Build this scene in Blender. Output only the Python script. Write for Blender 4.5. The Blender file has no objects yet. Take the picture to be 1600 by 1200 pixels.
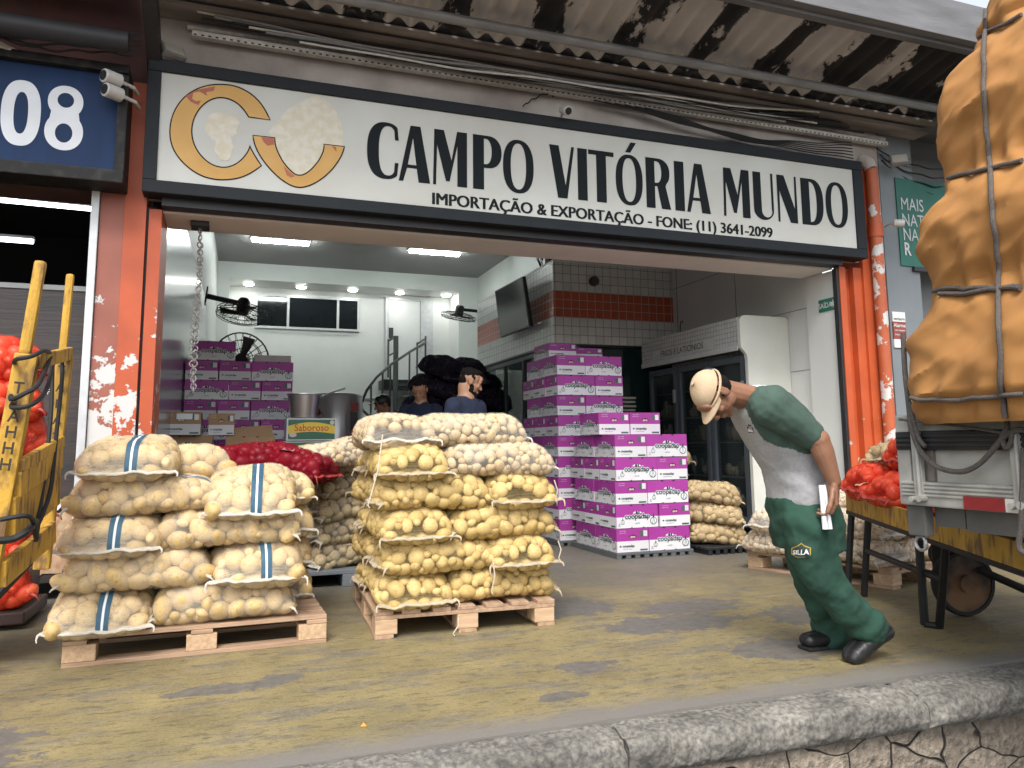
import bpy, bmesh, math, random
import numpy as np
from mathutils import Vector, Matrix, noise
from math import radians, sin, cos, pi, tan

random.seed(7)
SC = bpy.context.scene
COL = SC.collection

# ------------------------------------------------------------------ camera
F_PX, YAW, PITCH, ROLL, PPX, PPY, CAMZ = 1211.5, radians(20.2088), radians(7.3082), radians(-.6021), 806.3, 540.5, 1.0
_f = Vector((sin(YAW)*cos(PITCH), cos(YAW)*cos(PITCH), sin(PITCH)))
_r = Vector((cos(YAW), -sin(YAW), 0)); _u = _r.cross(_f)
_r2 = _r*cos(ROLL) + _u*sin(ROLL); _u2 = _u*cos(ROLL) - _r*sin(ROLL)
cam_d = bpy.data.cameras.new('camera'); cam = bpy.data.objects.new('camera', cam_d); COL.objects.link(cam)
cam.matrix_world = Matrix(((_r2.x, _u2.x, -_f.x, 0), (_r2.y, _u2.y, -_f.y, 0), (_r2.z, _u2.z, -_f.z, CAMZ), (0, 0, 0, 1)))
cam_d.sensor_width = 36; cam_d.lens = F_PX/1600*36
cam_d.shift_x = -(PPX-800)/1600; cam_d.shift_y = (PPY-600)/1600
cam_d.clip_end = 3000; cam_d.clip_start = .05
SC.camera = cam

# ------------------------------------------------------------------ light
SUN_EL, SUN_AZ = radians(52), radians(205)      # azimuth measured from +Y clockwise
w = bpy.data.worlds.new('World'); SC.world = w; w.use_nodes = True
nt = w.node_tree; bg = nt.nodes['Background']
sky = nt.nodes.new('ShaderNodeTexSky'); sky.sky_type = 'NISHITA'; sky.sun_disc = False
sky.sun_elevation = SUN_EL; sky.sun_rotation = SUN_AZ; sky.dust_density = 2.5; sky.air_density = 1.0
hs = nt.nodes.new('ShaderNodeHueSaturation'); hs.inputs['Saturation'].default_value = .35
nt.links.new(sky.outputs[0], hs.inputs['Color']); nt.links.new(hs.outputs[0], bg.inputs['Color'])
bg.inputs['Strength'].default_value = .15
sd = bpy.data.lights.new('sun', 'SUN'); sd.energy = 1.5; sd.angle = radians(25); sd.color = (1, .96, .9)
sun = bpy.data.objects.new('sun', sd); COL.objects.link(sun)
sdir = Vector((sin(SUN_AZ)*cos(SUN_EL), cos(SUN_AZ)*cos(SUN_EL), sin(SUN_EL)))
sun.rotation_euler = sdir.to_track_quat('Z', 'Y').to_euler(); sun.location = (0, -5, 12)
SC.view_settings.view_transform = 'Standard'; SC.view_settings.look = 'None'
SC.view_settings.exposure = 1.22; SC.view_settings.gamma = 1
SC.cycles.max_bounces = 8; SC.cycles.transparent_max_bounces = 24
SC.cycles.diffuse_bounces = 5; SC.cycles.sample_clamp_indirect = 4; SC.cycles.use_denoising = True; SC.cycles.denoising_prefilter = 'ACCURATE'; SC.cycles.denoising_input_passes = 'RGB_ALBEDO_NORMAL'

# ------------------------------------------------------------------ helpers
def _ray(x, y):
    return _r2*((x-PPX)/F_PX) - _u2*((y-PPY)/F_PX) + _f
def at(x, y, Y):
    d = _ray(x, y); t = Y/d.y; return Vector((d.x*t, Y, CAMZ+d.z*t))
def atz(x, y, z):
    d = _ray(x, y); t = (z-CAMZ)/d.z; return Vector((d.x*t, d.y*t, z))
def atx(x, y, X):
    d = _ray(x, y); t = X/d.x; return Vector((X, d.y*t, CAMZ+d.z*t))

MATS = {}
def mat(name, col, rough=.6, metal=0., var=.15, scale=6., bump=.0, bscale=30., stretch=(1, 1, 1), col2=None, thr=(.35, .7), emit=0., spec=.5, alpha=1., detail=6, tone=None):
    """procedural principled: base colour broken up by noise, optional bump"""
    if name in MATS: return MATS[name]
    m = bpy.data.materials.new(name); m.use_nodes = True; MATS[name] = m
    n = m.node_tree.nodes; l = m.node_tree.links; p = n['Principled BSDF']
    p.inputs['Roughness'].default_value = rough; p.inputs['Metallic'].default_value = metal
    p.inputs['Specular IOR Level'].default_value = spec
    tc = n.new('ShaderNodeTexCoord'); mp = n.new('ShaderNodeMapping'); mp.inputs['Scale'].default_value = stretch
    l.new(tc.outputs['Object'], mp.inputs[0])
    nz = n.new('ShaderNodeTexNoise'); nz.inputs['Scale'].default_value = scale; nz.inputs['Detail'].default_value = detail
    l.new(mp.outputs[0], nz.inputs['Vector'])
    rp = n.new('ShaderNodeValToRGB'); rp.color_ramp.elements[0].position = thr[0]; rp.color_ramp.elements[1].position = thr[1]
    c2 = col2 if col2 else tuple(c*(1-var) for c in col)
    rp.color_ramp.elements[0].color = (*c2, 1); rp.color_ramp.elements[1].color = (*col, 1)
    l.new(nz.outputs['Fac'], rp.inputs[0]); l.new(rp.outputs[0], p.inputs['Base Color'])
    if tone:                                                               # broad second layer of lighter and darker areas
        n2 = n.new('ShaderNodeTexNoise'); n2.inputs['Scale'].default_value = tone[0]; n2.inputs['Detail'].default_value = 5; l.new(mp.outputs[0], n2.inputs['Vector'])
        mr = n.new('ShaderNodeMapRange'); mr.inputs[1].default_value = .3; mr.inputs[2].default_value = .7; mr.inputs[3].default_value = 1-tone[1]; mr.inputs[4].default_value = 1+tone[1]*.5; l.new(n2.outputs['Fac'], mr.inputs[0])
        mx = n.new('ShaderNodeMix'); mx.data_type = 'RGBA'; mx.blend_type = 'MULTIPLY'; mx.inputs[0].default_value = 1; l.new(rp.outputs[0], mx.inputs[6]); l.new(mr.outputs[0], mx.inputs[7]); l.new(mx.outputs[2], p.inputs['Base Color'])
    if bump:
        nb = n.new('ShaderNodeTexNoise'); nb.inputs['Scale'].default_value = bscale; nb.inputs['Detail'].default_value = 4
        l.new(mp.outputs[0], nb.inputs['Vector'])
        b = n.new('ShaderNodeBump'); b.inputs['Strength'].default_value = bump; b.inputs['Distance'].default_value = .01
        l.new(nb.outputs['Fac'], b.inputs['Height']); l.new(b.outputs[0], p.inputs['Normal'])
    if emit:
        p.inputs['Emission Color'].default_value = (*col, 1); p.inputs['Emission Strength'].default_value = emit
    if alpha < 1: p.inputs['Alpha'].default_value = alpha
    return m

class MB:
    def __init__(s): s.v = []; s.f = []; s.m = []; s.mi = 0
    def add(s, vs, fs):
        o = len(s.v); s.v += [tuple(v) for v in vs]; s.f += [tuple(i+o for i in f) for f in fs]; s.m += [s.mi]*len(fs); return s
    def box(s, a, b, bev=0., rot=None):
        x0, y0, z0 = [min(a[i], b[i]) for i in range(3)]; x1, y1, z1 = [max(a[i], b[i]) for i in range(3)]
        if bev > 0:
            bev = min(bev, (x1-x0)*.45, (y1-y0)*.45, (z1-z0)*.45)
            bm = bmesh.new(); bmesh.ops.create_cube(bm, size=1)
            for v in bm.verts: v.co = Vector(((x0+x1)/2+v.co.x*(x1-x0), (y0+y1)/2+v.co.y*(y1-y0), (z0+z1)/2+v.co.z*(z1-z0)))
            bmesh.ops.bevel(bm, geom=bm.edges[:], offset=bev, segments=2, profile=.6, affect='EDGES')
            bm.verts.index_update(); vs = [v.co.copy() for v in bm.verts]; fs = [[v.index for v in f.verts] for f in bm.faces]; bm.free()
        else:
            vs = [Vector(p) for p in ((x0,y0,z0),(x1,y0,z0),(x1,y1,z0),(x0,y1,z0),(x0,y0,z1),(x1,y0,z1),(x1,y1,z1),(x0,y1,z1))]
            fs = [(0,3,2,1),(4,5,6,7),(0,1,5,4),(1,2,6,5),(2,3,7,6),(3,0,4,7)]
        if rot is not None: vs = [rot @ v for v in vs]
        return s.add(vs, fs)
    def beam(s, p, q, w, h, up=(0, 0, 1), bev=.004):
        p = Vector(p); q = Vector(q); d = q-p; L = d.length; d.normalize(); u = Vector(up); sx = d.cross(u)
        if sx.length < 1e-4: sx = d.cross(Vector((0, 1, 0)))
        sx.normalize(); u = sx.cross(d)
        R = Matrix(((d.x, sx.x, u.x, p.x), (d.y, sx.y, u.y, p.y), (d.z, sx.z, u.z, p.z), (0, 0, 0, 1)))
        return s.box((0, -w/2, -h/2), (L, w/2, h/2), bev, R)
    def tube(s, pts, r, n=8, cap=True, closed=False):
        pts = [Vector(p) for p in pts]; N = len(pts); rs = r if isinstance(r, (list, tuple)) else [r]*N
        vs = []; prev = None
        for i, p in enumerate(pts):
            a = pts[(i-1) % N] if (i > 0 or closed) else p; b = pts[(i+1) % N] if (i < N-1 or closed) else p
            t = (b-a); t = t.normalized() if t.length > 1e-9 else Vector((0, 0, 1))
            if prev is None:
                e = t.cross(Vector((0, 0, 1)));
                if e.length < .1: e = t.cross(Vector((1, 0, 0)))
            else: e = prev-t*prev.dot(t)
            e.normalize(); prev = e; g = t.cross(e)
            vs += [p+(e*cos(2*pi*k/n)+g*sin(2*pi*k/n))*rs[i] for k in range(n)]
        fs = []
        for i in range(N if closed else N-1):
            j = (i+1) % N
            fs += [(i*n+k, i*n+(k+1) % n, j*n+(k+1) % n, j*n+k) for k in range(n)]
        if cap and not closed: fs += [tuple(range(n-1, -1, -1)), tuple((N-1)*n+k for k in range(n))]
        return s.add(vs, fs)
    def ell(s, c, r, rot=None, nu=14, nv=10):
        c = Vector(c); vs = [Vector((0, 0, r[2]))]
        for j in range(1, nv):
            a = pi*j/nv
            vs += [Vector((r[0]*sin(a)*cos(2*pi*i/nu), r[1]*sin(a)*sin(2*pi*i/nu), r[2]*cos(a))) for i in range(nu)]
        vs.append(Vector((0, 0, -r[2])))
        if rot is not None: vs = [rot @ v for v in vs]
        fs = [(0, 1+i, 1+(i+1) % nu) for i in range(nu)]
        for j in range(nv-2):
            o = 1+j*nu; fs += [(o+i, o+nu+i, o+nu+(i+1) % nu, o+(i+1) % nu) for i in range(nu)]
        o = 1+(nv-2)*nu; fs += [(o+i, len(vs)-1, o+(i+1) % nu) for i in range(nu)]
        return s.add([c+v for v in vs], fs)
    def cone(s, p, q, r0, r1, n=14):            # rounded cone
        p = Vector(p); q = Vector(q); d = (q-p); L = d.length
        if L < 1e-6: return s.ell(p, (r0, r0, r0))
        d.normalize(); pts = []; rs = []
        for a in (88, 65, 40, 15): pts.append(p-d*r0*sin(radians(a))); rs.append(r0*cos(radians(a)))
        for k in range(0, 5): pts.append(p+d*L*k/4); rs.append(r0+(r1-r0)*k/4)
        for a in (15, 40, 65, 88): pts.append(q+d*r1*sin(radians(a))); rs.append(r1*cos(radians(a)))
        return s.tube(pts, rs, n)
    def lathe(s, prof, n=24, c=(0, 0, 0), rot=None):
        c = Vector(c); vs = [Vector((r*cos(2*pi*k/n), r*sin(2*pi*k/n), z)) for r, z in prof for k in range(n)]
        if rot is not None: vs = [rot @ v for v in vs]
        fs = []
        for i in range(len(prof)-1): fs += [(i*n+k, i*n+(k+1) % n, (i+1)*n+(k+1) % n, (i+1)*n+k) for k in range(n)]
        return s.add([c+v for v in vs], fs)
    def loft(s, rings, cap=True):
        n = len(rings[0]); vs = [p for r in rings for p in r]; fs = []
        for i in range(len(rings)-1): fs += [(i*n+k, i*n+(k+1) % n, (i+1)*n+(k+1) % n, (i+1)*n+k) for k in range(n)]
        if cap: fs += [tuple(range(n-1, -1, -1)), tuple((len(rings)-1)*n+k for k in range(n))]
        return s.add(vs, fs)
    def poly(s, pts): return s.add(pts, [tuple(range(len(pts)))])
    def mesh(s, name, off=(0, 0, 0)):
        me = bpy.data.meshes.new(name); o = Vector(off)
        me.from_pydata([Vector(v)-o for v in s.v], [], s.f); me.update()
        if s.m: me.polygons.foreach_set('material_index', s.m)
        return me
    def build(s, name, mats, parent=None, smooth=False, loc=None, fix=True):
        """geometry is given in world coordinates; a child is stored relative to its thing"""
        org = ORG[parent.name] if parent is not None else Vector(loc or (0, 0, 0))
        me = s.mesh(name, org)
        if fix:
            bm = bmesh.new(); bm.from_mesh(me); bmesh.ops.recalc_face_normals(bm, faces=bm.faces[:]); bm.to_mesh(me); bm.free()
        return place(name, me, mats, parent, smooth, org)

ORG = {}
def place(name, me, mats, parent=None, smooth=False, org=Vector((0, 0, 0))):
    for m in (mats if isinstance(mats, (list, tuple)) else [mats]): me.materials.append(m)
    if smooth: smoothe(me, smooth if smooth is not True else 40)
    o = bpy.data.objects.new(name, me); COL.objects.link(o); o.location = (0, 0, 0) if parent is not None else org
    if parent is not None: o.parent = parent
    ORG[o.name] = Vector(org); return o
def smoothe(me, ang):
    bm = bmesh.new(); bm.from_mesh(me); a = radians(ang)
    for f in bm.faces: f.smooth = True
    for e in bm.edges: e.smooth = (len(e.link_faces) == 2 and e.calc_face_angle(0) < a)
    bm.to_mesh(me); bm.free()
def tag(o, label, cat, group=None, kind=None):
    if label: o['label'] = label
    if cat: o['category'] = cat
    if group: o['group'] = group
    if kind: o['kind'] = kind
    return o
def struct(o): o['kind'] = 'structure'; return o
def thing(name, label, cat, loc=(0, 0, 0), group=None):
    o = bpy.data.objects.new(name, None); COL.objects.link(o); o.location = loc; o.empty_display_size = .1
    ORG[o.name] = Vector(loc); return tag(o, label, cat, group)
def dup(root, loc, rot=(0, 0, 0), label=None, group=None):
    r = root.copy(); COL.objects.link(r); r.location = loc; r.rotation_euler = rot
    if label: r['label'] = label
    if group: r['group'] = group
    for ch in root.children:
        c = ch.copy(); COL.objects.link(c); c.parent = r
        for g in ch.children:
            d = g.copy(); COL.objects.link(d); d.parent = c
    return r
_tc = {}
def text_polys(body, size=1., off=0., sx=1., align='CENTER'):
    """flat text as (verts2d, faces)"""
    k = (body, off, align)
    if k not in _tc:
        cu = bpy.data.curves.new('t', 'FONT'); cu.body = body; cu.size = 1; cu.align_x = align; cu.offset = off; cu.resolution_u = 3
        cu.fill_mode = 'FRONT'
        ob = bpy.data.objects.new('t', cu); COL.objects.link(ob); dg = bpy.context.evaluated_depsgraph_get()
        me = bpy.data.meshes.new_from_object(ob.evaluated_get(dg))
        _tc[k] = ([(v.co.x, v.co.y) for v in me.vertices], [tuple(p.vertices) for p in me.polygons])
        bpy.data.objects.remove(ob); bpy.data.curves.remove(cu); bpy.data.meshes.remove(me)
    vs, fs = _tc[k]; return [(x*size*sx, y*size) for x, y in vs], fs
def fillpoly(outlines):
    """fill outlines with holes -> (verts2d, faces)"""
    cu = bpy.data.curves.new('t', 'CURVE'); cu.dimensions = '2D'; cu.fill_mode = 'BOTH'
    for o in outlines:
        sp = cu.splines.new('POLY'); sp.points.add(len(o)-1); sp.use_cyclic_u = True
        for p, q in zip(sp.points, o): p.co = (q[0], q[1], 0, 1)
    ob = bpy.data.objects.new('t', cu); COL.objects.link(ob); dg = bpy.context.evaluated_depsgraph_get()
    me = bpy.data.meshes.new_from_object(ob.evaluated_get(dg))
    r = ([(v.co.x, v.co.y) for v in me.vertices], [tuple(p.vertices) for p in me.polygons])
    bpy.data.objects.remove(ob); bpy.data.curves.remove(cu); bpy.data.meshes.remove(me); return r
def put2d(mb, vf, o, ex=(1, 0, 0), ey=(0, 0, 1)):
    """lay flat 2d faces on a plane spanned by ex, ey at o"""
    o = Vector(o); ex = Vector(ex); ey = Vector(ey)
    mb.add([o+ex*x+ey*y for x, y in vf[0]], vf[1])
def put_text(mb, body, o, size, ex=(1, 0, 0), ey=(0, 0, 1), off=0., sx=1., align='CENTER'):
    put2d(mb, text_polys(body, size, off, sx, align), o, ex, ey)
def arc(cx, cy, rx, ry, a0, a1, n=24, p=1.):
    out = []
    for k in range(n+1):
        a = radians(a0+(a1-a0)*k/n); c, s = cos(a), sin(a)
        out.append((cx+rx*math.copysign(abs(c)**p, c), cy+ry*math.copysign(abs(s)**p, s)))
    return out
def evalmesh(mb, mods, name='m'):
    """apply modifiers to gathered geometry and return the mesh"""
    me = mb.mesh(name); bm = bmesh.new(); bm.from_mesh(me); bmesh.ops.recalc_face_normals(bm, faces=bm.faces[:]); bm.to_mesh(me); bm.free()
    ob = bpy.data.objects.new('t', me); COL.objects.link(ob)
    for ty, kw in mods:
        md = ob.modifiers.new(ty, ty)
        for k, v in kw.items(): setattr(md, k, v)
    dg = bpy.context.evaluated_depsgraph_get(); out = bpy.data.meshes.new_from_object(ob.evaluated_get(dg))
    bpy.data.objects.remove(ob); bpy.data.meshes.remove(me); out.name = name; return out
def clouds(name, size, depth=2):
    t = bpy.data.textures.get(name) or bpy.data.textures.new(name, 'CLOUDS'); t.noise_scale = size; t.noise_depth = depth; return t
def shift_mesh(me, org): me.transform(Matrix.Translation(-Vector(org))); return me
ORD = ['bottom', 'second', 'third', 'fourth', 'fifth', 'sixth', 'seventh', 'eighth', 'ninth', 'tenth', 'eleventh']
# ================================================================== SETTING
YF = 5.9          # facade plane
def floor_mat():
    m = bpy.data.materials.new('painted_concrete'); m.use_nodes = True; n = m.node_tree.nodes; l = m.node_tree.links; p = n['Principled BSDF']
    tc = n.new('ShaderNodeTexCoord')
    def nz(scale, st=(1, 1, 1), det=8, rough=.6, rz=0):
        mp = n.new('ShaderNodeMapping'); mp.inputs['Scale'].default_value = st; mp.inputs['Rotation'].default_value = (0, 0, rz); l.new(tc.outputs['Object'], mp.inputs[0])
        t = n.new('ShaderNodeTexNoise'); t.inputs['Scale'].default_value = scale; t.inputs['Detail'].default_value = det; t.inputs['Roughness'].default_value = rough
        l.new(mp.outputs[0], t.inputs['Vector']); return t.outputs['Fac']
    def ramp(src, a, b, ca=(0, 0, 0), cb=(1, 1, 1)):
        r = n.new('ShaderNodeValToRGB'); e = r.color_ramp.elements; e[0].position = a; e[1].position = b; e[0].color = (*ca, 1); e[1].color = (*cb, 1); l.new(src, r.inputs[0]); return r.outputs[0]
    def mix(f, a, b, t='MIX'):
        x = n.new('ShaderNodeMix'); x.data_type = 'RGBA'; x.blend_type = t
        for s, v in ((x.inputs[0], f), (x.inputs[6], a), (x.inputs[7], b)):
            if hasattr(v, 'links'): l.new(v, s)
            else: s.default_value = v if isinstance(v, (int, float)) else (*v, 1)
        return x.outputs[2]
    def math_(op, a, b=0.):
        x = n.new('ShaderNodeMath'); x.operation = op
        for s, v in ((x.inputs[0], a), (x.inputs[1], b)):
            if hasattr(v, 'links'): l.new(v, s)
            else: s.default_value = v
        return x.outputs[0]
    yellow = ramp(nz(2.6, det=6), .32, .72, (.165, .136, .066), (.285, .232, .110))
    grey = ramp(nz(18, det=5), .3, .75, (.085, .080, .071), (.19, .178, .155))
    # worn streaks run with the traffic along the dock
    worn = ramp(nz(2.4, (1, 3.2, 1), 8, .66, .12), .50, .60)
    fine = ramp(nz(9, (1, 3.4, 1), 5, .64, .16), .565, .61)
    fine2 = ramp(nz(22, (1, 2.8, 1), 5, .62, .10), .58, .62)
    speck = ramp(nz(60, (1, 2.5, 1), 4, .6), .52, .68)
    base = mix(math_('MULTIPLY', worn, .7), yellow, grey)
    base = mix(math_('MULTIPLY', fine, .55), base, (.062, .052, .034))
    base = mix(math_('MULTIPLY', fine2, .5), base, (.075, .064, .042))
    base = mix(math_('MULTIPLY', speck, .45), base, (.34, .28, .14))
    grit = ramp(nz(120, (1, 2, 1), 3, .5), .56, .64)
    base = mix(math_('MULTIPLY', grit, .5), base, (.045, .040, .03))
    scr = ramp(nz(30, (.45, 3.5, 1), 4, .6, .14), .60, .64)
    base = mix(math_('MULTIPLY', scr, .4), base, (.06, .052, .036))
    # bare patches where the paint has come away, at fixed spots on the dock
    sep = n.new('ShaderNodeSeparateXYZ'); l.new(tc.outputs['Object'], sep.inputs[0])
    wob = math_('MULTIPLY', math_('SUBTRACT', nz(7, det=10, rough=.7), .5), 3.0)
    tot = None
    for cx, cy, rx, ry in ((-.02, 3.62, .16, .09), (.13, 3.63, .14, .06), (.25, 3.68, .08, .10), (-1.05, 3.55, .22, .42), (-.85, 3.2, .25, .3), (2.62, 3.25, .34, .19), (2.35, 3.95, .42, .2), (2.7, 4.3, .35, .2), (1.55, 3.35, .15, .09), (1.3, 3.0, .1, .06), (2.0, 4.6, .3, .3), (3.2, 3.8, .3, .25)):
        dx = math_('DIVIDE', math_('SUBTRACT', sep.outputs[0], cx), rx); dy = math_('DIVIDE', math_('SUBTRACT', sep.outputs[1], cy), ry)
        d = math_('SQRT', math_('ADD', math_('MULTIPLY', dx, dx), math_('MULTIPLY', dy, dy)))
        tot = d if tot is None else math_('MINIMUM', tot, d)
    patch = math_('ADD', tot, wob)
    pr = n.new('ShaderNodeValToRGB'); pr.color_ramp.elements[0].position = .90; pr.color_ramp.elements[0].color = (1, 1, 1, 1)
    pr.color_ramp.elements[1].position = 1.0; pr.color_ramp.elements[1].color = (0, 0, 0, 1); l.new(patch, pr.inputs[0])
    base = mix(pr.outputs[0], base, mix(.4, grey, (.105, .097, .084)))
    # paint thins to bare grey towards the shop, darkened for indoor shade
    ins = math_('ADD', sep.outputs[1], math_('MULTIPLY', math_('SUBTRACT', nz(1.4), .5), 3.0))
    ri = ramp(ins, 0, 1); x = n.new('ShaderNodeMapRange'); x.inputs[1].default_value = 4.3; x.inputs[2].default_value = 6.0; l.new(ins, x.inputs[0])
    base = mix(math_('MULTIPLY', x.outputs[0], .9), base, mix(.45, grey, (.072, .066, .056)))
    # and along the worn edge by the kerb
    ed = n.new('ShaderNodeMapRange'); ed.inputs[1].default_value = 2.9; ed.inputs[2].default_value = 2.74; l.new(math_('ADD', sep.outputs[1], math_('MULTIPLY', math_('SUBTRACT', nz(8), .5), .22)), ed.inputs[0])
    base = mix(ed.outputs[0], base, (.17, .16, .145))
    l.new(base, p.inputs['Base Color'])
    rr = n.new('ShaderNodeMapRange'); rr.inputs[3].default_value = .42; rr.inputs[4].default_value = .72; l.new(nz(4), rr.inputs[0]); l.new(rr.outputs[0], p.inputs['Roughness'])
    b = n.new('ShaderNodeBump'); b.inputs['Strength'].default_value = .35; b.inputs['Distance'].default_value = .006
    l.new(math_('ADD', nz(30, (1, 2, 1)), math_('MULTIPLY', pr.outputs[0], -.6)), b.inputs['Height']); l.new(b.outputs[0], p.inputs['Normal'])
    return m
def gridmesh(x0, x1, y0, y1, z):
    return MB().add([(x0, y0, z), (x1, y0, z), (x1, y1, z), (x0, y1, z)], [(0, 1, 2, 3)])
asphalt = mat('asphalt', (.06, .06, .062), .85, var=.4, scale=30, bump=.3, bscale=200)
struct(gridmesh(-400, 400, -400, 400, -.85).build('street', asphalt))
pl = MB().add([(-15, 2.70, 0), (18, 2.70, 0), (18, 26, 0), (-15, 26, 0), (-15, 2.70, -.02), (18, 2.70, -.02)], [(0, 1, 2, 3), (4, 5, 1, 0)])
struct(pl.build('platform', floor_mat()))

# kerb of rough stone blocks and the rubble wall below it
stone = mat('kerb_stone', (.235, .22, .19), .95, scale=55, col2=(.105, .10, .092), thr=(.36, .66), bump=1.0, bscale=30, detail=8, tone=(4.5, .45))
rub = bpy.data.materials.new('rubble_masonry'); rub.use_nodes = True
def _rub():
    n = rub.node_tree.nodes; l = rub.node_tree.links; p = n['Principled BSDF']; p.inputs['Roughness'].default_value = .9
    tc = n.new('ShaderNodeTexCoord'); mp = n.new('ShaderNodeMapping'); mp.inputs['Scale'].default_value = (1, 1, 1.5); l.new(tc.outputs['Object'], mp.inputs[0])
    wn = n.new('ShaderNodeTexNoise'); wn.inputs['Scale'].default_value = 3; l.new(mp.outputs[0], wn.inputs['Vector'])
    mx = n.new('ShaderNodeMix'); mx.data_type = 'RGBA'; mx.inputs[0].default_value = .18; l.new(mp.outputs[0], mx.inputs[6]); l.new(wn.outputs['Color'], mx.inputs[7])
    v = n.new('ShaderNodeTexVoronoi'); v.inputs['Scale'].default_value = 4.2; l.new(mx.outputs[2], v.inputs['Vector'])
    ve = n.new('ShaderNodeTexVoronoi'); ve.feature = 'DISTANCE_TO_EDGE'; ve.inputs['Scale'].default_value = 4.2; l.new(mx.outputs[2], ve.inputs['Vector'])
    hs_ = n.new('ShaderNodeSeparateColor'); l.new(v.outputs['Color'], hs_.inputs[0])
    r = n.new('ShaderNodeValToRGB'); r.color_ramp.elements[0].color = (.15, .125, .098, 1); r.color_ramp.elements[1].color = (.27, .225, .175, 1); l.new(hs_.outputs[0], r.inputs[0])
    e = n.new('ShaderNodeValToRGB'); e.color_ramp.elements[0].position = .0; e.color_ramp.elements[0].color = (.035, .032, .03, 1); e.color_ramp.elements[1].position = .018; e.color_ramp.elements[1].color = (1, 1, 1, 1); l.new(ve.outputs['Distance'], e.inputs[0])
    nz = n.new('ShaderNodeTexNoise'); nz.inputs['Scale'].default_value = 28; nz.inputs['Detail'].default_value = 9; l.new(tc.outputs['Object'], nz.inputs['Vector'])
    m1 = n.new('ShaderNodeMix'); m1.data_type = 'RGBA'; m1.blend_type = 'MULTIPLY'; m1.inputs[0].default_value = 1; l.new(r.outputs[0], m1.inputs[6]); l.new(e.outputs[0], m1.inputs[7])
    m2 = n.new('ShaderNodeMix'); m2.data_type = 'RGBA'; m2.blend_type = 'OVERLAY'; m2.inputs[0].default_value = .9; l.new(m1.outputs[2], m2.inputs[6]); l.new(nz.outputs['Fac'], m2.inputs[7]); l.new(m2.outputs[2], p.inputs['Base Color'])
    ad = n.new('ShaderNodeMath'); ad.operation = 'ADD'; l.new(e.outputs[0], ad.inputs[0]); l.new(nz.outputs['Fac'], ad.inputs[1])
    b = n.new('ShaderNodeBump'); b.inputs['Strength'].default_value = 1; b.inputs['Distance'].default_value = .03; l.new(ad.outputs[0], b.inputs['Height']); l.new(b.outputs[0], p.inputs['Normal'])
_rub()
def kerb_block(x0, x1, seed):
    N = max(8, int((x1-x0)/.010)); prof = []
    for a in range(0, 37):                       # back top, rounded nose, underside
        t = a/36
        if t < .45: prof.append((2.76-.20*t/.45, .004*sin(t*7)-.014*(t/.45)**2))
        else:
            q = (t-.45)/.55; ang = pi/2+q*pi*.9
            ce, se = cos(ang), sin(ang); prof.append((2.555+.046*math.copysign(abs(ce)**.7, ce), -.056+.043*math.copysign(abs(se)**.7, se)-.045*q))
    mb = MB(); vs = []; M_ = len(prof)
    for i in range(N+1):
        x = x0+(x1-x0)*i/N; e = min(i, N-i)/6.; dip = .012*max(0, 1-e)
        bend = -.026*(x-1.7)
        for (y, z) in prof:
            nv = noise.noise(Vector((x*5+seed*9, y*9, z*9)))*.020+noise.noise(Vector((x*22, y*22+seed, z*22)))*.012+noise.noise(Vector((x*55, y*55+seed, z*55)))*.006
            vs.append((x, y+bend-(nv*.8-dip if y < 2.57 else 0), z+(nv*.6 if y < 2.66 else -.014)-dip))
    fs = [(i*M_+k, (i+1)*M_+k, (i+1)*M_+k+1, i*M_+k+1) for i in range(N) for k in range(M_-1)]
    fs += [tuple(range(M_)), tuple(N*M_+k for k in range(M_-1, -1, -1))]
    return mb.add(vs, fs)
kb = MB(); xs = [-6, -3.5, -1.6, -.2, 1.33, 2.66, 4.2, 6.5]
for i in range(7):
    k = kerb_block(xs[i]+.006, xs[i+1]-.006, i); kb.add(k.v, k.f)
struct(kb.build('kerb', stone, smooth=60))
struct(MB().box((-12, 2.545, -.9), (12, 2.68, -.10)).build('dock_wall', rub))

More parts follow.
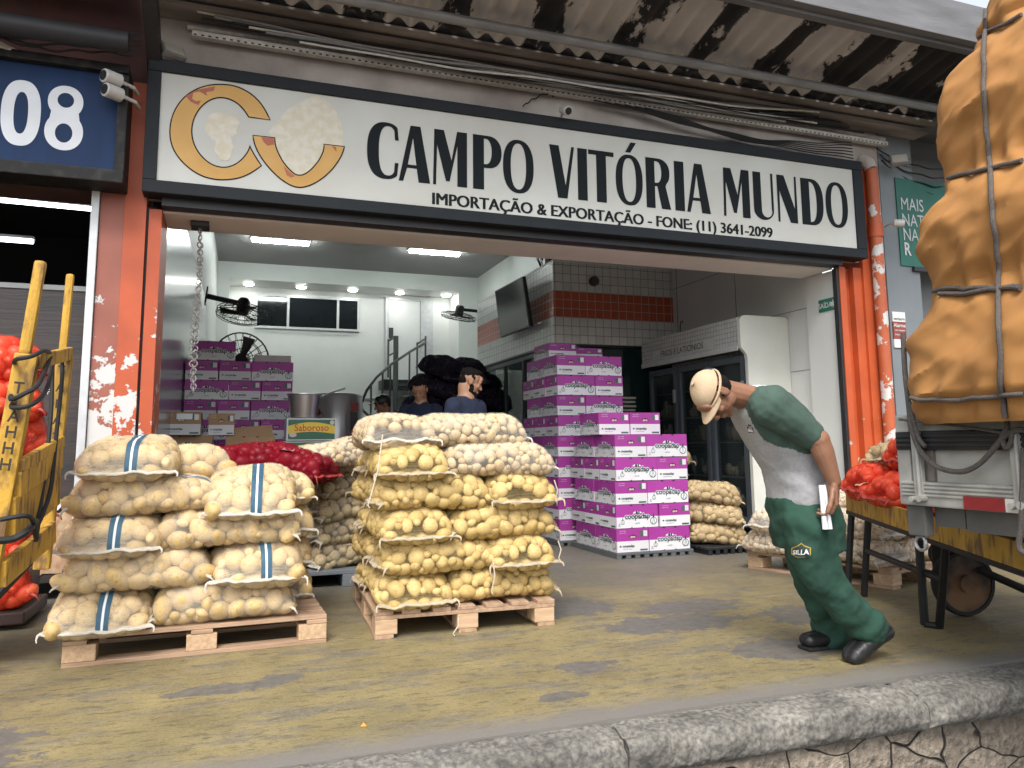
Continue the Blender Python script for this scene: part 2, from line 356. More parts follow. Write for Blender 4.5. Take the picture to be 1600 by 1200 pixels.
# ---- facade
wallp = mat('stained_plaster', (.56, .51, .47), .85, scale=2.2, col2=(.33, .29, .265), bump=.3, bscale=40)
dark_p = mat('dark_plaster', (.10, .045, .035), .8, var=.5, scale=3)
intw = mat('white_interior_paint', (.70, .725, .70), .55, var=.06, scale=2)
blackm = mat('black_metal', (.018, .019, .022), .45, var=.3, scale=8)
greym = mat('grey_paint', (.27, .28, .285), .7, var=.2, scale=2.5, bump=.15)
def peel(name, col, amt, zlo, zhi):
    m = bpy.data.materials.new(name); m.use_nodes = True; n = m.node_tree.nodes; l = m.node_tree.links; p = n['Principled BSDF']
    tc = n.new('ShaderNodeTexCoord'); sp = n.new('ShaderNodeSeparateXYZ'); l.new(tc.outputs['Object'], sp.inputs[0])
    a = n.new('ShaderNodeTexNoise'); a.inputs['Scale'].default_value = 5.5; a.inputs['Detail'].default_value = 7; a.inputs['Roughness'].default_value = .62; l.new(tc.outputs['Object'], a.inputs['Vector'])
    mr = n.new('ShaderNodeMapRange'); mr.inputs[1].default_value = zlo; mr.inputs[2].default_value = zhi; mr.inputs[3].default_value = amt; mr.inputs[4].default_value = -.12; l.new(sp.outputs[2], mr.inputs[0])
    ad = n.new('ShaderNodeMath'); ad.operation = 'ADD'; l.new(a.outputs['Fac'], ad.inputs[0]); l.new(mr.outputs[0], ad.inputs[1])
    r = n.new('ShaderNodeValToRGB'); r.color_ramp.elements[0].position = .625; r.color_ramp.elements[1].position = .64; l.new(ad.outputs[0], r.inputs[0])
    c = n.new('ShaderNodeTexNoise'); c.inputs['Scale'].default_value = 3; c.inputs['Detail'].default_value = 8; l.new(tc.outputs['Object'], c.inputs['Vector'])
    cr = n.new('ShaderNodeValToRGB'); cr.color_ramp.elements[0].position = .3; cr.color_ramp.elements[1].position = .7; cr.color_ramp.elements[0].color = (*[x*.72 for x in col], 1); cr.color_ramp.elements[1].color = (*col, 1); l.new(c.outputs['Fac'], cr.inputs[0])
    mx = n.new('ShaderNodeMix'); mx.data_type = 'RGBA'; l.new(r.outputs[0], mx.inputs[0]); l.new(cr.outputs[0], mx.inputs[6]); mx.inputs[7].default_value = (.55, .54, .52, 1); l.new(mx.outputs[2], p.inputs['Base Color'])
    p.inputs['Roughness'].default_value = .55
    b = n.new('ShaderNodeBump'); b.inputs['Strength'].default_value = .5; b.inputs['Distance'].default_value = .004; b.invert = True; l.new(r.outputs[0], b.inputs['Height']); l.new(b.outputs[0], p.inputs['Normal'])
    return m
orange = peel('orange_peeling_paint', (.50, .092, .028), .13, 1.0, 2.6)
orange2 = peel('orange_gloss_paint', (.55, .10, .028), .055, .6, 2.2)
brownr = peel('faded_red_paint', (.33, .105, .07), .23, 1.0, 2.75)
whitealu = mat('white_aluminium', (.6, .62, .63), .4, .2, var=.15, scale=12)

fac = thing('shop_building', 'market warehouse shop with wide open front and orange painted pillars', 'building', (2.5, YF, 0))
MB().box((-.62, 5.95, 2.78), (6.2, 6.0, 4.9)).build('upper_wall', wallp, fac)
MB().box((-.51, 6.0, 2.70), (5.57, 6.45, 4.9), .01).build('lintel', mat('beige_soffit_paint', (.78, .73, .68), .7, var=.08, scale=3), fac)
MB().box((-.51, 5.86, 2.715), (5.57, 5.995, 2.775)).build('shutter_slot', blackm, fac)
pil = MB(); pil.mi = 0; pil.box((-.75, 5.9, 0), (-.61, 6.3, 3.62)); pil.box((-.592, 5.92, 0), (-.51, 6.45, 2.70))
pil.mi = 1; pil.box((-.90, 5.905, 0), (-.751, 6.3, 2.9)); pil.mi = 2; pil.box((-.61, 5.96, 0), (-.592, 6.3, 2.72)); pil.mi = 0; pil.box((-.90, 5.9, 2.9), (-.751, 6.3, 3.62))
pil.build('pillar', [orange, brownr, blackm], fac)
pr = MB(); pr.mi = 0; pr.box((5.586, 5.93, 0), (5.66, 6.0, 2.72)); pr.box((5.76, 5.93, 0), (5.86, 6.3, 2.72)); pr.box((5.66, 6.0, 0), (5.76, 6.3, 2.72)); pr.box((5.86, 5.9, 0), (6.06, 6.3, 3.75))
pr.mi = 1; pr.box((5.556, 5.94, 0), (5.585, 5.995, 2.7)); pr.build('pillar', [orange2, blackm], fac)
MB().box((-.955, 5.88, 0), (-.905, 5.96, 2.80), .004).build('door_frame', whitealu, fac)

# drain pipe on the right pillar
dp = thing('drain_pipe', 'orange painted drain pipe with peeling paint beside the wide shop sign', 'pipe', (5.985, 5.83, 0))
pm = peel('pipe_peeling_paint', (.48, .11, .04), .10, 2.6, 5.5)
MB().tube([(5.985, 5.83, 0.0), (5.985, 5.83, 3.72)], .058, 18).build('pipe', pm, dp, smooth=True)
MB().tube([(5.985, 5.83, 3.02), (5.985, 5.83, 3.16)], .068, 18).build('pipe_socket', orange2, dp, smooth=True)
MB().tube([(5.985, 5.83, 3.72), (5.985, 5.86, 3.80), (5.985, 5.94, 3.86)], .06, 18).build('elbow', wallp, dp, smooth=True)

# ---- interior room
steel = mat('brushed_steel_sheet', (.50, .52, .53), .22, .9, var=.12, scale=2, stretch=(1, 1, .15), bump=.12, bscale=3)
LW = [(-.53, 6.45), (-.36, 16.5)]
room = thing('shop_interior', 'white walled warehouse room behind the open shop front', 'room', (2.5, 11, 0))
lw = MB(); z1 = 4.78
lw.add([(-.53, 6.45, 0), (-.34, 16.5, 0), (-.34, 16.5, z1), (-.53, 6.45, z1), (-.68, 6.45, 0), (-.5, 16.5, 0), (-.5, 16.5, z1), (-.68, 6.45, z1)], [(0, 1, 2, 3), (4, 7, 6, 5), (0, 3, 7, 4), (1, 5, 6, 2)])
lw.build('side_wall', [intw], room)
MB().add([(-.515, 6.46, 0), (-.40, 12.6, 0), (-.40, 12.6, 3.2), (-.515, 6.46, 3.2), (-.52, 6.46, 0), (-.405, 12.6, 0), (-.405, 12.6, 3.2), (-.52, 6.46, 3.2)], [(0, 1, 2, 3), (4, 7, 6, 5), (3, 2, 6, 7), (0, 3, 7, 4), (1, 5, 6, 2)]).build('steel_cladding', steel, room)
MB().box((-.7, 6.45, z1), (5.9, 16.7, z1+.1)).build('ceiling', mat('grey_ceiling', (.36, .345, .34), .8, var=.06, scale=2), room)
MB().box((5.59, 6.001, 0), (5.662, 6.42, 2.699)).build('side_wall', intw, room)
MB().box((5.66, 6.42, 0), (5.82, 12.5, z1)).build('side_wall', mat('white_wall_panels', (.74, .755, .73), .5, var=.1, scale=1.5, bump=.05), room)
MB().box((5.16, 12.5, 0), (5.3, 18.6, 4.9)).build('side_wall', intw, room)
MB().box((5.3, 12.4, 0), (5.82, 12.5, z1)).build('side_wall', intw, room)
bw = MB(); bw.box((-.6, 17.3, 0), (5.5, 17.45, 5.2)); bw.build('back_wall', intw, room)
MB().box((-.6, 16.5, 4.43), (5.4, 17.3, 4.778)).build('beam', intw, room)
MB().box((-.6, 16.5, 0), (-.11, 17.3, 4.429)).build('column', intw, room)
MB().box((4.72, 16.5, 0), (5.16, 17.3, 4.429)).build('column', intw, room)
# sloping parapet by the stairs
MB().add([(3.6, 17.0, 2.0), (4.71, 16.6, 2.8), (4.71, 16.6, 0), (3.6, 17.0, 0), (3.6, 17.1, 2.0), (4.71, 16.7, 2.8), (4.71, 16.7, 0), (3.6, 17.1, 0)], [(0, 1, 2, 3), (4, 7, 6, 5), (0, 4, 5, 1), (0, 3, 7, 4), (1, 5, 6, 2)]).build('stair_parapet', mat('grey_interior', (.42, .44, .43), .7, var=.06), room)
# grey panel joints on the right wall
jm = mat('joint_grey', (.2, .2, .2), .8)
jb = MB()
for z in (1.0, 1.75, 2.4, 3.1, 3.8): jb.box((5.655, 6.43, z), (5.661, 12.4, z+.006))
for y in (7.7, 9.0): jb.box((5.654, y, 0), (5.661, y+.006, z1))
jb.build('wall_joint', jm, room)
# grey lower band of the back wall, dado pipe and dark doorway
MB().box((-.1, 17.27, 2.02), (3.3, 17.298, 2.07)).build('dado_pipe', greym, room)
MB().box((-.1, 17.28, 0), (2.7, 17.299, 1.95)).build('doorway', mat('dark_doorway', (.02, .022, .024), .6), room)
# upper window
p0 = at(399, 459, 17.3); p1 = at(562, 467, 17.3); p2 = at(562, 519, 17.3); p3 = at(399, 512, 17.3)
wx0, wx1, wz0, wz1 = p0.x, p1.x, p2.z, p0.z
win = MB(); fr = .05
win.box((wx0, 17.24, wz1-fr), (wx1, 17.299, wz1)); win.box((wx0, 17.24, wz0), (wx1, 17.299, wz0+fr))
for x in (wx0, wx0+.66, wx0+1.72, wx1-fr): win.box((x, 17.241, wz0+fr), (x+fr, 17.298, wz1-fr))
wo = win.build('window', whitealu, room)
gl = mat('dark_glass', (.012, .016, .018), .06, var=.1)
MB().box((wx0+fr, 17.27, wz0+fr), (wx1-fr, 17.29, wz1-fr)).build('pane', gl, wo)
# upper door
d0 = at(606, 469, 17.3); d1 = at(656, 474, 17.3); d2 = at(606, 595, 17.3)
dr = MB().box((d0.x, 17.25, d2.z), (d1.x, 17.299, d0.z), .01).build('door', mat('white_door', (.68, .70, .69), .4, var=.04), room)
MB().box((d0.x+.02, 17.22, d2.z+.95), (d0.x+.12, 17.25, d2.z+1.2), .01).build('door_lock', blackm, dr)
df = MB(); df.box((d0.x-.06, 17.23, d2.z), (d0.x-.005, 17.3, d0.z+.06)); df.box((d1.x+.005, 17.23, d2.z), (d1.x+.30, 17.28, d0.z+.06)); df.box((d0.x-.004, 17.23, d0.z+.004), (d1.x+.004, 17.3, d0.z+.06))
df.build('door_frame', whitealu, dr)
MB().box((d0.x-.2, 16.7, d2.z-.22), (d1.x+.35, 17.25, d2.z-.02)).build('landing', blackm, room)

# ---- lamps inside
def lamp_tube(px, label):
    a = atz(*px[0], z1-.06); b = atz(*px[1], z1-.06); y = (a.y+b.y)/2
    t = thing('ceiling_lamp', label, 'lamp', (a.x, y, z1), 'fluorescent ceiling lamps')
    MB().box((a.x, y-.1, z1-.035), (b.x, y+.1, z1-.001), .004).build('lamp_body', mat('lamp_white', (.8, .8, .8), .4), t)
    g = MB()
    for dy in (-.05, .05): g.tube([(a.x+.03, y+dy, z1-.062), (b.x-.03, y+dy, z1-.062)], .022, 10)
    g.build('lamp_tube', mat('lamp_glow', (.93, 1, .97), .5, var=0, emit=42), t)
lamp_tube(((392, 375), (485, 381)), 'lit fluorescent ceiling lamp above the left hand box stack')
lamp_tube(((638, 392), (720, 398)), 'lit fluorescent ceiling lamp nearer the wall mounted television')
for i, px in enumerate(((389, 439), (471, 443), (551, 448), (625, 452), (697, 457))):
    a = at(px[0], px[1], 16.85); t = thing('downlight', 'lit recessed downlight over the upper back wall, %s from the left' % ['first', 'second', 'third', 'fourth', 'fifth'][i], 'lamp', (a.x, 16.85, 4.43), 'recessed downlights')
    MB().lathe([(.0, -.03), (.11, -.03), (.13, -.012), (.13, -.001)], 20, (a.x, 16.85, 4.43)).build('trim_ring', MATS['lamp_white'], t, smooth=True)
    MB().ell((a.x, 16.85, 4.40), (.10, .10, .03)).build('bulb', mat('bulb_glow', (1, .99, .94), .5, var=0, emit=24), t, smooth=True)

# ---- tiled booth
def tilemat(name, col, axis, size, grout=(.25, .25, .25), rough=.25):
    m = bpy.data.materials.new(name); m.use_nodes = True; n = m.node_tree.nodes; l = m.node_tree.links; p = n['Principled BSDF']
    tc = n.new('ShaderNodeTexCoord'); s = n.new('ShaderNodeSeparateXYZ'); c = n.new('ShaderNodeCombineXYZ'); l.new(tc.outputs['Object'], s.inputs[0])
    l.new(s.outputs[0 if axis == 'x' else 1], c.inputs[0]); l.new(s.outputs[2], c.inputs[1])
    b = n.new('ShaderNodeTexBrick'); b.offset = 0; b.squash = 1; b.inputs['Scale'].default_value = 1; b.inputs['Brick Width'].default_value = size; b.inputs['Row Height'].default_value = size
    b.inputs['Mortar Size'].default_value = size*.035; b.inputs['Mortar'].default_value = (*grout, 1); b.inputs['Color1'].default_value = (*col, 1); b.inputs['Color2'].default_value = (*[x*.86 for x in col], 1); b.inputs['Bias'].default_value = -.2
    l.new(c.outputs[0], b.inputs['Vector']); l.new(b.outputs['Color'], p.inputs['Base Color']); p.inputs['Roughness'].default_value = rough
    bp = n.new('ShaderNodeBump'); bp.invert = True; bp.inputs['Strength'].default_value = .4; bp.inputs['Distance'].default_value = .003; l.new(b.outputs['Fac'], bp.inputs['Height']); l.new(bp.outputs[0], p.inputs['Normal'])
    return m
TS = .115
tw_x = tilemat('white_tile_front', (.68, .69, .665), 'x', TS); tw_y = tilemat('white_tile_side', (.68, .69, .665), 'y', TS)
to_x = tilemat('orange_tile_front', (.50, .105, .045), 'x', TS, (.45, .42, .4)); to_y = tilemat('orange_tile_side', (.50, .105, .045), 'y', TS, (.45, .42, .4))
tb_y = tilemat('blue_tile', (.02, .05, .11), 'y', TS, (.3, .35, .4)); tb_x = tilemat('blue_tile_front', (.02, .05, .11), 'x', TS, (.3, .35, .4))
BX, BY0, BY1 = 3.87, 9.1, 12.39
bo = thing('tiled_booth', 'small tiled office booth with an orange tile band inside the shop', 'booth', (4.7, BY0, 0))
def band(z0, z1_, mx, my, nm, inset=0.):
    b = MB(); b.mi = 0; b.add([(BX+inset, BY0+inset, z0), (5.65, BY0+inset, z0), (5.65, BY0+inset, z1_), (BX+inset, BY0+inset, z1_)], [(0, 1, 2, 3)])
    b.mi = 1; b.add([(BX+inset, BY1, z0), (BX+inset, BY0+inset, z0), (BX+inset, BY0+inset, z1_), (BX+inset, BY1, z1_)], [(0, 1, 2, 3)])
    return b.build(nm, [mx, my], bo, fix=False)
ZB = [2.30, 2.645, 2.99, 3.37]
ORGZ = 0
band(ZB[0], ZB[1], tw_x, tw_y, 'white_tile_band'); band(ZB[1]+.001, ZB[2], to_x, to_y, 'orange_tile_band'); band(ZB[2]+.001, ZB[3], tw_x, tw_y, 'white_tile_band')
MB().box((BX+.002, BY0+.002, ZB[3]), (5.65, BY1, ZB[3]+.03)).build('parapet_cap', intw, bo)
MB().box((BX+.004, BY0+.004, 2.27), (5.65, BY1, 2.299)).build('lintel_underside', blackm, bo)
bp_ = MB(); bp_.mi = 0; bp_.box((BX+.006, BY0+.006, 0), (BX+.37, BY0+.3, 2.269)); bp_.box((BX+.006, BY1-.35, 0), (BX+.2, BY1-.01, 2.269)); bp_.build('blue_tiled_post', [tb_y], bo)
glz = mat('green_glass', (.035, .10, .085), .08, var=.1, alpha=.55)
MB().box((BX+.05, BY0+.31, .9), (BX+.06, BY1-.36, 2.26)).build('glass_side', glz, bo)
MB().box((BX+.38, BY0+.06, .0), (5.64, BY0+.07, 2.26)).build('glass_front', mat('dark_green_glass', (.01, .03, .028), .1, var=.1), bo)
MB().box((BX+.05, BY0+.31, 0), (BX+.1, BY1-.36, .89)).build('counter_wall', MATS['grey_interior'], bo)
al = MB(); al.box((BX+.03, BY0+.31, 2.20), (BX+.08, BY1-.36, 2.265))
for y in (BY0+.32, BY0+1.2, BY0+2.0): al.box((BX+.03, y, .9), (BX+.08, y+.05, 2.199))
al.build('window_frame', mat('dark_aluminium', (.08, .09, .1), .4, .5), bo)
MB().box((BX+.9, BY1-.05, 0), (5.6, BY1-.02, 2.26)).build('rear_wall', mat('booth_dark', (.06, .07, .07), .8), bo)
# round vent and upper dark window strip above the booth
sp = thing('wall_speaker', 'round grey outdoor speaker on the white tiles above the orange band', 'speaker', (0, 0, 0)); q = at(927, 440, BY0); sp.location = q; ORG[sp.name] = q
MB().lathe([(0, -.07), (.055, -.07), (.065, -.05), (.065, 0.0)], 20, q, Matrix.Rotation(pi/2, 3, 'X').inverted()).build('speaker_body', mat('dark_grey_plastic', (.06, .06, .062), .5), sp, smooth=True)
uw = thing('upper_window', 'dark upper window strip above the tiled booth', 'window', (4.8, 9.6, 3.4))
MB().box((4.0, 9.6, 3.41), (5.6, 9.62, 4.0)).build('pane', gl, uw)
u2 = MB(); 
for x in (3.96, 4.72, 5.58): u2.box((x, 9.58, 3.41), (x+.06, 9.64, 4.0))
u2.build('window_frame', whitealu, uw)

# ---- television on the booth side
tv = thing('television', 'black flat television tilted down on the booth side wall', 'television', atx(800, 480, 3.75))
c0, c1, c2, c3 = atx(773, 455, 3.62), atx(816, 432, 3.62), atx(828, 510, 3.72), atx(782, 528, 3.72)
n_ = (c1-c0).cross(c3-c0).normalized();  n_ = n_ if n_.x < 0 else -n_
def slab(mb, cs, t): mb.add([c for c in cs]+[c-n_*t for c in cs], [(0, 1, 2, 3), (7, 6, 5, 4), (0, 4, 5, 1), (1, 5, 6, 2), (2, 6, 7, 3), (3, 7, 4, 0)])
b = MB(); slab(b, [c0, c1, c2, c3], .05); b.build('casing', blackm, tv)
cc = (c0+c1+c2+c3)/4; b = MB(); slab(b, [c+(cc-c)*.05+n_*.003 for c in (c0, c1, c2, c3)], .002); b.build('screen', mat('tv_screen', (.015, .017, .019), .12, var=.05), tv)
MB().beam(cc-n_*.05, Vector((BX, cc.y, cc.z+.05)), .06, .06).build('bracket', blackm, tv)

# ---- fridge with glass doors
FX, FY0, FY1 = 5.03, 6.82, 8.9
fdark = mat('blue_grey_enamel', (.045, .065, .08), .45, var=.1)
frd = thing('display_fridge', 'tall glass door dairy fridge with a tiled header along the right wall', 'fridge', (5.3, 7.8, 0))
MB().box((FX+.28, FY0+.03, .08), (5.64, FY1, 1.95)).build('cabinet', fdark, frd)
ep = []
for (x, z) in [(5.03, 2.30), (5.05, 2.335), (5.09, 2.35), (5.62, 2.35), (5.64, 2.34), (5.655, 2.32), (5.655, .06), (5.11, .06), (5.11, 1.86), (5.10, 1.93), (5.035, 2.0), (5.03, 2.03)]: ep.append((x, z))
b = MB(); n2 = len(ep); b.add([(x, FY0-.02, z) for x, z in ep]+[(x, FY0+.028, z) for x, z in ep], [tuple(range(n2)), tuple(range(2*n2-1, n2-1, -1))]+[(i, (i+1) % n2, n2+(i+1) % n2, n2+i) for i in range(n2)])
b.build('end_panel', mat('cream_enamel', (.74, .75, .68), .35, var=.1, scale=3), frd)
hd = MB().box((FX, FY0+.03, 2.0), (FX+.25, FY1, 2.33), .004).build('header', tilemat('header_tile', (.60, .60, .585), 'y', .052, (.06, .06, .06)), frd)
MB().box((FX-.012, FY0+.03, 1.975), (FX-.001, FY1, 2.03)).build('header_trim', mat('cream_trim', (.62, .62, .60), .4), frd)
tx = MB(); put_text(tx, 'FRIOS E LATICÍNIOS', (FX-.006, 7.95, 2.075), .105, ex=(0, -1, 0), off=.004); tx.build('header_lettering', blackm, frd)
tp = MB().box((FX-.003, 7.28, 2.05), (FX-.001, 8.62, 2.165)).build('lettering_panel', MATS['cream_trim'], frd)
for k in range(3):
    y0 = FY0+.08+k*.68; y1 = y0+.65
    f = MB()
    f.box((FX+.10, y0, .12), (FX+.17, y0+.07, 1.94), .01); f.box((FX+.10, y1-.07, .12), (FX+.17, y1, 1.94), .01); f.box((FX+.10, y0+.071, 1.86), (FX+.17, y1-.071, 1.94), .008); f.box((FX+.10, y0+.071, .12), (FX+.17, y1-.071, .22), .008)
    d = f.build('door', mat('door_frame_grey', (.085, .10, .115), .4, var=.1), frd)
    MB().box((FX+.13, y0+.07, .22), (FX+.136, y1-.07, 1.86)).build('pane', mat('fridge_glass', (.03, .04, .04), .05, var=0, alpha=.35), d)
    MB().box((FX+.075, y0+.01, 1.5), (FX+.10, y0+.05, 1.66), .005).build('hinge', greym, d)
sh = MB()
for z in (.62, 1.0, 1.3, 1.62): sh.box((FX+.19, FY0+.06, z), (FX+.275, FY1-.03, z+.015))
sh.build('shelf', greym, frd)
pk = MB()
for k in range(3):
    for z in (.3, .64, 1.02, 1.32):
        for j in range(7):
            y = FY0+.16+k*.68+j*.075; h = random.uniform(.1, .24)
            pk.mi = random.choice([0, 0, 1, 2]); pk.ell((FX+.23, y, z+h/2), (.035, .045, h/2), nu=8, nv=6)
pk.build('packaged_cheese', [mat('cheese_pack', (.42, .36, .24), .4, var=.3, scale=20), mat('pale_pack', (.4, .4, .36), .4, var=.3, scale=20), mat('dark_pack', (.1, .1, .09), .4)], frd, smooth=True)
ho = thing('hanging_hook', 'thin dark metal hook above the fridge header', 'hook', at(1063, 520, 8.6)); q = at(1063, 525, 8.6)
MB().tube([q, q+Vector((.005, 0, .14)), q+Vector((.015, 0, .19)), q+Vector((.035, 0, .20)), q+Vector((.045, 0, .17))], .007, 8).build('hook', blackm, ho, smooth=True)
tr = thing('egg_trays', 'stack of grey egg trays beside the fridge', 'egg trays', (4.55, 8.75, 0)); eb = MB()
for k in range(14): eb.box((4.45+.01*(k % 2), 8.5, .9+k*.05), (4.7+.01*(k % 2), 8.75, .93+k*.05), .012)
for k in range(12): eb.box((4.47, 8.51, .05+k*.07), (4.69, 8.74, .117+k*.07), .012)
eb.build('tray_stack', mat('grey_pulp', (.36, .34, .31), .9), tr)
# wall things on the right
sg = thing('exit_sign', 'small green exit sign with white arrow on the right inner wall', 'sign', (5.65, 6.55, 2.4))
a0, a1, a2 = atx(1279, 470, 5.586), atx(1306, 463, 5.586), atx(1280, 489, 5.586)
ya, yb = a0.y, a1.y; zz1, zz0 = a0.z, a2.z
MB().box((5.582, yb, zz0), (5.5895, ya, zz1)).build('sign_plate', mat('exit_green', (.01, .16, .11), .4, var=.05), sg)
t_ = MB(); hh = zz1-zz0; put_text(t_, 'SAÍDA', (5.580, yb+(ya-yb)*.62, zz0+hh*.28), hh*.62, ex=(0, -1, 0), off=.01, sx=.85)
yy = yb+(ya-yb)*.06; L_ = (ya-yb)*.26; zc = zz0+hh*.5
t_.poly([(5.580, yy+L_, zc+.02), (5.580, yy+L_*.45, zc+.02), (5.580, yy+L_*.45, zc+.05), (5.580, yy, zc), (5.580, yy+L_*.45, zc-.05), (5.580, yy+L_*.45, zc-.02), (5.580, yy+L_, zc-.02)])
t_.build('sign_lettering', mat('sign_white', (.75, .77, .75), .4, var=.03), sg, fix=False)
# spiral stair
st = thing('spiral_stair', 'dark grey steel spiral staircase rising to the upper door', 'staircase', at(618, 690, 15.40))
YS = 16.2; sm = mat('stair_grey', (.085, .095, .095), .5, .3); cpos = at(618, 600, YS)
MB().tube([(cpos.x, YS, 0), (cpos.x, YS, at(618, 525, YS).z)], .055, 14).build('centre_pole', sm, st, smooth=True)
rail = [(665, 535, 16.50), (640, 550, 16.00), (610, 570, 15.60), (588, 590, 15.40), (573, 610, 15.50), (564, 632, 15.80)]
R_ = [at(*q) for q in rail]; MB().tube(R_, .028, 10).build('handrail', sm, st, smooth=True)
R2 = [at(564, 632, 15.80), at(566, 640, 16.10), at(574, 648, 16.60), at(590, 655, 16.90)]; MB().tube(R2, .028, 10).build('handrail', sm, st, smooth=True)
for (x, y, Y, dz) in ((665, 535, 16.50, .9), (652, 543, 16.20, .9), (640, 550, 16.00, .9), (610, 570, 15.60, .9), (598, 580, 15.50, .9), (580, 600, 15.45, .9), (564, 632, 15.80, 1.0)):
    q = at(x, y, Y); MB().tube([q, q-Vector((0, 0, dz))], .02, 8).build('baluster', sm, st)
for k in range(8):
    z = 2.32-k*.26; an = radians(10+k*-34); b = MB()
    e = Vector((cos(an), sin(an), 0)); g = Vector((-sin(an), cos(an), 0)); c = Vector((cpos.x, YS, z))
    pts = [c+e*.06-g*.05, c+e*.8-g*.2, c+e*.8+g*.2, c+e*.06+g*.05]
    b.add(pts+[p-Vector((0, 0, .04)) for p in pts], [(0, 1, 2, 3), (7, 6, 5, 4), (0, 4, 5, 1), (1, 5, 6, 2), (2, 6, 7, 3), (3, 7, 4, 0)]); b.build('step', sm, st)
# landing rail by the door
lr = MB()
for (x, yt, yb_) in ((607, 530, 590), (652, 535, 575), (665, 525, 575)): 
    q = at(x, yt, 17.0); lr.tube([q, (q.x, 17.0, at(x, yb_, 17.0).z)], .022, 8)
lr.tube([at(607, 533, 17.00), at(618, 526, 17.00)], .022, 8); lr.tube([at(653, 537, 17.00), at(666, 528, 17.00)], .022, 8); lr.tube([at(607, 556, 17.00), at(618, 550, 17.00)], .018, 8)
lr.build('landing_rail', sm, st)

# ---- wall fans
def fan_proto():
    t = thing('wall_fan', 'black caged wall fan', 'fan', (0, 0, 0), 'black wall fans')
    c = MB(); R = .34
    for (r, z) in ((R, 0), (R*.98, .05), (R*.72, .085), (R*.4, .10), (R*.72, -.05), (R*.98, -.03)): c.tube([(r*cos(2*pi*k/28), r*sin(2*pi*k/28), z) for k in range(28)], .005, 6, closed=True)
    for k in range(22):
        a = 2*pi*k/22; p = lambda r, z: (r*cos(a), r*sin(a), z)
        c.tube([p(.06, -.06), p(R*.72, -.05), p(R, 0), p(R*.98, .05), p(R*.4, .10), p(.05, .105)], .0035, 5)
    c.build('cage', blackm, t)
    bl = MB()
    for k in range(3):
        a = 2*pi*k/3; e = Vector((cos(a), sin(a), 0)); g = Vector((-sin(a), cos(a), 0)); up = Vector((0, 0, 1))
        pts = [e*.05-g*.03+up*.0, e*.28-g*.10+up*.02, e*.30+g*.04+up*.05, e*.05+g*.03+up*.03]
        bl.add(pts+[q+up*.006 for q in pts], [(0, 3, 2, 1), (4, 5, 6, 7), (0, 1, 5, 4), (1, 2, 6, 5), (2, 3, 7, 6), (3, 0, 4, 7)])
    bl.build('blades', blackm, t)
    MB().lathe([(0, .02), (.075, .02), (.085, .06), (.085, .2), (.06, .24), (0, .24)], 18).build('motor', blackm, t, smooth=True)
    MB().beam((0, 0, .16), (.48, 0, .20), .05, .06).build('arm', blackm, t)
    MB().box((.48, -.06, .08), (.5, .06, .32), .004).build('wall_plate', blackm, t)
    return t
f0 = fan_proto()
def setfan(o, p, rot, label): o.location = p; o.rotation_euler = rot; o['label'] = label
fp = at(716, 496, 14.3)
setfan(f0, fp, (radians(10), radians(8), 0), 'black caged wall fan left of the television')
dup(f0, at(378, 492, 11.2), (radians(12), radians(-6), radians(180)), 'upper black caged wall fan on the left wall above the garlic boxes')
dup(f0, at(376, 562, 10.2), (radians(80), radians(4), radians(170)), 'lower black caged wall fan half hidden behind the garlic boxes')
dup(f0, at(845, 402, 10.2), (radians(70), 0, radians(60)), 'black caged wall fan peeping over the tiled booth under the lintel')
# clear wrapped chain hanging in the opening
ch = thing('hanging_chain', 'chain wrapped in clear plastic hanging at the left of the opening', 'chain', atz(318, 347, 2.7))
q0 = at(312, 349, 6.2); q1 = at(303, 610, 6.2)
MB().box((q0.x-.06, 6.12, 2.66), (q0.x+.07, 6.28, 2.699), .004).build('ceiling_plate', blackm, ch)
cb = MB(); rr = random.Random(3)
for k in range(46):
    t = k/45; p = q0.lerp(q1, t); p.x += .012*sin(t*6); wdt = .010+.008*(t > .12)+.010*(.45 < t < .85)
    R3 = Matrix.Rotation(rr.uniform(-.5, .5), 3, 'Y') @ Matrix.Rotation((k % 2)*pi/2, 3, 'Z')
    ring = [R3 @ Vector((wdt*cos(2*pi*i/10), 0, .024*sin(2*pi*i/10)))+p for i in range(10)]; cb.tube(ring, .0055, 6, closed=True)
cb.build('links', mat('clear_plastic', (.55, .55, .53), .2, .6, var=.3, scale=40), ch)
# ================================================================== SIGNS, CANOPY, NEIGHBOURS
SY = 5.78
ink = mat('sign_ink', (.010, .014, .016), .75, var=.1, spec=.2)
panel = mat('sign_panel_white', (.57, .585, .545), .55, var=.10, scale=1.6, col2=(.50, .495, .445))
frame_m = mat('sign_frame_dark', (.014, .018, .022), .6, var=.2, scale=6, spec=.25)
sgn = thing('shop_sign', 'long white shop sign in a dark frame with gold ring logo', 'sign', (2.6, SY, 3.25))
X0, X1, Z0, Z1 = -.632, 5.80, 2.775, 3.76
b = MB(); t = .092
b.box((X0, 5.76, Z0), (X1, 5.94, Z0+t), .006); b.box((X0, 5.76, Z1-t), (X1, 5.94, Z1), .006)
b.box((X0, 5.762, Z0+t+.001), (X0+.088, 5.938, Z1-t-.001), .005); b.box((X1-.115, 5.762, Z0+t+.001), (X1, 5.938, Z1-t-.001), .005)
b.build('sign_frame', frame_m, sgn)
MB().box((X0+.08, SY, Z0+.085), (X1-.10, SY+.06, Z1-.085)).build('sign_face', panel, sgn)
LY = SY-.003
def O_(w, iw, ih): return [arc(w/2, .5, w/2, .5, 0, 360, 40, .85)[:-1], arc(w/2, .5, iw/2, ih/2, 0, 360, 36, .85)[:-1]]
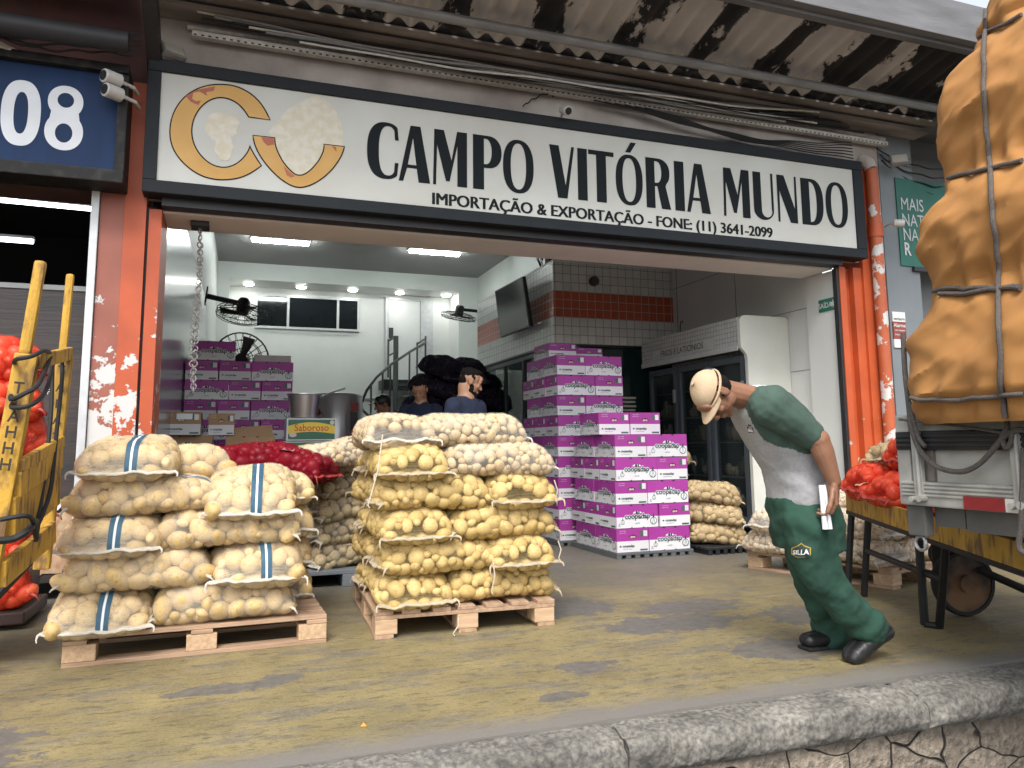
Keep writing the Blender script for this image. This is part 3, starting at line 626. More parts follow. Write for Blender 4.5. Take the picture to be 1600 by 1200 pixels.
GL = {
 'C': (.46, [[(.46, .70)]+[p for p in arc(.27, .5, .27, .5, 55, 305, 40, .82) if p[0] < .455]+[(.46, .30), (.405, .30)]+[p for p in reversed(arc(.305, .5, .135, .435, 45, 315, 34, .8)) if p[0] < .402]+[(.405, .70)]]),
 'A': (.5, [[(0, 0), (.07, 0), (.13, .24), (.285, .24), (.315, 0), (.5, 0), (.34, 1), (.18, 1)], [(.142, .30), (.278, .30), (.222, .78)]]),
 'M': (.64, [[(0, 0), (.055, 0), (.072, .72), (.24, .08), (.31, .08), (.455, .74), (.455, 0), (.64, 0), (.64, 1), (.45, 1), (.345, .46), (.20, 1), (.02, 1)]]),
 'P': (.5, [[(0, 0), (.19, 0), (.19, .40), (.24, .40)]+arc(.26, .70, .24, .30, -90, 90, 16, .9)+[(0, 1)], [(.19, .47), (.22, .47)]+arc(.22, .705, .105, .235, -90, 90, 14, .9)+[(.19, .94)]]),
 'O': (.52, O_(.52, .26, .86)),
 'V': (.48, [[(0, 1), (.18, 1), (.305, .25), (.425, 1), (.48, 1), (.335, 0), (.155, 0)]]),
 'I': (.18, [[(0, 0), (.18, 0), (.18, 1), (0, 1)]]),
 'T': (.47, [[(0, 1), (0, .91), (.145, .91), (.145, 0), (.325, 0), (.325, .91), (.47, .91), (.47, 1)]]),
 'R': (.5, [[(0, 0), (.18, 0), (.18, .44), (.23, .44), (.31, 0), (.5, 0), (.40, .45)]+arc(.25, .72, .24, .28, -48, 90, 14, .9)+[(0, 1)], [(.18, .51), (.22, .51)]+arc(.22, .725, .10, .215, -90, 90, 14, .9)+[(.18, .94)]]),
 'U': (.46, [[(0, 1), (.18, 1), (.18, .22)]+arc(.30, .2, .12, .14, 180, 360, 12)+[(.41, .22), (.41, 1), (.46, 1), (.46, .22)]+arc(.23, .22, .23, .22, 0, -180, 18)]),
 'N': (.46, [[(0, 0), (.045, 0), (.055, .66), (.29, 0), (.46, 0), (.46, 1), (.415, 1), (.405, .30), (.17, 1), (0, 1)]]),
 'D': (.5, [[(0, 0), (.20, 0)]+arc(.22, .5, .28, .5, -90, 90, 24, .8)+[(0, 1)], [(.19, .065)]+arc(.19, .5, .155, .435, -90, 90, 20, .8)+[(.19, .935)]]),
}
LET = [('C',573,622.5),('A',623,672),('M',676.6,729.7),('P',739,784),('O',786,834),('V',859,898),('I',903,918),('T',920,960),('O',962.5,1004.7),('R',1010,1048),('I',1054.7,1069.7),('A',1073,1110),('M',1130.6,1172),('U',1178,1209.3),('N',1215.6,1246),('D',1253,1287.5),('O',1291,1325.6)]
zt = at(597, 189, SY).z; zb = at(597, 277.3, SY).z
zt = (zt+at(1308, 286.5, SY).z)/2; zb = (zb+at(1308, 357.5, SY).z)/2
lt = MB()
for i, (g, xa, xb) in enumerate(LET):
    a = at(xa, 265+(xa-600)*.105, SY).x; c = at(xb, 265+(xb-600)*.105, SY).x; wd, ol = GL[g]
    vs, fs = fillpoly(ol); put2d(lt, ([(x/wd*(c-a), y*(zt-zb)) for x, y in vs], fs), (a, LY, zb))
    if i == 8: lt.poly([(a+.10, LY, zt+.02), (a+.15, LY, zt+.02), (a+.21, LY, zt+.115), (a+.155, LY, zt+.115)])
lt.build('sign_lettering', ink, sgn, fix=False)
s2 = MB(); a = at(673, 322, SY); c = at(1206, 370, SY); vs, fs = text_polys('IMPORTAÇÃO & EXPORTAÇÃO - FONE: (11) 3641-2099', 1, 0, 1, 'LEFT'); wd = max(v[0] for v in vs)
zz = at(860, 334, SY).z; hgt = at(700, 303, SY).z-at(700, 322, SY).z
k = hgt/.73; put2d(s2, ([(x/wd*(c.x-a.x), y*k) for x, y in vs], fs), (a.x, LY, (at(690, 319.5, SY).z+at(1150, 366.5, SY).z)/2))
for _k in (1, 2): put2d(s2, ([(x/wd*(c.x-a.x)+.005*_k, y*k) for x, y in vs], fs), (a.x, LY-.0006*_k, (at(690, 319.5, SY).z+at(1150, 366.5, SY).z)/2))
s2.build('sign_small_lettering', ink, sgn, fix=False)
# ring logo, traced as a flat print and laid on the panel
gold = mat('logo_gold', (.50, .27, .055), .5, scale=2.2, col2=(.62, .36, .10)); rust = mat('logo_rust', (.42, .11, .06), .5)
beige = mat('logo_beige', (.60, .545, .41), .5, scale=16, col2=(.645, .62, .53), thr=(.40, .60))
def zp(L, y): return [at(240+x/5, 110+yy/5, y) for x, yy in L]
Cc = [(915,390),(880,310),(820,225),(740,160),(640,115),(540,102),(430,108),(330,140),(245,195),(180,270),(138,360),(120,460),(128,560),(165,650),(230,730),(310,795),(400,840),(500,860),(600,858),(690,840),(775,800),(848,745),(805,680),(770,620),(752,580),(735,630),(690,690),(630,735),(560,755),(490,745),(430,715),(375,665),(330,600),(305,525),(302,440),(325,360),(370,290),(430,240),(500,215),(570,220),(640,250),(700,305),(740,368)]
Vv = [(772,503),(780,570),(820,660),(880,745),(960,830),(1050,895),(1130,923),(1210,910),(1300,865),(1390,790),(1460,695),(1490,625),(1495,592),(1328,572),(1325,620),(1295,690),(1240,760),(1180,808),(1140,815),(1100,805),(1030,735),(980,650),(955,580),(950,522)]
def inset(L, d):
    P = [Vector(p) for p in L]; n = len(P); out = []
    ar = sum(P[i].x*P[(i+1) % n].y-P[(i+1) % n].x*P[i].y for i in range(n)); sgnn = 1 if ar > 0 else -1
    for i in range(n):
        e0 = (P[i]-P[i-1]).normalized(); e1 = (P[(i+1) % n]-P[i]).normalized(); m_ = Vector((-(e0.y+e1.y), e0.x+e1.x)); m_ = m_.normalized()*sgnn if m_.length > .1 else Vector((0, 0))
        out.append(P[i]+m_*d)
    return out
def flat(name, L, y, m):
    b = MB(); pts = zp(L, y); vf = fillpoly([[(p.x, p.z) for p in pts]]); b.add([(x, y, z) for x, z in vf[0]], vf[1]); return b.build(name, m, sgn, fix=False)
rr = random.Random(4)
def blob(cx, cy, rx, ry, n=26, j=.22, rot=0):
    o = []
    for k in range(n):
        a = 2*pi*k/n; r = 1+rr.uniform(-j, j); x, y = rx*r*cos(a), ry*r*sin(a); o.append((cx+x*cos(rot)-y*sin(rot), cy+x*sin(rot)+y*cos(rot)))
    return o
flat('logo_shape', arc(1180, 520, 300, 340, -75, 95, 30)+[(1000, 700), (900, 480), (1050, 300)], SY-.0015, beige)
flat('logo_shape', blob(530, 440, 140, 110, 24, .12)+[], SY-.0016, beige); flat('logo_shape', blob(550, 600, 70, 110, 18, .12), SY-.0024, beige)
def soften(L, n=2):
    for _ in range(n):                                                       # corner cutting that keeps the sharp corners
        out = []
        for i in range(len(L)):
            a, p, c = Vector(L[i-1]), Vector(L[i]), Vector(L[(i+1) % len(L)])
            if (p-a).angle(c-p) > radians(42): out.append(tuple(p))
            else: out += [tuple(p.lerp(a, .25)), tuple(p.lerp(c, .25))]
        L = out
    return L
Cc, Vv = soften(Cc), soften(Vv)
for nm, L in (('logo_ring', Cc), ('logo_cup', Vv)):
    flat('logo_outline', L, LY, ink); flat(nm, inset(L, 10), LY-.0012, gold)
flat('logo_patch', [(250,200),(340,150),(480,125),(470,160),(410,170),(420,200),(360,165),(310,175),(300,220),(330,240),(370,235),(350,272),(290,245)], LY-.0024, rust)
flat('logo_patch', [(840,520),(940,530),(940,580),(890,588),(860,560)], LY-.0024, rust)
flat('logo_patch', [(1015,745),(1060,790),(1105,825),(1075,838),(1040,820)], LY-.0024, rust)
flat('logo_patch', [(1390,592),(1425,597),(1430,635),(1410,615)], LY-.0024, rust)

# ---- blue number sign next door
bs = thing('number_sign', 'blue number sign with white numerals 08 in a dark frame', 'sign', (-1.4, 5.7, 3.2))
b = MB(); b.box((-4.2, 5.70, 2.87), (-.80, 5.72, 3.56)); b.build('sign_face', mat('sign_blue', (.007, .030, .095), .6, spec=.25, var=.25, scale=3, stretch=(3, 1, .5)), bs)
b = MB(); b.box((-4.25, 5.64, 2.78), (-.735, 5.90, 2.869), .008); b.box((-4.25, 5.64, 3.561), (-.735, 5.90, 3.62), .008); b.box((-.799, 5.66, 2.87), (-.735, 5.90, 3.56), .008); b.box((-4.2, 5.73, 2.88), (-.8, 5.9, 3.55))
b.build('sign_frame', mat('weathered_black', (.045, .042, .038), .6, col2=(.014, .014, .014), scale=14, thr=(.5, .78), spec=.25), bs)
nm = MB()
zb0, zt0 = 2.985, 3.437
def num0(xa, xb): 
    w_ = xb-xa; return [arc(xa+w_/2, (zb0+zt0)/2, w_/2, (zt0-zb0)/2, 0, 360, 44, .82)[:-1], arc(xa+w_/2, (zb0+zt0)/2, w_/2-.073, (zt0-zb0)/2-.082, 0, 360, 36, .85)[:-1]]
vf = fillpoly(num0(-1.481, -1.253)); nm.add([(x, 5.697, z) for x, z in vf[0]], vf[1])
def num8(xa, xb):
    c = (xa+xb)/2; w_ = (xb-xa)/2
    o = arc(c, 3.115, w_, .13, 140, 400, 30, .95)+arc(c, 3.325, w_*.92, .112, -40, 220, 30, .95)
    return [o, arc(c, 3.335, w_*.43, .052, 0, 360, 24)[:-1], arc(c, 3.105, w_*.45, .067, 0, 360, 24)[:-1]]
vf = fillpoly(num8(-1.227, -.999)); nm.add([(x, 5.697, z) for x, z in vf[0]], vf[1])
nm.build('sign_numerals', mat('numeral_white', (.68, .71, .74), .5, var=.1, scale=5), bs, fix=False)

# ---- neighbour on the left: dark opening, banner, wall above
ln = thing('left_neighbour_shop', 'dark open front of the neighbouring shop with reddish wall above the blue sign', 'building', (-3, YF, 0))
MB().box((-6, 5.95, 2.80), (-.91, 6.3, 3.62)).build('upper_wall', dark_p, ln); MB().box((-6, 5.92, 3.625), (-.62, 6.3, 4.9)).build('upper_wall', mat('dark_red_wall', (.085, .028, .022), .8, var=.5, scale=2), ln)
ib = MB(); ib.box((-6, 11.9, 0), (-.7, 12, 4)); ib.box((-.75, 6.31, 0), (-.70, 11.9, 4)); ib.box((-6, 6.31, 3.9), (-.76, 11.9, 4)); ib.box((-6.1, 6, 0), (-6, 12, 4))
ib.build('dark_room', mat('near_black_wall', (.02, .02, .02), .9), ln)  # near-black walls all round the neighbouring room
def nlamp(pa, pb, label):
    a, c = at(*pa, 8.5), at(*pb, 8.5); t = thing('neighbour_lamp', label, 'lamp', a, 'tube lamps in the dark shop'); MB().tube([a, c], .02, 8).build('lamp_tube', mat('cold_tube', (.85, .95, 1), .4, var=0, emit=5), t); MB().beam(a+Vector((0, .03, .04)), c+Vector((0, .03, .04)), .08, .03).build('lamp_body', MATS['lamp_white'], t)
nlamp((-40, 309), (143, 327), 'long lit tube lamp high in the dark neighbouring opening'); nlamp((-40, 371), (52, 378), 'short lit tube lamp low in the dark neighbouring opening')
bn = thing('food_banner', 'dark printed banner with food pictures hanging in the left opening', 'banner', (-1.6, 6.1, 0))
zt_ = at(60, 452, 6.1).z
MB().box((-3.2, 6.10, .12), (-.955, 6.115, zt_)).build('banner_sheet', mat('banner_print', (.018, .020, .022), .55, scale=2.5, stretch=(.4, 1, 4), col2=(.045, .030, .026), bump=.25, bscale=14), bn)
MB().box((-3.2, 6.09, zt_), (-.955, 6.12, zt_+.035)).build('banner_rail', greym, bn)
bt = MB(); q = at(97, 600, 6.095)
put_text(bt, 'S', at(100, 607, 6.095), .11, off=.02); put_text(bt, 'P  AR', at(88, 616, 6.095), .05, off=.01); put_text(bt, 'C', at(103, 585, 6.095), .09, off=.02)
bt.build('banner_lettering', mat('print_white', (.6, .6, .6), .5), bn, fix=False)
fm = MB(); fr_ = random.Random(11)
meat = [mat('print_meat', (.30, .13, .07), .5, scale=14, col2=(.52, .38, .24)), mat('print_bread', (.48, .36, .22), .5, scale=10, col2=(.25, .09, .05))]
for (x, y, rx, ry, k) in ((88, 845, .17, .09, 0), (60, 870, .16, .08, 1), (100, 815, .11, .07, 1), (62, 815, .13, .08, 0), (110, 860, .09, .08, 0), (40, 850, .15, .12, 1), (80, 880, .16, .07, 0), (30, 890, .15, .08, 0), (110, 840, .08, .05, 1)):
    c = at(x, y, 6.095); fm.mi = k; o = [(c.x+rx*(1+fr_.uniform(-.15, .15))*cos(2*pi*i/14), 6.0985-.0009*len(fm.f), c.z+ry*(1+fr_.uniform(-.15, .15))*sin(2*pi*i/14)) for i in range(14)]; fm.poly(o)
fm.build('banner_food_print', meat, bn, fix=False)
c = at(76, 780, 6.08); bw_ = MB(); bw_.mi = 0; bw_.poly([(c.x+.085*cos(a), 6.085, c.z-.02+.075*sin(a)) for a in [pi+pi*i/12 for i in range(13)]]); bw_.mi = 1; bw_.poly([(c.x+.082*cos(2*pi*i/16), 6.083, c.z-.015+.028*sin(2*pi*i/16)) for i in range(16)])
bw_.build('banner_bowl_print', [MATS['numeral_white'], mat('print_food', (.55, .42, .12), .5, scale=30, col2=(.25, .32, .08))], bn, fix=False)
dp_ = thing('dark_crates', 'low dark crate pile in front of the left banner', 'crate', (-1.6, 5.3, 0)); k = MB()
k.box((-2.6, 5.2, .03), (-1.05, 5.8, .10), .01); k.box((-2.6, 5.25, .12), (-1.1, 5.8, .3), .01); k.build('crate_body', mat('dark_brown_plastic', (.04, .018, .015), .5), dp_)

# ---- neighbour on the right: grey wall, green banner, alarm plate
rn = thing('right_neighbour_wall', 'grey painted neighbouring wall behind the tarp covered load', 'building', (7, YF, 0))
MB().box((6.21, 5.95, 0), (6.66, 6.4, 4.9)).build('wall_pier', mat('blue_grey_paint', (.20, .225, .24), .6, var=.15, scale=2, bump=.1), rn)
MB().box((6.66, 6.25, 0), (12, 6.4, 4.9)).build('wall', mat('grey_shutter', (.17, .175, .18), .6, var=.2, scale=2), rn)
gb = thing('green_banner', 'green banner with white capital letters on the right hand neighbour', 'banner', (6.9, 6.2, 3.3))
g0 = at(1399, 277, 5.93); g1 = at(1427, 416, 5.93)
MB().box((g0.x, 5.935, g1.z), (g0.x+1.3, 5.945, g0.z)).build('banner_sheet', mat('banner_green', (.012, .16, .115), .45, var=.35, scale=2.2, bump=.5, bscale=4), gb)
gt = MB()
for k, wd in enumerate(('MAIS', 'NATURAL', 'NA', 'ROÇA')):
    y = (326, 351, 374, 397)[k]; q = at((1408, 1410, 1412, 1414)[k]-.5, y+1, 5.93); put_text(gt, wd[:4] if k != 1 else 'NAT', (q.x, 5.930, q.z), .19, off=.0, sx=.78, align='LEFT') if k != 3 else put_text(gt, 'R', (q.x, 5.930, q.z), .19, off=.02, sx=.78, align='LEFT')
gt.build('banner_lettering', MATS['print_white'], gb, fix=False)
MB().box((g0.x+.15, 5.915, g1.z-.05), (g0.x+1.3, 5.948, g1.z-.005)).build('banner_rod', blackm, gb)
ap = thing('alarm_plate', 'small white and red alarm warning plate on the grey wall', 'sign', (6.24, 5.94, 2.1))
ax0, ax1, az1, az0 = 6.235, 6.40, 2.30, 1.935
b = MB(); b.mi = 0; b.box((ax0, 5.935, az1-.10), (ax1, 5.948, az1)); b.box((ax0, 5.935, az0), (ax1, 5.948, az0+.085)); b.mi = 1; b.box((ax0, 5.935, az0+.086), (ax1, 5.948, az1-.101)); b.build('plate', [MATS['sign_white'], mat('plate_red', (.30, .06, .05), .5)], ap)
b = MB(); xm = (ax0+ax1)/2; b.mi = 1; put_text(b, 'verisure', (xm, 5.933, az1-.085), .044, off=.01); b.mi = 0; put_text(b, 'Alarme', (xm, 5.933, az1-.155), .052, off=.01); put_text(b, 'com resposta', (xm, 5.933, az1-.195), .024, off=.01); put_text(b, 'Aviso à Polícia', (xm, 5.933, az1-.24), .024, off=.01); b.build('plate_lettering', [MATS['sign_white'], ink], ap, fix=False)

# ---- canopy
roofm = bpy.data.materials.new('sooty_fibre_cement'); roofm.use_nodes = True
def _roof():
    n = roofm.node_tree.nodes; l = roofm.node_tree.links; p = n['Principled BSDF']; p.inputs['Roughness'].default_value = .9
    tc = n.new('ShaderNodeTexCoord')
    def nz(sc, st, det=8, ro=.65):
        mp = n.new('ShaderNodeMapping'); mp.inputs['Scale'].default_value = st; l.new(tc.outputs['Object'], mp.inputs[0]); t = n.new('ShaderNodeTexNoise'); t.inputs['Scale'].default_value = sc; t.inputs['Detail'].default_value = det; t.inputs['Roughness'].default_value = ro; l.new(mp.outputs[0], t.inputs['Vector']); return t.outputs['Fac']
    s = n.new('ShaderNodeSeparateXYZ'); l.new(tc.outputs['Object'], s.inputs[0])
    # soot lies in broad bands between sheet laps
    mm = n.new('ShaderNodeMath'); mm.operation = 'SINE'; mu = n.new('ShaderNodeMath'); mu.operation = 'MULTIPLY'; mu.inputs[1].default_value = 2*pi/.72; l.new(s.outputs[0], mu.inputs[0]); l.new(mu.outputs[0], mm.inputs[0])
    sc = n.new('ShaderNodeMath'); sc.operation = 'MULTIPLY_ADD'; sc.inputs[1].default_value = .16; l.new(mm.outputs[0], sc.inputs[0]); l.new(nz(2.2, (1.6, .8, 1)), sc.inputs[2])
    mx0 = n.new('ShaderNodeMapRange'); mx0.inputs[1].default_value = 1.5; mx0.inputs[2].default_value = 3.2; mx0.inputs[3].default_value = -.10; mx0.inputs[4].default_value = .14; l.new(s.outputs[0], mx0.inputs[0])
    a2 = n.new('ShaderNodeMath'); a2.operation = 'ADD'; l.new(sc.outputs[0], a2.inputs[0]); l.new(mx0.outputs[0], a2.inputs[1])
    # the eave end of each sheet stays pale
    my = n.new('ShaderNodeMapRange'); my.inputs[1].default_value = 5.35; my.inputs[2].default_value = 5.05; my.inputs[3].default_value = -.25; my.inputs[4].default_value = 0; l.new(s.outputs[1], my.inputs[0])
    a3 = n.new('ShaderNodeMath'); a3.operation = 'ADD'; l.new(a2.outputs[0], a3.inputs[0]); l.new(my.outputs[0], a3.inputs[1])
    f = n.new('ShaderNodeMath'); f.operation = 'MULTIPLY_ADD'; f.inputs[1].default_value = .28; l.new(nz(14, (1, .5, 1), 10, .75), f.inputs[0]); l.new(a3.outputs[0], f.inputs[2])
    r = n.new('ShaderNodeValToRGB'); r.color_ramp.elements[0].position = .605; r.color_ramp.elements[0].color = (.60, .575, .555, 1); r.color_ramp.elements[1].position = .645; r.color_ramp.elements[1].color = (.030, .029, .032, 1); l.new(f.outputs[0], r.inputs[0])
    m2 = n.new('ShaderNodeMix'); m2.data_type = 'RGBA'; m2.blend_type = 'MULTIPLY'; m2.inputs[0].default_value = .35; l.new(r.outputs[0], m2.inputs[6]); l.new(nz(6, (1, .3, 1)), m2.inputs[7]); l.new(m2.outputs[2], p.inputs['Base Color'])
_roof()
can = thing('canopy', 'sooty corrugated canopy roof over the loading dock', 'canopy', (2.8, 5, 4.3))
CY0, CY1, CS = 5.62, 4.52, .21
pz = at(981, 97, CY0).z
def rz(y): return pz+CS*(CY0-y)
b = MB(); nx = 640; ny = 5; xa, xb = -3.2, 9.5  # hidden right end extended to shade the neighbouring wall
vs = []
for j in range(ny+1):
    y = CY0+(CY1-CY0)*j/ny
    for i in range(nx+1):
        x = xa+(xb-xa)*i/nx; vs.append((x, y, rz(y)+.032*sin(2*pi*x/.18)))
top = [(x, y, z+.008) for x, y, z in vs]; o = len(vs)
fs = [(j*(nx+1)+i, (j+1)*(nx+1)+i, (j+1)*(nx+1)+i+1, j*(nx+1)+i+1) for j in range(ny) for i in range(nx)]
fs2 = [tuple(reversed([k+o for k in f])) for f in fs]
fs3 = [(i, i+1, o+i+1, o+i) for i in range(nx)]
b.add(vs+top, fs+fs2+fs3); b.build('corrugated_sheets', roofm, can, smooth=50, fix=False)
beamm = mat('weathered_grey_beam', (.17, .17, .175), .7, var=.45, scale=3, stretch=(.4, 1, 2), bump=.2)
bq = atz(1300, 28, rz(4.55)-.06); BYY = 4.56
bzb = at(1300, 28, BYY).z
bx1 = at(1516, 78, BYY).x
b = MB(); b.box((xa, BYY-.10, bzb), (9.4, BYY, bzb+.34), .006); b.box((xa, BYY-.02, bzb-.03), (9.4, BYY+.05, bzb+.02), .004); b.build('edge_beam', beamm, can)
b = MB(); b.tube([(xa, 5.30, at(981, 80, 5.3).z), (9.2, 5.30, at(981, 80, 5.3).z)], .040, 16); b.build('support_pipe', mat('painted_steel_pipe', (.30, .305, .31), .5, .3, var=.35, scale=7, stretch=(.5, 1, 1)), can, smooth=True)
lw_ = MB(); 
for (ya, yb_, za, zb_) in ((5.64, 5.80, -.055, -.03), (5.72, 5.93, -.12, -.085)): lw_.box((-.7, ya, pz+za), (6.7, yb_, pz+zb_))
lw_.build('wall_boards', mat('sooty_boards', (.34, .30, .275), .85, var=.6, scale=5, stretch=(.25, 1, 1)), can)
b = MB(); b.box((-.7, 5.585, pz+.037), (9.5, 6.4, pz+.07)); b.box((-6, 4.6, pz+.1), (-.75, 6.4, pz+.14)); b.build('flashing', beamm, can)
for x in (-.60,):
    MB().beam((x, 5.92, pz-.55), (x, 4.6, pz+.12), .09, .14).build('canopy_bracket', mat('black_steel', (.022, .022, .025), .6), can)
MB().tube([(-6, 5.45, at(60, 45, 5.45).z), (-.72, 5.45, at(60, 45, 5.45).z)], .07, 14).build('gutter_pipe', MATS['black_steel'], can, smooth=True)
# cable tray, cables
def traym():
    m = mat('dusty_white', (.66, .64, .60), .7, var=.25, scale=20); m = m.copy(); m.name = 'perforated_tray'; n = m.node_tree.nodes; l = m.node_tree.links; p = n['Principled BSDF']
    tc = n.new('ShaderNodeTexCoord'); s = n.new('ShaderNodeSeparateXYZ'); l.new(tc.outputs['Object'], s.inputs[0])
    def mm(op, a, v):
        x = n.new('ShaderNodeMath'); x.operation = op; l.new(a, x.inputs[0])
        if hasattr(v, 'links'): l.new(v, x.inputs[1])
        else: x.inputs[1].default_value = v
        return x.outputs[0]
    f = mm('LESS_THAN', mm('FRACT', mm('MULTIPLY', s.outputs[0], 20.), 0.), .42); zc = mm('LESS_THAN', mm('ABSOLUTE', mm('ADD', s.outputs[2], .010), 0.), .006)
    mx = n.new('ShaderNodeMix'); mx.data_type = 'RGBA'; l.new(mm('MULTIPLY', f, zc), mx.inputs[0]); l.new(p.inputs['Base Color'].links[0].from_socket, mx.inputs[6]); mx.inputs[7].default_value = (.02, .02, .02, 1); l.new(mx.outputs[2], p.inputs['Base Color']); return m
mat('dusty_white', (.66, .64, .60), .7, var=.25, scale=20)
ct = thing('cable_tray', 'long white perforated cable tray above the shop sign', 'cable tray', (2.8, 5.88, (at(300, 57, 5.86).z+at(1385, 222, 5.86).z)/2))
ta, tb = at(300, 57, 5.86), at(1385, 222, 5.86); zt2 = (ta.z+tb.z)/2
b = MB(); b.box((ta.x, 5.84, zt2-.022), (tb.x, 5.90, zt2+.022), .003); b.build('tray', traym(), ct)
rr = random.Random(21)
def cable(name, label, x0, z0, x1, z1_, sag, y, r, grp='cables along the canopy wall', m=blackm):
    pts = []
    for k in range(25):
        t = k/24; pts.append((x0+(x1-x0)*t, y+.02*sin(t*9+x0), z0+(z1_-z0)*t-sag*4*t*(1-t)+.008*sin(t*23+z0*9)))
    return tag(MB().tube(pts, r, 6).build(name, m, None, smooth=True), label, 'cable', grp)
for i in range(6):
    cable('cable', 'thin black cable sagging between the white cable tray and the sign frame on the right', 2.9+.1*i, zt2-.03, 5.75, 3.80+.035*i, .05+.012*i, 5.83, .006, 'thin cables fanning down to the right of the sign')
for i in range(5):
    cable('cable', 'dark cable running along the wall just above the white cable tray', -.3+.3*i, zt2+.10-.02*i, 5.9-.2*i, zt2+.06+.022*i, .03+.01*i, 5.80-.01*i, .009+.004*(i % 2), 'dark cables above the white tray')
cable('conduit', 'grey conduit running along the upper wall under the roof boards', -.4, pz-.17, 6.3, pz-.16, .0, 5.92, .022, None, MATS['dusty_white'])
cable('cable', 'short loose cable end hanging below the cable tray over the shop name', 2.55, zt2-.02, 2.25, 3.86, -.05, 5.90, .006, None)
for i in range(8):
    cable('cable', 'dusty cable strung under the roof boards above the tray', -.45+.12*i, pz-.10-.022*i, 5.6-.35*(i % 3), pz-.12-.018*((i*3) % 7), .02+.012*(i % 4), 5.78-.012*i, .006+.003*(i % 3), 'dusty cables under the roof boards', (blackm, MATS['dusty_white'], greym)[i % 3])
# cables near the left and right corners
for i in range(5):
    cable('cable', 'tangled black cable over the blue number sign corner', -1.5-.2*i, 3.66+.01*i, -.72+.02*i, 3.70+.03*i, .03, 5.62-.02*i, .007, 'tangled cables at the blue sign')
for i in range(6):
    cable('cable', 'tangled black cable above the green banner', 6.15+.05*i, 4.0-.05*i, 7.4, 3.95-.08*i, .12+.02*i, 5.9+.02*i, .008, 'tangled cables above the green banner')
# cameras and floodlights
camw = mat('camera_white', (.55, .54, .51), .4, var=.2, scale=14)
def bullet(p, d, label, s=1., col=None):
    t = thing('security_camera', label, 'camera', p, 'security cameras'); d = Vector(d).normalized()
    MB().tube([p-d*.055*s, p-d*.05*s, p+d*.045*s, p+d*.05*s], [.028*s, .042*s, .042*s, .037*s], 14).build('housing', col or camw, t, smooth=True)
    MB().tube([p+d*.049*s, p+d*.054*s], .030*s, 14).build('lens', blackm, t)
    MB().tube([p-d*.05*s, p-d*.09*s+Vector((.04*s, .05*s, 0)), p-d*.08*s+Vector((.06*s, .14*s, 0))], .012*s, 8).build('bracket', col or camw, t)
    return t
bullet(at(174, 122, 5.58), (-.75, -.65, -.05), 'upper white bullet camera on the corner of the blue sign', 1.15)
bullet(at(176, 144, 5.58), (-.75, -.65, -.02), 'lower white bullet camera on the corner of the blue sign', 1.15)
bullet(at(884, 172, 5.7), (.1, -.85, -.5), 'dark bodied dome style camera hanging above the letters of the shop sign', 1.0)
bullet(at(1405, 349, 5.7), (.75, -.6, -.15), 'small white bullet camera in front of the green banner', .95)
def flood(p, label, rx, rzz):
    t = thing('floodlight', label, 'floodlight', p, 'floodlights'); R = Matrix.Rotation(rzz, 3, 'Z') @ Matrix.Rotation(rx, 3, 'X'); T = lambda v: p+R @ Vector(v)
    b = MB(); b.box((-.085, -.02, -.065), (.085, .03, .065), .01); b.v = [tuple(T(v)) for v in b.v]; b.build('housing', mat('flood_grey', (.25, .24, .22), .5, var=.3, scale=15), t)
    b = MB(); b.box((-.07, -.024, -.05), (.07, -.021, .05)); b.v = [tuple(T(v)) for v in b.v]; b.build('glass', mat('flood_glass', (.5, .48, .42), .2), t)
    MB().tube([T((-.09, 0, 0)), T((-.09, .06, .06)), T((.09, .06, .06)), T((.09, 0, 0))], .008, 6).build('yoke', blackm, t)
flood(at(270, 80, 5.8), 'tilted grey floodlight above the left end of the shop sign', -.6, .5)
flood(at(1405, 250, 5.75), 'tilted grey floodlight above the green banner', -.5, -.6)
bt_ = thing('white_board_piece', 'pale board scrap lying on top of the blue sign', 'board', at(10, 78, 5.6)); MB().beam(at(-20, 62, 5.6), at(32, 86, 5.7), .06, .03).build('board', MATS['dusty_white'], bt_)
# ================================================================== PALLETS, SACKS, BOXES
wood = mat('pallet_wood', (.46, .31, .20), .8, scale=4, stretch=(1, 9, 9), col2=(.27, .175, .11), bump=.3, bscale=20, thr=(.3, .75))
wood2 = mat('pallet_block_wood', (.56, .39, .24), .8, scale=7, stretch=(9, 1, 9), col2=(.38, .25, .15), bump=.2, bscale=20, thr=(.3, .75))
stampm = mat('stamp_ink', (.05, .035, .03), .8)
def pallet(label, loc, rz, stamp=True):
    t = thing('pallet', label, 'pallet', (0, 0, 0), 'wooden pallets on the dock'); r = random.Random(len(label))
    b = MB()
    for k in range(7):
        y = -.45+k*.15+r.uniform(-.008, .008); b.box((-.6, y-.05, .120), (.6, y+.05, .141), .003)
    for x in (-.55, 0, .55): b.box((x-.05, -.5, .099), (x+.05, .5, .119), .003)
    b.build('top_deck', wood, t)
    b = MB()
    for y in (-.45, 0, .45): b.box((-.6, y-.05, 0), (.6, y+.05, .021), .003)
    b.build('bottom_deck', wood, t)
    for x in (-.53, 0, .53):
        for y in (-.44, 0, .44): MB().box((x-.07, y-.058, .022), (x+.07, y+.058, .098), .004).build('block', wood2, t)
    t.location = loc; t.rotation_euler = (0, 0, rz); return t
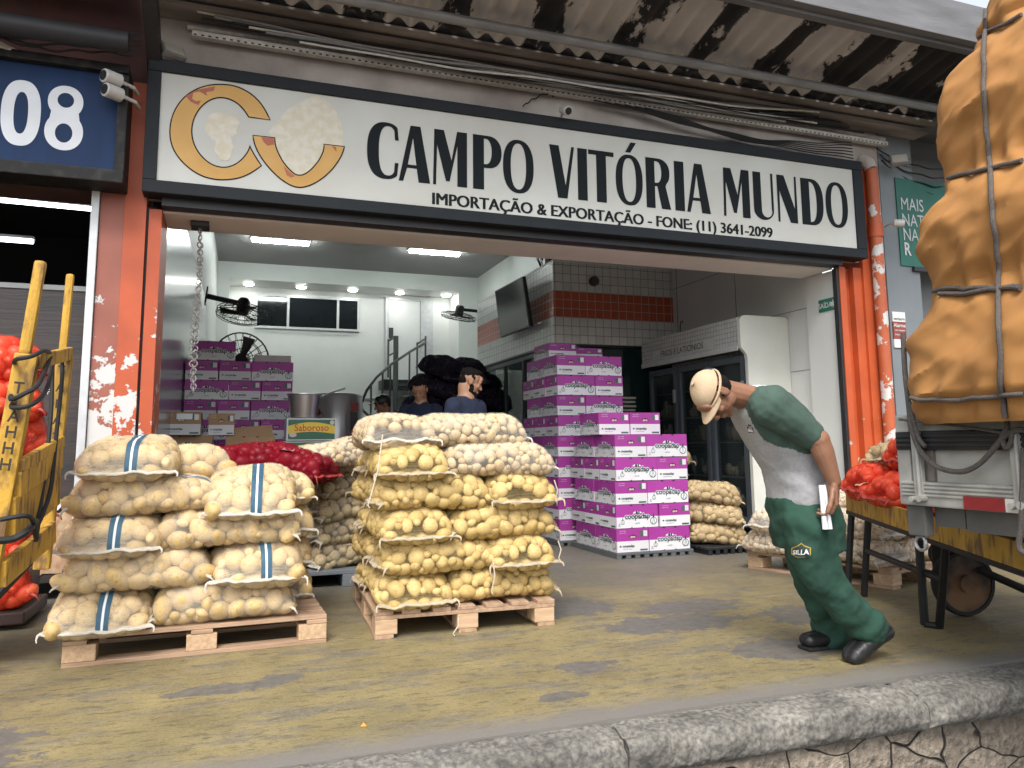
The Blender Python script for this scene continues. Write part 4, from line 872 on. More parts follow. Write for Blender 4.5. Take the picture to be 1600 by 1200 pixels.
def potmat(name, c0, c1, spot=(.2, .12, .05), rough=.6):
    m = bpy.data.materials.new(name); m.use_nodes = True; n = m.node_tree.nodes; l = m.node_tree.links; p = n['Principled BSDF']; p.inputs['Roughness'].default_value = rough
    g = n.new('ShaderNodeNewGeometry'); r = n.new('ShaderNodeValToRGB'); r.color_ramp.elements[0].color = (*c0, 1); r.color_ramp.elements[1].color = (*c1, 1); l.new(g.outputs['Random Per Island'], r.inputs[0])
    tc = n.new('ShaderNodeTexCoord'); z = n.new('ShaderNodeTexNoise'); z.inputs['Scale'].default_value = 55; z.inputs['Detail'].default_value = 5; l.new(tc.outputs['Object'], z.inputs['Vector'])
    r2 = n.new('ShaderNodeValToRGB'); r2.color_ramp.elements[0].position = .55; r2.color_ramp.elements[0].color = (0, 0, 0, 1); r2.color_ramp.elements[1].position = .78; l.new(z.outputs['Fac'], r2.inputs[0])
    mx = n.new('ShaderNodeMix'); mx.data_type = 'RGBA'; mul = n.new('ShaderNodeMath'); mul.operation = 'MULTIPLY'; mul.inputs[1].default_value = .8; l.new(r2.outputs[0], mul.inputs[0]); l.new(mul.outputs[0], mx.inputs[0]); l.new(r.outputs[0], mx.inputs[6]); mx.inputs[7].default_value = (*spot, 1); l.new(mx.outputs[2], p.inputs['Base Color']); return m
def netmat(name, col, a0, a1):
    m = bpy.data.materials.new(name); m.use_nodes = True; n = m.node_tree.nodes; l = m.node_tree.links; n.remove(n['Principled BSDF'])
    d = n.new('ShaderNodeBsdfDiffuse'); d.inputs[0].default_value = (*col, 1); t = n.new('ShaderNodeBsdfTransparent'); x = n.new('ShaderNodeMixShader')
    tc = n.new('ShaderNodeTexCoord'); z = n.new('ShaderNodeTexNoise'); z.inputs['Scale'].default_value = 9; z.inputs['Detail'].default_value = 6; l.new(tc.outputs['Object'], z.inputs['Vector'])
    w1 = n.new('ShaderNodeTexWave'); w1.inputs['Scale'].default_value = 60; w1.inputs['Distortion'].default_value = 2; w1.bands_direction = 'X'; l.new(tc.outputs['Object'], w1.inputs['Vector'])
    mr = n.new('ShaderNodeMapRange'); mr.inputs[1].default_value = .35; mr.inputs[2].default_value = .72; mr.inputs[3].default_value = a0; mr.inputs[4].default_value = a1; l.new(z.outputs['Fac'], mr.inputs[0])
    ma = n.new('ShaderNodeMath'); ma.operation = 'MULTIPLY_ADD'; ma.inputs[1].default_value = .10; l.new(w1.outputs['Fac'], ma.inputs[0]); l.new(mr.outputs[0], ma.inputs[2])
    l.new(ma.outputs[0], x.inputs[0]); l.new(t.outputs[0], x.inputs[1]); l.new(d.outputs[0], x.inputs[2]); l.new(x.outputs[0], n['Material Output'].inputs[0]); return m
hemm = mat('hem_cloth', (.56, .52, .44), .8, var=.2, scale=30, bump=.3, bscale=60)
hemt = mat('hem_tan', (.48, .40, .28), .8, var=.25, scale=30)
hemr = mat('hem_red', (.40, .05, .04), .7, var=.3, scale=30)
strb = mat('stripe_blue', (.030, .092, .145), .7, var=.2, scale=40); strw = mat('stripe_white', (.62, .65, .66), .7, var=.06)
KIND = {
 'A': dict(L=.70, W=.47, H=.208, pr=.0365, pot=potmat('potato_pale', (.47, .32, .125), (.66, .485, .225)), net=netmat('white_net', (.70, .62, .49), .10, .40), hem=hemm, stripe=1, sub=3),
 'B': dict(L=.66, W=.43, H=.200, pr=.031, pot=potmat('potato_yellow', (.46, .32, .105), (.62, .455, .185)), net=netmat('yellow_net', (.56, .44, .22), .05, .20), hem=hemt, stripe=0, sub=3),
 'P': dict(L=.68, W=.43, H=.205, pr=.024, pot=potmat('potato_small', (.45, .31, .14), (.60, .46, .26)), net=netmat('fine_white_net', (.64, .60, .52), .08, .30), hem=hemm, stripe=0, sub=2),
 'D': dict(L=.62, W=.42, H=.20, pr=.032, pot=potmat('potato_shaded', (.36, .26, .12), (.58, .45, .24)), net=netmat('shaded_net', (.55, .50, .40), .06, .26), hem=hemm, stripe=0, sub=2),  # potato and net colours toned darker to stand for shade
 'S': dict(L=.60, W=.42, H=.190, pr=.021, pot=potmat('potato_baby', (.50, .36, .20), (.72, .57, .38)), net=netmat('pale_net', (.78, .74, .68), .10, .34), hem=hemm, stripe=0, sub=2),
 'G': dict(L=.56, W=.40, H=.21, pr=.034, pot=potmat('potato_brown', (.38, .26, .12), (.55, .42, .23)), net=netmat('tan_net', (.50, .40, .25), .10, .30), hem=hemt, stripe=0, sub=2),
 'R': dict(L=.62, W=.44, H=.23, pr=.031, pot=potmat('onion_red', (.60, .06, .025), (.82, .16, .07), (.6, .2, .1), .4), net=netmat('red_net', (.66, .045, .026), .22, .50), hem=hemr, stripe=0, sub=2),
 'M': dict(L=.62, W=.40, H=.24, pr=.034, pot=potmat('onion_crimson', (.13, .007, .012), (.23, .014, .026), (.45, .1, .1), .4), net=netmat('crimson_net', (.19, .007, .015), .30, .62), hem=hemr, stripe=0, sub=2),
}
def ico(sub):
    bm = bmesh.new(); bmesh.ops.create_icosphere(bm, subdivisions=sub, radius=1); bm.verts.index_update()
    v = np.array([x.co[:] for x in bm.verts]); f = np.array([[x.index for x in q.verts] for q in bm.faces]); bm.free(); return v, f
ICO = {2: ico(2), 3: ico(3)}
def sack_meshes(kind, seed):
    K = KIND[kind]; L, W, H, pr = K['L'], K['W'], K['H'], K['pr']; rg = np.random.RandomState(seed)
    bend = rg.uniform(-.25, .12); tw = rg.uniform(-.06, .06); sk = rg.uniform(-.05, .05); lump = rg.uniform(0, 6.28, 4)
    def surf(u, v, s):
        """s=+1 top, -1 bottom"""
        hu = np.clip(1-np.abs(u)**6, 0, 1)**.55; hv = np.clip(1-np.abs(v)**4.2, 0, 1)**.52
        x = u*L/2*(1-.03*v**2); y = v*W/2*(1-.07*np.abs(u)**2+.03*np.cos(u*3+lump[0]))+sk*x
        h = hu*hv*(1+.10*np.sin(u*3.1+lump[1])+.07*np.sin(v*2.6+lump[2]+u*2))
        z = np.where(s > 0, .63*H*h, -.37*H*h)+.37*H + bend*x*x*.5 + tw*x*y/L - .018*np.abs(u)**4
        return np.stack([x, y, z], -1)
    def nrm(u, v, s):
        e = 1e-3; uu = np.clip(u, -.985, .985); vv = np.clip(v, -.985, .985)
        a = surf(uu+e, vv, s)-surf(uu-e, vv, s); b = surf(uu, vv+e, s)-surf(uu, vv-e, s); n = np.cross(a, b)*s[..., None]
        return n/np.maximum(np.linalg.norm(n, axis=-1, keepdims=True), 1e-9)
    # potatoes packed under the net
    C = np.zeros((0, 3)); R = np.zeros(0); N = np.zeros((0, 3)); tries = 6500
    u = rg.uniform(-.93, .93, tries); v = np.sin(rg.uniform(-1.45, 1.45, tries)); s = np.where(rg.rand(tries) < .68, 1., -1.)
    rr_ = pr*rg.choice([.62, .82, 1., 1.16, 1.36], tries, p=[.12, .22, .30, .24, .12])
    order = np.argsort(-rr_[:tries//3]); u[:tries//3] = u[order]; v[:tries//3] = v[order]; s[:tries//3] = s[order]; rr_[:tries//3] = rr_[order]
    P = surf(u, v, s); Nn = nrm(u, v, s)
    for i in range(tries):
        c = P[i]-Nn[i]*rr_[i]*.80
        if len(R):
            d = np.linalg.norm(C-c, axis=1)
            if (d < .82*(R+rr_[i])).any(): continue
        C = np.vstack([C, c]); R = np.append(R, rr_[i]); N = np.vstack([N, Nn[i]])
    iv, jf = ICO[K['sub']]; nv = len(iv); VV = []; FF = []
    for i in range(len(R)):
        a = rg.normal(size=3); a -= N[i]*a.dot(N[i]); a /= np.linalg.norm(a); b = np.cross(N[i], a)
        st = rg.uniform(1.02, 1.38); M3 = np.stack([a*st, b*rg.uniform(.92, 1.06), N[i]*.82], 1)*R[i]
        dv = iv*(1+.045*np.sin(iv[:, [0]]*3+rg.rand()*6)+.04*np.sin(iv[:, [1]]*4+rg.rand()*6)); VV.append(dv @ M3.T+C[i]); FF.append(jf+i*nv)
    VV = np.vstack(VV); FF = np.vstack(FF)
    pm = bpy.data.meshes.new('potatoes'); pm.from_pydata(VV.tolist(), [], FF.tolist()); pm.update(); pm.polygons.foreach_set('use_smooth', [True]*len(FF)); pm.materials.append(K['pot'])
    # net skin: hangs just above the tops, sinks in between
    nu_, nv_ = 44, 40
    cu = np.sin(np.linspace(-pi/2, pi/2, nu_+1)*.94)/sin(pi/2*.94); cv = np.sin(np.linspace(-pi/2, pi/2, nv_+1)*.8)/sin(pi/2*.8)
    if K['stripe']:                                  # straight stripe columns
        cv = np.linspace(-1, 1, nv_+1)
    U, V = np.meshgrid(cu, cv, indexing='ij'); allv = []; fs = []; mi = []
    for q, sg_ in enumerate((1., -1.)):
        S = np.full(U.shape, sg_); p = surf(U, V, S); n = nrm(U, V, S); pf = p.reshape(-1, 3); 
        rel = np.min(np.linalg.norm(pf[:, None]-C[None], axis=2)/R[None]*1.0, axis=1).reshape(U.shape)
        off = .0045-.014*np.clip((rel-.9)/.9, 0, 1)*(pr/.035); edge = np.clip((1-np.abs(U))*8, 0, 1)*np.clip((1-np.abs(V))*6, 0, 1)
        p = p+n*(off*edge)[..., None]; o = len(allv); allv += p.reshape(-1, 3).tolist()
        for i in range(nu_):
            for j in range(nv_):
                a = o+i*(nv_+1)+j; f = (a, a+nv_+1, a+nv_+2, a+1); fs.append(f if sg_ > 0 else f[::-1])
                k = 0
                if K['stripe'] and sg_ > 0:
                    w_ = (cv[j]+cv[j+1])/2-.12
                    if -.11 < w_ < .11: k = 2 if abs(w_) < .03 else 1
                mi.append(k)
    sm_ = bpy.data.meshes.new('net'); sm_.from_pydata(allv, [], fs); sm_.update(); sm_.polygons.foreach_set('material_index', mi); sm_.polygons.foreach_set('use_smooth', [True]*len(fs))
    for m in (K['net'], strb, strw): sm_.materials.append(m)
    bm = bmesh.new(); bm.from_mesh(sm_); bmesh.ops.remove_doubles(bm, verts=bm.verts, dist=1e-4); bm.to_mesh(sm_); bm.free()
    # sewn hems with tied ears at both ends
    hems = []
    for e in (1, -1):
        hb = MB()
        M_ = 30; rings = []; zc0 = .37*H+bend*(L/2*.955)**2*.5-.018*.83
        for j in range(M_+1):
            v_ = -1.04+2.08*j/M_; c = surf(np.array(e*.955), np.array(np.clip(v_, -1, 1)*.985), np.array(1.)); c = Vector(c); c.z = zc0+.25*(c.z-zc0)*0; c.x += e*.012*(1-v_*v_); c.y = v_*W/2*.93; c.z += .014*noise.noise(Vector((v_*2.2, seed, e)))+.006*noise.noise(Vector((v_*7, seed, e*3))); c.x += e*(.004+.012*noise.noise(Vector((v_*3, seed+5, e))))
            th = .004; wd = .015*(1 if abs(v_) < .96 else .8)*(1+.5*noise.noise(Vector((v_*5, seed+9, e))))
            rings.append([c+Vector((-e*wd, 0, th)), c+Vector((e*wd, 0, th*.4-.006)), c+Vector((e*wd, 0, -th-.006)), c+Vector((-e*wd, 0, -th))])
        hb.loft(rings)
        for sd_ in (0, M_):
            c = sum(rings[sd_], Vector())/4; sg_ = 1 if sd_ else -1; dr = rg.uniform(.015, .045)
            hb.tube([c, c+Vector((e*.012, sg_*.012, -.006)), c+Vector((e*.02, sg_*.015, -dr*.6)), c+Vector((e*.026, sg_*.012, -dr))], [.008, .006, .004, .003], 6)
        hm = hb.mesh('hem'); hm.materials.append(K['hem']); smoothe(hm, 50); hems.append(hm)
    return pm, sm_, *hems
SACKS = {}
_var = {'A': 4, 'B': 4, 'P': 3, 'D': 3, 'S': 3, 'G': 2, 'R': 2, 'M': 2}
_si = 0
def sack(kind, pos, rz, label, group, tilt=0., roll=0., sc=1., name='potato_sack', cat='sack', string=None):
    global _si
    vs = SACKS.setdefault(kind, [])
    if len(vs) < _var[kind]: vs.append(sack_meshes(kind, 17*len(vs)+ord(kind))); ms = vs[-1]
    else: _si += 1; ms = vs[_si % len(vs)]
    t = thing(name, label, cat, pos, group); t.rotation_euler = (roll, tilt, rz)
    if sc != 1: t.scale = (sc,)*3 if not isinstance(sc, tuple) else sc
    for m, nm in zip(ms, ('potatoes' if 'onion' not in name else 'onions', 'net', 'hem', 'hem')):
        o = bpy.data.objects.new(nm, m); COL.objects.link(o); o.parent = t
    return t
J = lambda s: random.uniform(-s, s)
E90 = pi/2
# ---- near left pallet: X -.71 .. .50, front edge Y 4.22
pallet('left wooden pallet under the blue striped potato sacks', (-.105, 4.24+.5, 0), .02)
g1 = 'blue striped potato sacks on the left pallet'
z0 = .142; hp = .180
def endon(x, yf, L): return (x, yf+L/2)
front = [  # layer, type, x, label
 (0, 'e', 157, 'blue striped potato sack at the bottom left of the left pallet, hem facing out'), (0, 'l', 355, 'long potato sack at the bottom right of the left pallet, lying sideways'),
 (1, 'l', 215, 'long potato sack in the second layer of the left pallet, lying sideways on the left'), (1, 'e', 401, 'blue striped potato sack in the second layer, white hem facing out on the right'),
 (2, 'e', 168, 'blue striped potato sack in the middle layer of the left pallet, hem facing out'), (2, 'l', 357, 'long potato sack in the middle layer of the left pallet, lying sideways on the right'),
 (3, 'l', 218, 'long potato sack in the fourth layer of the left pallet, lying sideways on the left'), (3, 'e', 395, 'tilted blue striped potato sack on the upper right corner of the left pallet'),
 (4, 'e', 186, 'topmost blue striped potato sack at the left corner of the left pallet')]
for ly, ty, x, lab in front:
    z = z0+ly*hp-.006
    if ty == 'e': sack('A', (at(x, 850, 4.19).x+J(.008), 4.17+.35+J(.015), z), -E90+J(.04), lab, g1, tilt=.05 if ly != 3 else .14)
    else: sack('A', (at(x, 850, 4.24).x+J(.008), 4.21+.24+J(.015), z), J(.03)+(pi if random.random() < .5 else 0), lab, g1)
sack('A', (at(258, 720, 4.8).x, 4.80, z0+4*hp-.04), .12, 'potato sack lying at the top back of the left pallet', g1)
for ly in range(4):
    sack('A', ((-.35, -.1)[ly % 2], 5.0, z0+ly*hp-.01), J(.05), 'potato sack in the back row of the left pallet, %s layer' % ORD[ly], g1)
for ly in range(4): sack('A', (.27, 4.98, z0+ly*hp-.02), E90+J(.05), 'potato sack at the back right corner of the left pallet, %s layer' % ORD[ly], g1, sc=(.8, .9, .95))
# ---- second pallet: X .79 .. 1.76, front Y 4.16
pallet('middle wooden pallet under the tall stack of yellow potato sacks', (1.275, 4.18+.6, 0), E90-.05)
g2 = 'yellow potato sacks on the middle pallet'; hp = .170
rows = [  # layer, kind, type, x, label
 (0, 'B', 'e', .985, 'yellow potato sack at the bottom left of the middle pallet, hem facing out'), (0, 'B', 'l', 1.475, 'yellow potato sack at the bottom right of the middle pallet, lying sideways'),
 (1, 'B', 'l', 1.10, 'yellow potato sack in the second layer of the middle pallet, lying sideways on the left'), (1, 'B', 'e', 1.56, 'yellow potato sack in the second layer of the middle pallet, right side, hem outward'),
 (2, 'B', 'e', .965, 'yellow potato sack in the third layer of the middle pallet, pale hem facing out'), (2, 'B', 'l', 1.475, 'yellow potato sack in the third layer of the middle pallet, lying sideways on the right'),
 (3, 'B', 'l', 1.08, 'yellow potato sack in the fourth layer of the middle pallet, lying sideways on the left'), (3, 'B', 'e', 1.58, 'yellow potato sack in the fourth layer of the middle pallet, right side, hem outward'),
 (4, 'B', 'e', .97, 'deep yellow potato sack in the fifth layer of the middle pallet, hem facing out'), (4, 'P', 'l', 1.46, 'pale sack of small potatoes in the fifth layer, lying sideways on the right'),
 (5, 'P', 'e', .92, 'pale sack of small potatoes on top of the middle pallet, white hem facing out'), (5, 'P', 'l', 1.33, 'topmost pale sack of small potatoes on the middle pallet, lying sideways')]
for ly, kd, ty, x, lab in rows:
    z = z0+ly*hp-.004
    if ty == 'e': sack(kd, (x+J(.01), 4.15+.33+J(.02)+(.12 if ly == 5 else 0), z), -E90+J(.05), lab, g2, tilt=.04)
    else: sack(kd, (x+J(.01), 4.19+.215+J(.02)+(.12 if ly == 5 else 0), z), J(.04)+(pi if random.random() < .5 else 0), lab, g2)
for ly in range(6):
    kd = 'B' if ly < 5 else 'P'
    if ly % 2: sack(kd, (.98, 5.03, z0+ly*hp-.01), E90+J(.06), 'yellow potato sack, middle pallet left flank, %s layer, end forward' % ORD[ly], g2)
    else: sack(kd, (1.10, 5.0, z0+ly*hp-.01), J(.06), 'yellow potato sack, middle pallet left flank, %s layer, lying sideways' % ORD[ly], g2)
    if ly < 5: sack(kd, (1.55, 5.0, z0+ly*hp-.01), E90+J(.06), 'yellow potato sack at the back right of the middle pallet, %s layer' % ORD[ly], g2)
strm = mat('cotton_string', (.62, .55, .42), .8)
for (pa, pb, lab) in (((598, 679), (575, 790), 'pale drawstring hanging from the top sack down the left front of the middle stack'), ((770, 873), (768, 925), 'pale drawstring hanging before the bottom right yellow sack'), ((866, 750), (868, 782), 'pale drawstring at the right edge of the small potato sacks'), ((872, 845), (873, 872), 'pale drawstring at the right end of the third layer sack'), ((716, 965), (708, 990), 'pale drawstring hanging down over the middle pallet edge')):
    a = at(*pa, 4.09); c = at(*pb, 4.10); mid = a.lerp(c, .5)+Vector((.012, -.01, 0)); tag(MB().tube([a, mid, c, c+Vector((.008, 0, -.012))], .0035, 6).build('drawstring', strm, None, smooth=True), lab, 'string', 'drawstrings hanging from the potato sacks')
# ---- stack behind, its sack colours darkened for the shade there
pp = thing('plastic_pallet', 'grey plastic pallet under the potato sacks in the shade', 'pallet', (.85, 6.25, 0)); b = MB()
for k in range(9): b.box((.28, 5.85+k*.1, .09), (1.42, 5.93+k*.1, .12), .004)
for x in (.3, .8, 1.28): b.box((x, 5.85, 0), (x+.14, 6.73, .089), .006)
b.build('pallet_body', mat('grey_blue_plastic', (.17, .19, .21), .6, var=.2), pp)
g3 = 'dusty potato sacks behind the front pallets'  # most of these sacks carry shade-darkened colours
for ly in range(4):
    sack('D', (.50, 6.05+.25, .12+ly*.178), -E90+J(.08), 'shade-toned potato sack in the shaded stack, left column, %s layer, hem outward' % ORD[ly], g3)
for ly in range(5):
    sack('D', (.86+.02*ly, 5.95+.20, .12+ly*.172), .25+J(.06), 'shade-toned potato sack in the shaded stack, right column, %s layer, lying sideways' % ORD[ly], g3, roll=0, tilt=-.10)
    sack('D', (1.2, 5.95+.25, .12+ly*.172), -E90+J(.06), 'shade-toned potato sack at the far right of the shaded stack, %s layer' % ORD[ly], g3)
sack('P', at(520, 718, 5.9)-Vector((0, 0, .06)), .25, 'pale sack of small potatoes on top of the shaded stack', g3, tilt=-.12)
sack('G', at(445, 760, 6.0)-Vector((0, 0, .10)), .6, 'brown potato sack under the crimson onion bag', g3)
# crimson onion bags on top
g4 = 'crimson onion bags in the shade'
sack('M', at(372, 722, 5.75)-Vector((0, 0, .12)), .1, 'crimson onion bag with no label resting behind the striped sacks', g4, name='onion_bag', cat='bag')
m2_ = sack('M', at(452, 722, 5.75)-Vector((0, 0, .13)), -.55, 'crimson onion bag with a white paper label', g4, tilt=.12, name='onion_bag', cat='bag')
b = MB(); lp = []
for k in range(9):
    v_ = -.17+.30*k/8; lp.append((v_, .238-.6*v_*v_-.012*(k % 2)))
for k in range(8): b.add([(-.02, lp[k][0], lp[k][1]), (.07, lp[k][0], lp[k][1]), (.07, lp[k+1][0], lp[k+1][1]), (-.02, lp[k+1][0], lp[k+1][1])], [(0, 1, 2, 3)])
o = bpy.data.objects.new('paper_label', b.mesh('paper_label')); COL.objects.link(o); o.parent = m2_; o.data.materials.append(strw)
# what carries them: a low stack of brown sacks hidden behind the front pallets
for x in (.05, -.45):
    for ly in range(4): sack('G', (x+.05, 6.15, .02+ly*.19), J(.1), 'brown potato sack %s in the hidden pile under the crimson bags, %s side' % (ORD[ly], 'right' if x > 0 else 'left'), 'brown sacks under the crimson bags', sc=.95)
# ---- right: brown sacks by the garlic boxes
bp3 = thing('plastic_pallet', 'black plastic pallet under the brown sacks beside the garlic boxes', 'pallet', (4.35, 6.45, 0)); b = MB()
for k in range(8): b.box((4.06, 6.12+k*.09, .045), (4.72, 6.18+k*.09, .065), .003)
for k in range(8): b.box((4.08+k*.08, 6.12, 0), (4.12+k*.08, 6.8, .044), .003)
b.build('pallet_body', blackm, bp3)
g5 = 'brown potato sacks beside the garlic boxes'
for ly, lab in enumerate(('bottom brown potato sack beside the garlic boxes', 'middle brown potato sack beside the garlic boxes with a hem at its right', 'top brown potato sack beside the garlic boxes sloping down to the right')):
    sack('G', (4.36-.03*ly, 6.42, .06+ly*.19), -.45+J(.1), lab, g5, tilt=.10+.03*ly)
for ly in range(4): sack('G', (4.25, 7.1, .02+ly*.2), .9, 'brown potato sack %s in the pile behind the garlic boxes' % ORD[ly], 'brown sacks behind the garlic boxes')
sack('G', (4.18, 7.05, .80), .35, 'brown potato sack topping the pile behind the right garlic boxes', 'brown sacks behind the garlic boxes', tilt=.18)
# ---- pallet of baby potatoes under the cart
pallet('right wooden pallet carrying sacks of baby potatoes behind the worker', (4.58, 4.92, 0), E90+radians(15)-E90*0)
g6 = 'sacks of baby potatoes on the right pallet'; c15, s15 = cos(radians(15)), sin(radians(15))
def onp(x, y): return (4.58+x*c15-y*s15, 4.92+x*s15+y*c15)
gm = mat('green_print', (.02, .22, .10), .6, var=.1)
for ly in range(2):
    for (lx, ly_, rot, nm) in ((-.37, -.27, E90, 'front left'), (-.37, .33, E90, 'back left'), (.05, -.40, 0, 'front middle'), (.52, -.33, E90, 'front right')):
        x, y = onp(lx+(.05 if ly else 0), ly_); sk = sack('S', (x, y, .14+ly*.168), radians(15)+(rot if ly == 0 or nm != 'back left' else 0.1)+J(.06), 'sack of baby potatoes, %s of the right pallet, %s layer' % (nm, ('lower', 'upper')[ly]), g6, tilt=J(.03))
for (lx, ly_, nm) in ((-.25, .1, 'left'), (.2, .2, 'middle'), (.5, .15, 'right')):
    x, y = onp(lx, ly_); sack('S', (x, y, .475), radians(15)+.3, 'sack of baby potatoes at the %s of the top layer of the right pallet' % nm, g6)
p5_ = thing('plastic_pallet', 'pale wooden pallet with potatoes far to the right behind the cart', 'pallet', (6.3, 4.9, 0)); b = MB()
for k in range(6): b.box((5.8, 4.6+k*.13, .1), (6.9, 4.7+k*.13, .125), .003)
for x in (5.82, 6.3, 6.78): b.box((x, 4.6, 0), (x+.1, 5.35, .099), .004)
b.build('pallet_body', wood2, p5_)
for k in range(2): sack('P', (6.1+.5*k, 4.85, .125), E90+.2, '%s pale potato sack on the far right pallet' % ('left', 'right')[k], 'potato sacks on the far right pallet')
rb = sack('M', at(1222, 788, 5.6)-Vector((0, 0, .03)), .1, 'small crimson bag lying on the baby potato sacks behind the worker', None, name='onion_bag', cat='bag', sc=.35)

# ---- garlic boxes
BL, BW, BH = .43, .325, .208
purple = mat('purple_print', (.34, .036, .28), .55, var=.12, scale=5); wcard = mat('white_card', (.66, .66, .68), .6, var=.07, scale=6); kraft = mat('kraft_card', (.36, .225, .12), .75, var=.15, scale=8, bump=.1)
def vary(m, amt=.22):
    n = m.node_tree.nodes; l = m.node_tree.links; p = n['Principled BSDF']; src = p.inputs['Base Color'].links[0].from_socket; oi = n.new('ShaderNodeObjectInfo'); mr = n.new('ShaderNodeMapRange'); mr.inputs[3].default_value = 1-amt; mr.inputs[4].default_value = 1.04; l.new(oi.outputs['Random'], mr.inputs[0])
    mx = n.new('ShaderNodeMix'); mx.data_type = 'RGBA'; mx.blend_type = 'MULTIPLY'; mx.inputs[0].default_value = 1; l.new(src, mx.inputs[6]); l.new(mr.outputs[0], mx.inputs[7]); l.new(mx.outputs[2], p.inputs['Base Color'])
for _m in (purple, wcard, kraft): vary(_m)
dgreen = mat('box_ink', (.025, .055, .05), .6); darkh = mat('hole_dark', (.02, .015, .015), .8); pinkt = mat('box_pale_label', (.62, .62, .62), .5); garl = mat('garlic_picture', (.55, .42, .38), .6, var=.3, scale=60); barg = mat('box_green_bar', (.06, .12, .10), .6)
def box_art():
    b = MB(); SM = {'ink': 0, 'white': 1, 'dark': 2, 'label': 3, 'garl': 4, 'bar': 5}
    def frame(o, ex, n):
        def P(x, z, d=0.): return Vector(o)+Vector(ex)*x+Vector((0, 0, z))+Vector(n)*(.0012+d)
        return P
    def ell(P, x, z, rx, rz_, m, d, n=16, a0=0, a1=360):
        b.mi = SM[m]; pts = [P(x+rx*cos(radians(a0+(a1-a0)*k/n)), z+rz_*sin(radians(a0+(a1-a0)*k/n)), d) for k in range(n+(0 if a1-a0 == 360 else 1))]; b.poly(pts)
    def rect(P, x0, z0_, x1_, z1_, m, d=0.): b.mi = SM[m]; b.poly([P(x0, z0_, d), P(x1_, z0_, d), P(x1_, z1_, d), P(x0, z1_, d)])
    def text(P, s, x, z, size, m, d, off=.0, sx=1., al='CENTER'):
        b.mi = SM[m]; vs, fs = text_polys(s, size, off, sx, al); b.add([P(x+vx, z+vz, d) for vx, vz in vs], fs)
    def bulb(P, x, z, r):
        ell(P, x, z, r*.95, r*.9, 'ink', 0); ell(P, x, z, r*.78, r*.74, 'white', .0005)
        b.mi = 0; b.poly([P(x-r*.3, z+r*.7, .0001), P(x+r*.3, z+r*.7, .0001), P(x+r*.12, z+r*1.7, .0001), P(x-r*.05, z+r*1.7, .0001)])
        for q in (-.3, .3): b.poly([P(x+q*r*1.2, z-r*.7, .0009), P(x+q*r*1.2+r*.12, z-r*.7, .0009), P(x+q*r*.25+r*.05, z+r*.7, .0009), P(x+q*r*.25-r*.05, z+r*.7, .0009)])
    for o, ex, n in (((0, -BW/2, 0), (1, 0, 0), (0, -1, 0)), ((0, BW/2, 0), (-1, 0, 0), (0, 1, 0))):
        P = frame(o, ex, n)
        text(P, 'coopadap', 0, .083, .066, 'white', .0002, .085); text(P, 'coopadap', 0, .083, .066, 'ink', .0010, .022)
        ell(P, .0, .128, .045, .02, 'white', .0001, 12, 0, 180); ell(P, -.006, .136, .012, .016, 'ink', .0006, 8); ell(P, .016, .138, .008, .013, 'ink', .0007, 8)
        bulb(P, .165, .058, .037); bulb(P, -.15, .055, .022); bulb(P, -.185, .028, .011)
        text(P, 'ALHO', .0, .036, .018, 'ink', .0002)
        for x in (-.06, .06): ell(P, x, BH-.001, .012, .012, 'dark', .0003, 8, 180, 360)
        for x in (-.06, .06): ell(P, x, .001, .010, .008, 'dark', .0003, 8, 0, 180)
    for o, ex, n in (((-BL/2, 0, 0), (0, -1, 0), (-1, 0, 0)), ((BL/2, 0, 0), (0, 1, 0), (1, 0, 0))):
        P = frame(o, ex, n)
        ell(P, .0, .137, .036, .015, 'dark', .0002); ell(P, -.012, .133, .016, .010, 'garl', .0006, 10); ell(P, .014, .134, .012, .009, 'garl', .0007, 10)
        rect(P, .075, .135, .105, .185, 'bar'); rect(P, .106, .135, .145, .185, 'label')
        text(P, 'coopadap', -.045, .047, .030, 'ink', .0002, .03); ell(P, -.125, .055, .010, .007, 'ink', .0004, 8)
        text(P, 'PRODUTO DO BRASIL', -.055, .026, .009, 'ink', .0003)
        rect(P, .07, .012, .145, .026, 'bar'); text(P, 'ALHO NOBRE', -.10, .183, .010, 'label', .0002); text(P, 'SELECIONADO', -.10, .166, .010, 'label', .0002)
    return b
def box_proto(upper):
    m = MB(); x, y, h = BL/2-.001, BW/2-.001, BH-.002; zs = .098
    for mi, za, zb_ in ((1, 0, zs), (0, zs, h)):
        m.mi = mi; m.add([(-x, -y, za), (x, -y, za), (x, y, za), (-x, y, za), (-x, -y, zb_), (x, -y, zb_), (x, y, zb_), (-x, y, zb_)], [(0, 1, 5, 4), (1, 2, 6, 5), (2, 3, 7, 6), (3, 0, 4, 7)])
    m.mi = 0; m.add([(-x, -y, h), (x, -y, h), (x, y, h), (-x, y, h)], [(0, 1, 2, 3)]); m.mi = 1; m.add([(-x, -y, 0), (x, -y, 0), (x, y, 0), (-x, y, 0)], [(3, 2, 1, 0)])
    me = m.mesh('garlic_box'); bm = bmesh.new(); bm.from_mesh(me); bmesh.ops.remove_doubles(bm, verts=bm.verts, dist=1e-4); 
    ed = [e for e in bm.edges if len(e.link_faces) == 2 and e.calc_face_angle() > .5]; bmesh.ops.bevel(bm, geom=ed, offset=.003, segments=1, affect='EDGES'); bm.to_mesh(me); bm.free()
    me.materials.append(upper); me.materials.append(wcard); return me
ART = box_art().mesh('printed_artwork')
for m in (dgreen, strw, darkh, pinkt, garl, barg): ART.materials.append(m)
PURP, KRAF = box_proto(purple), box_proto(kraft)
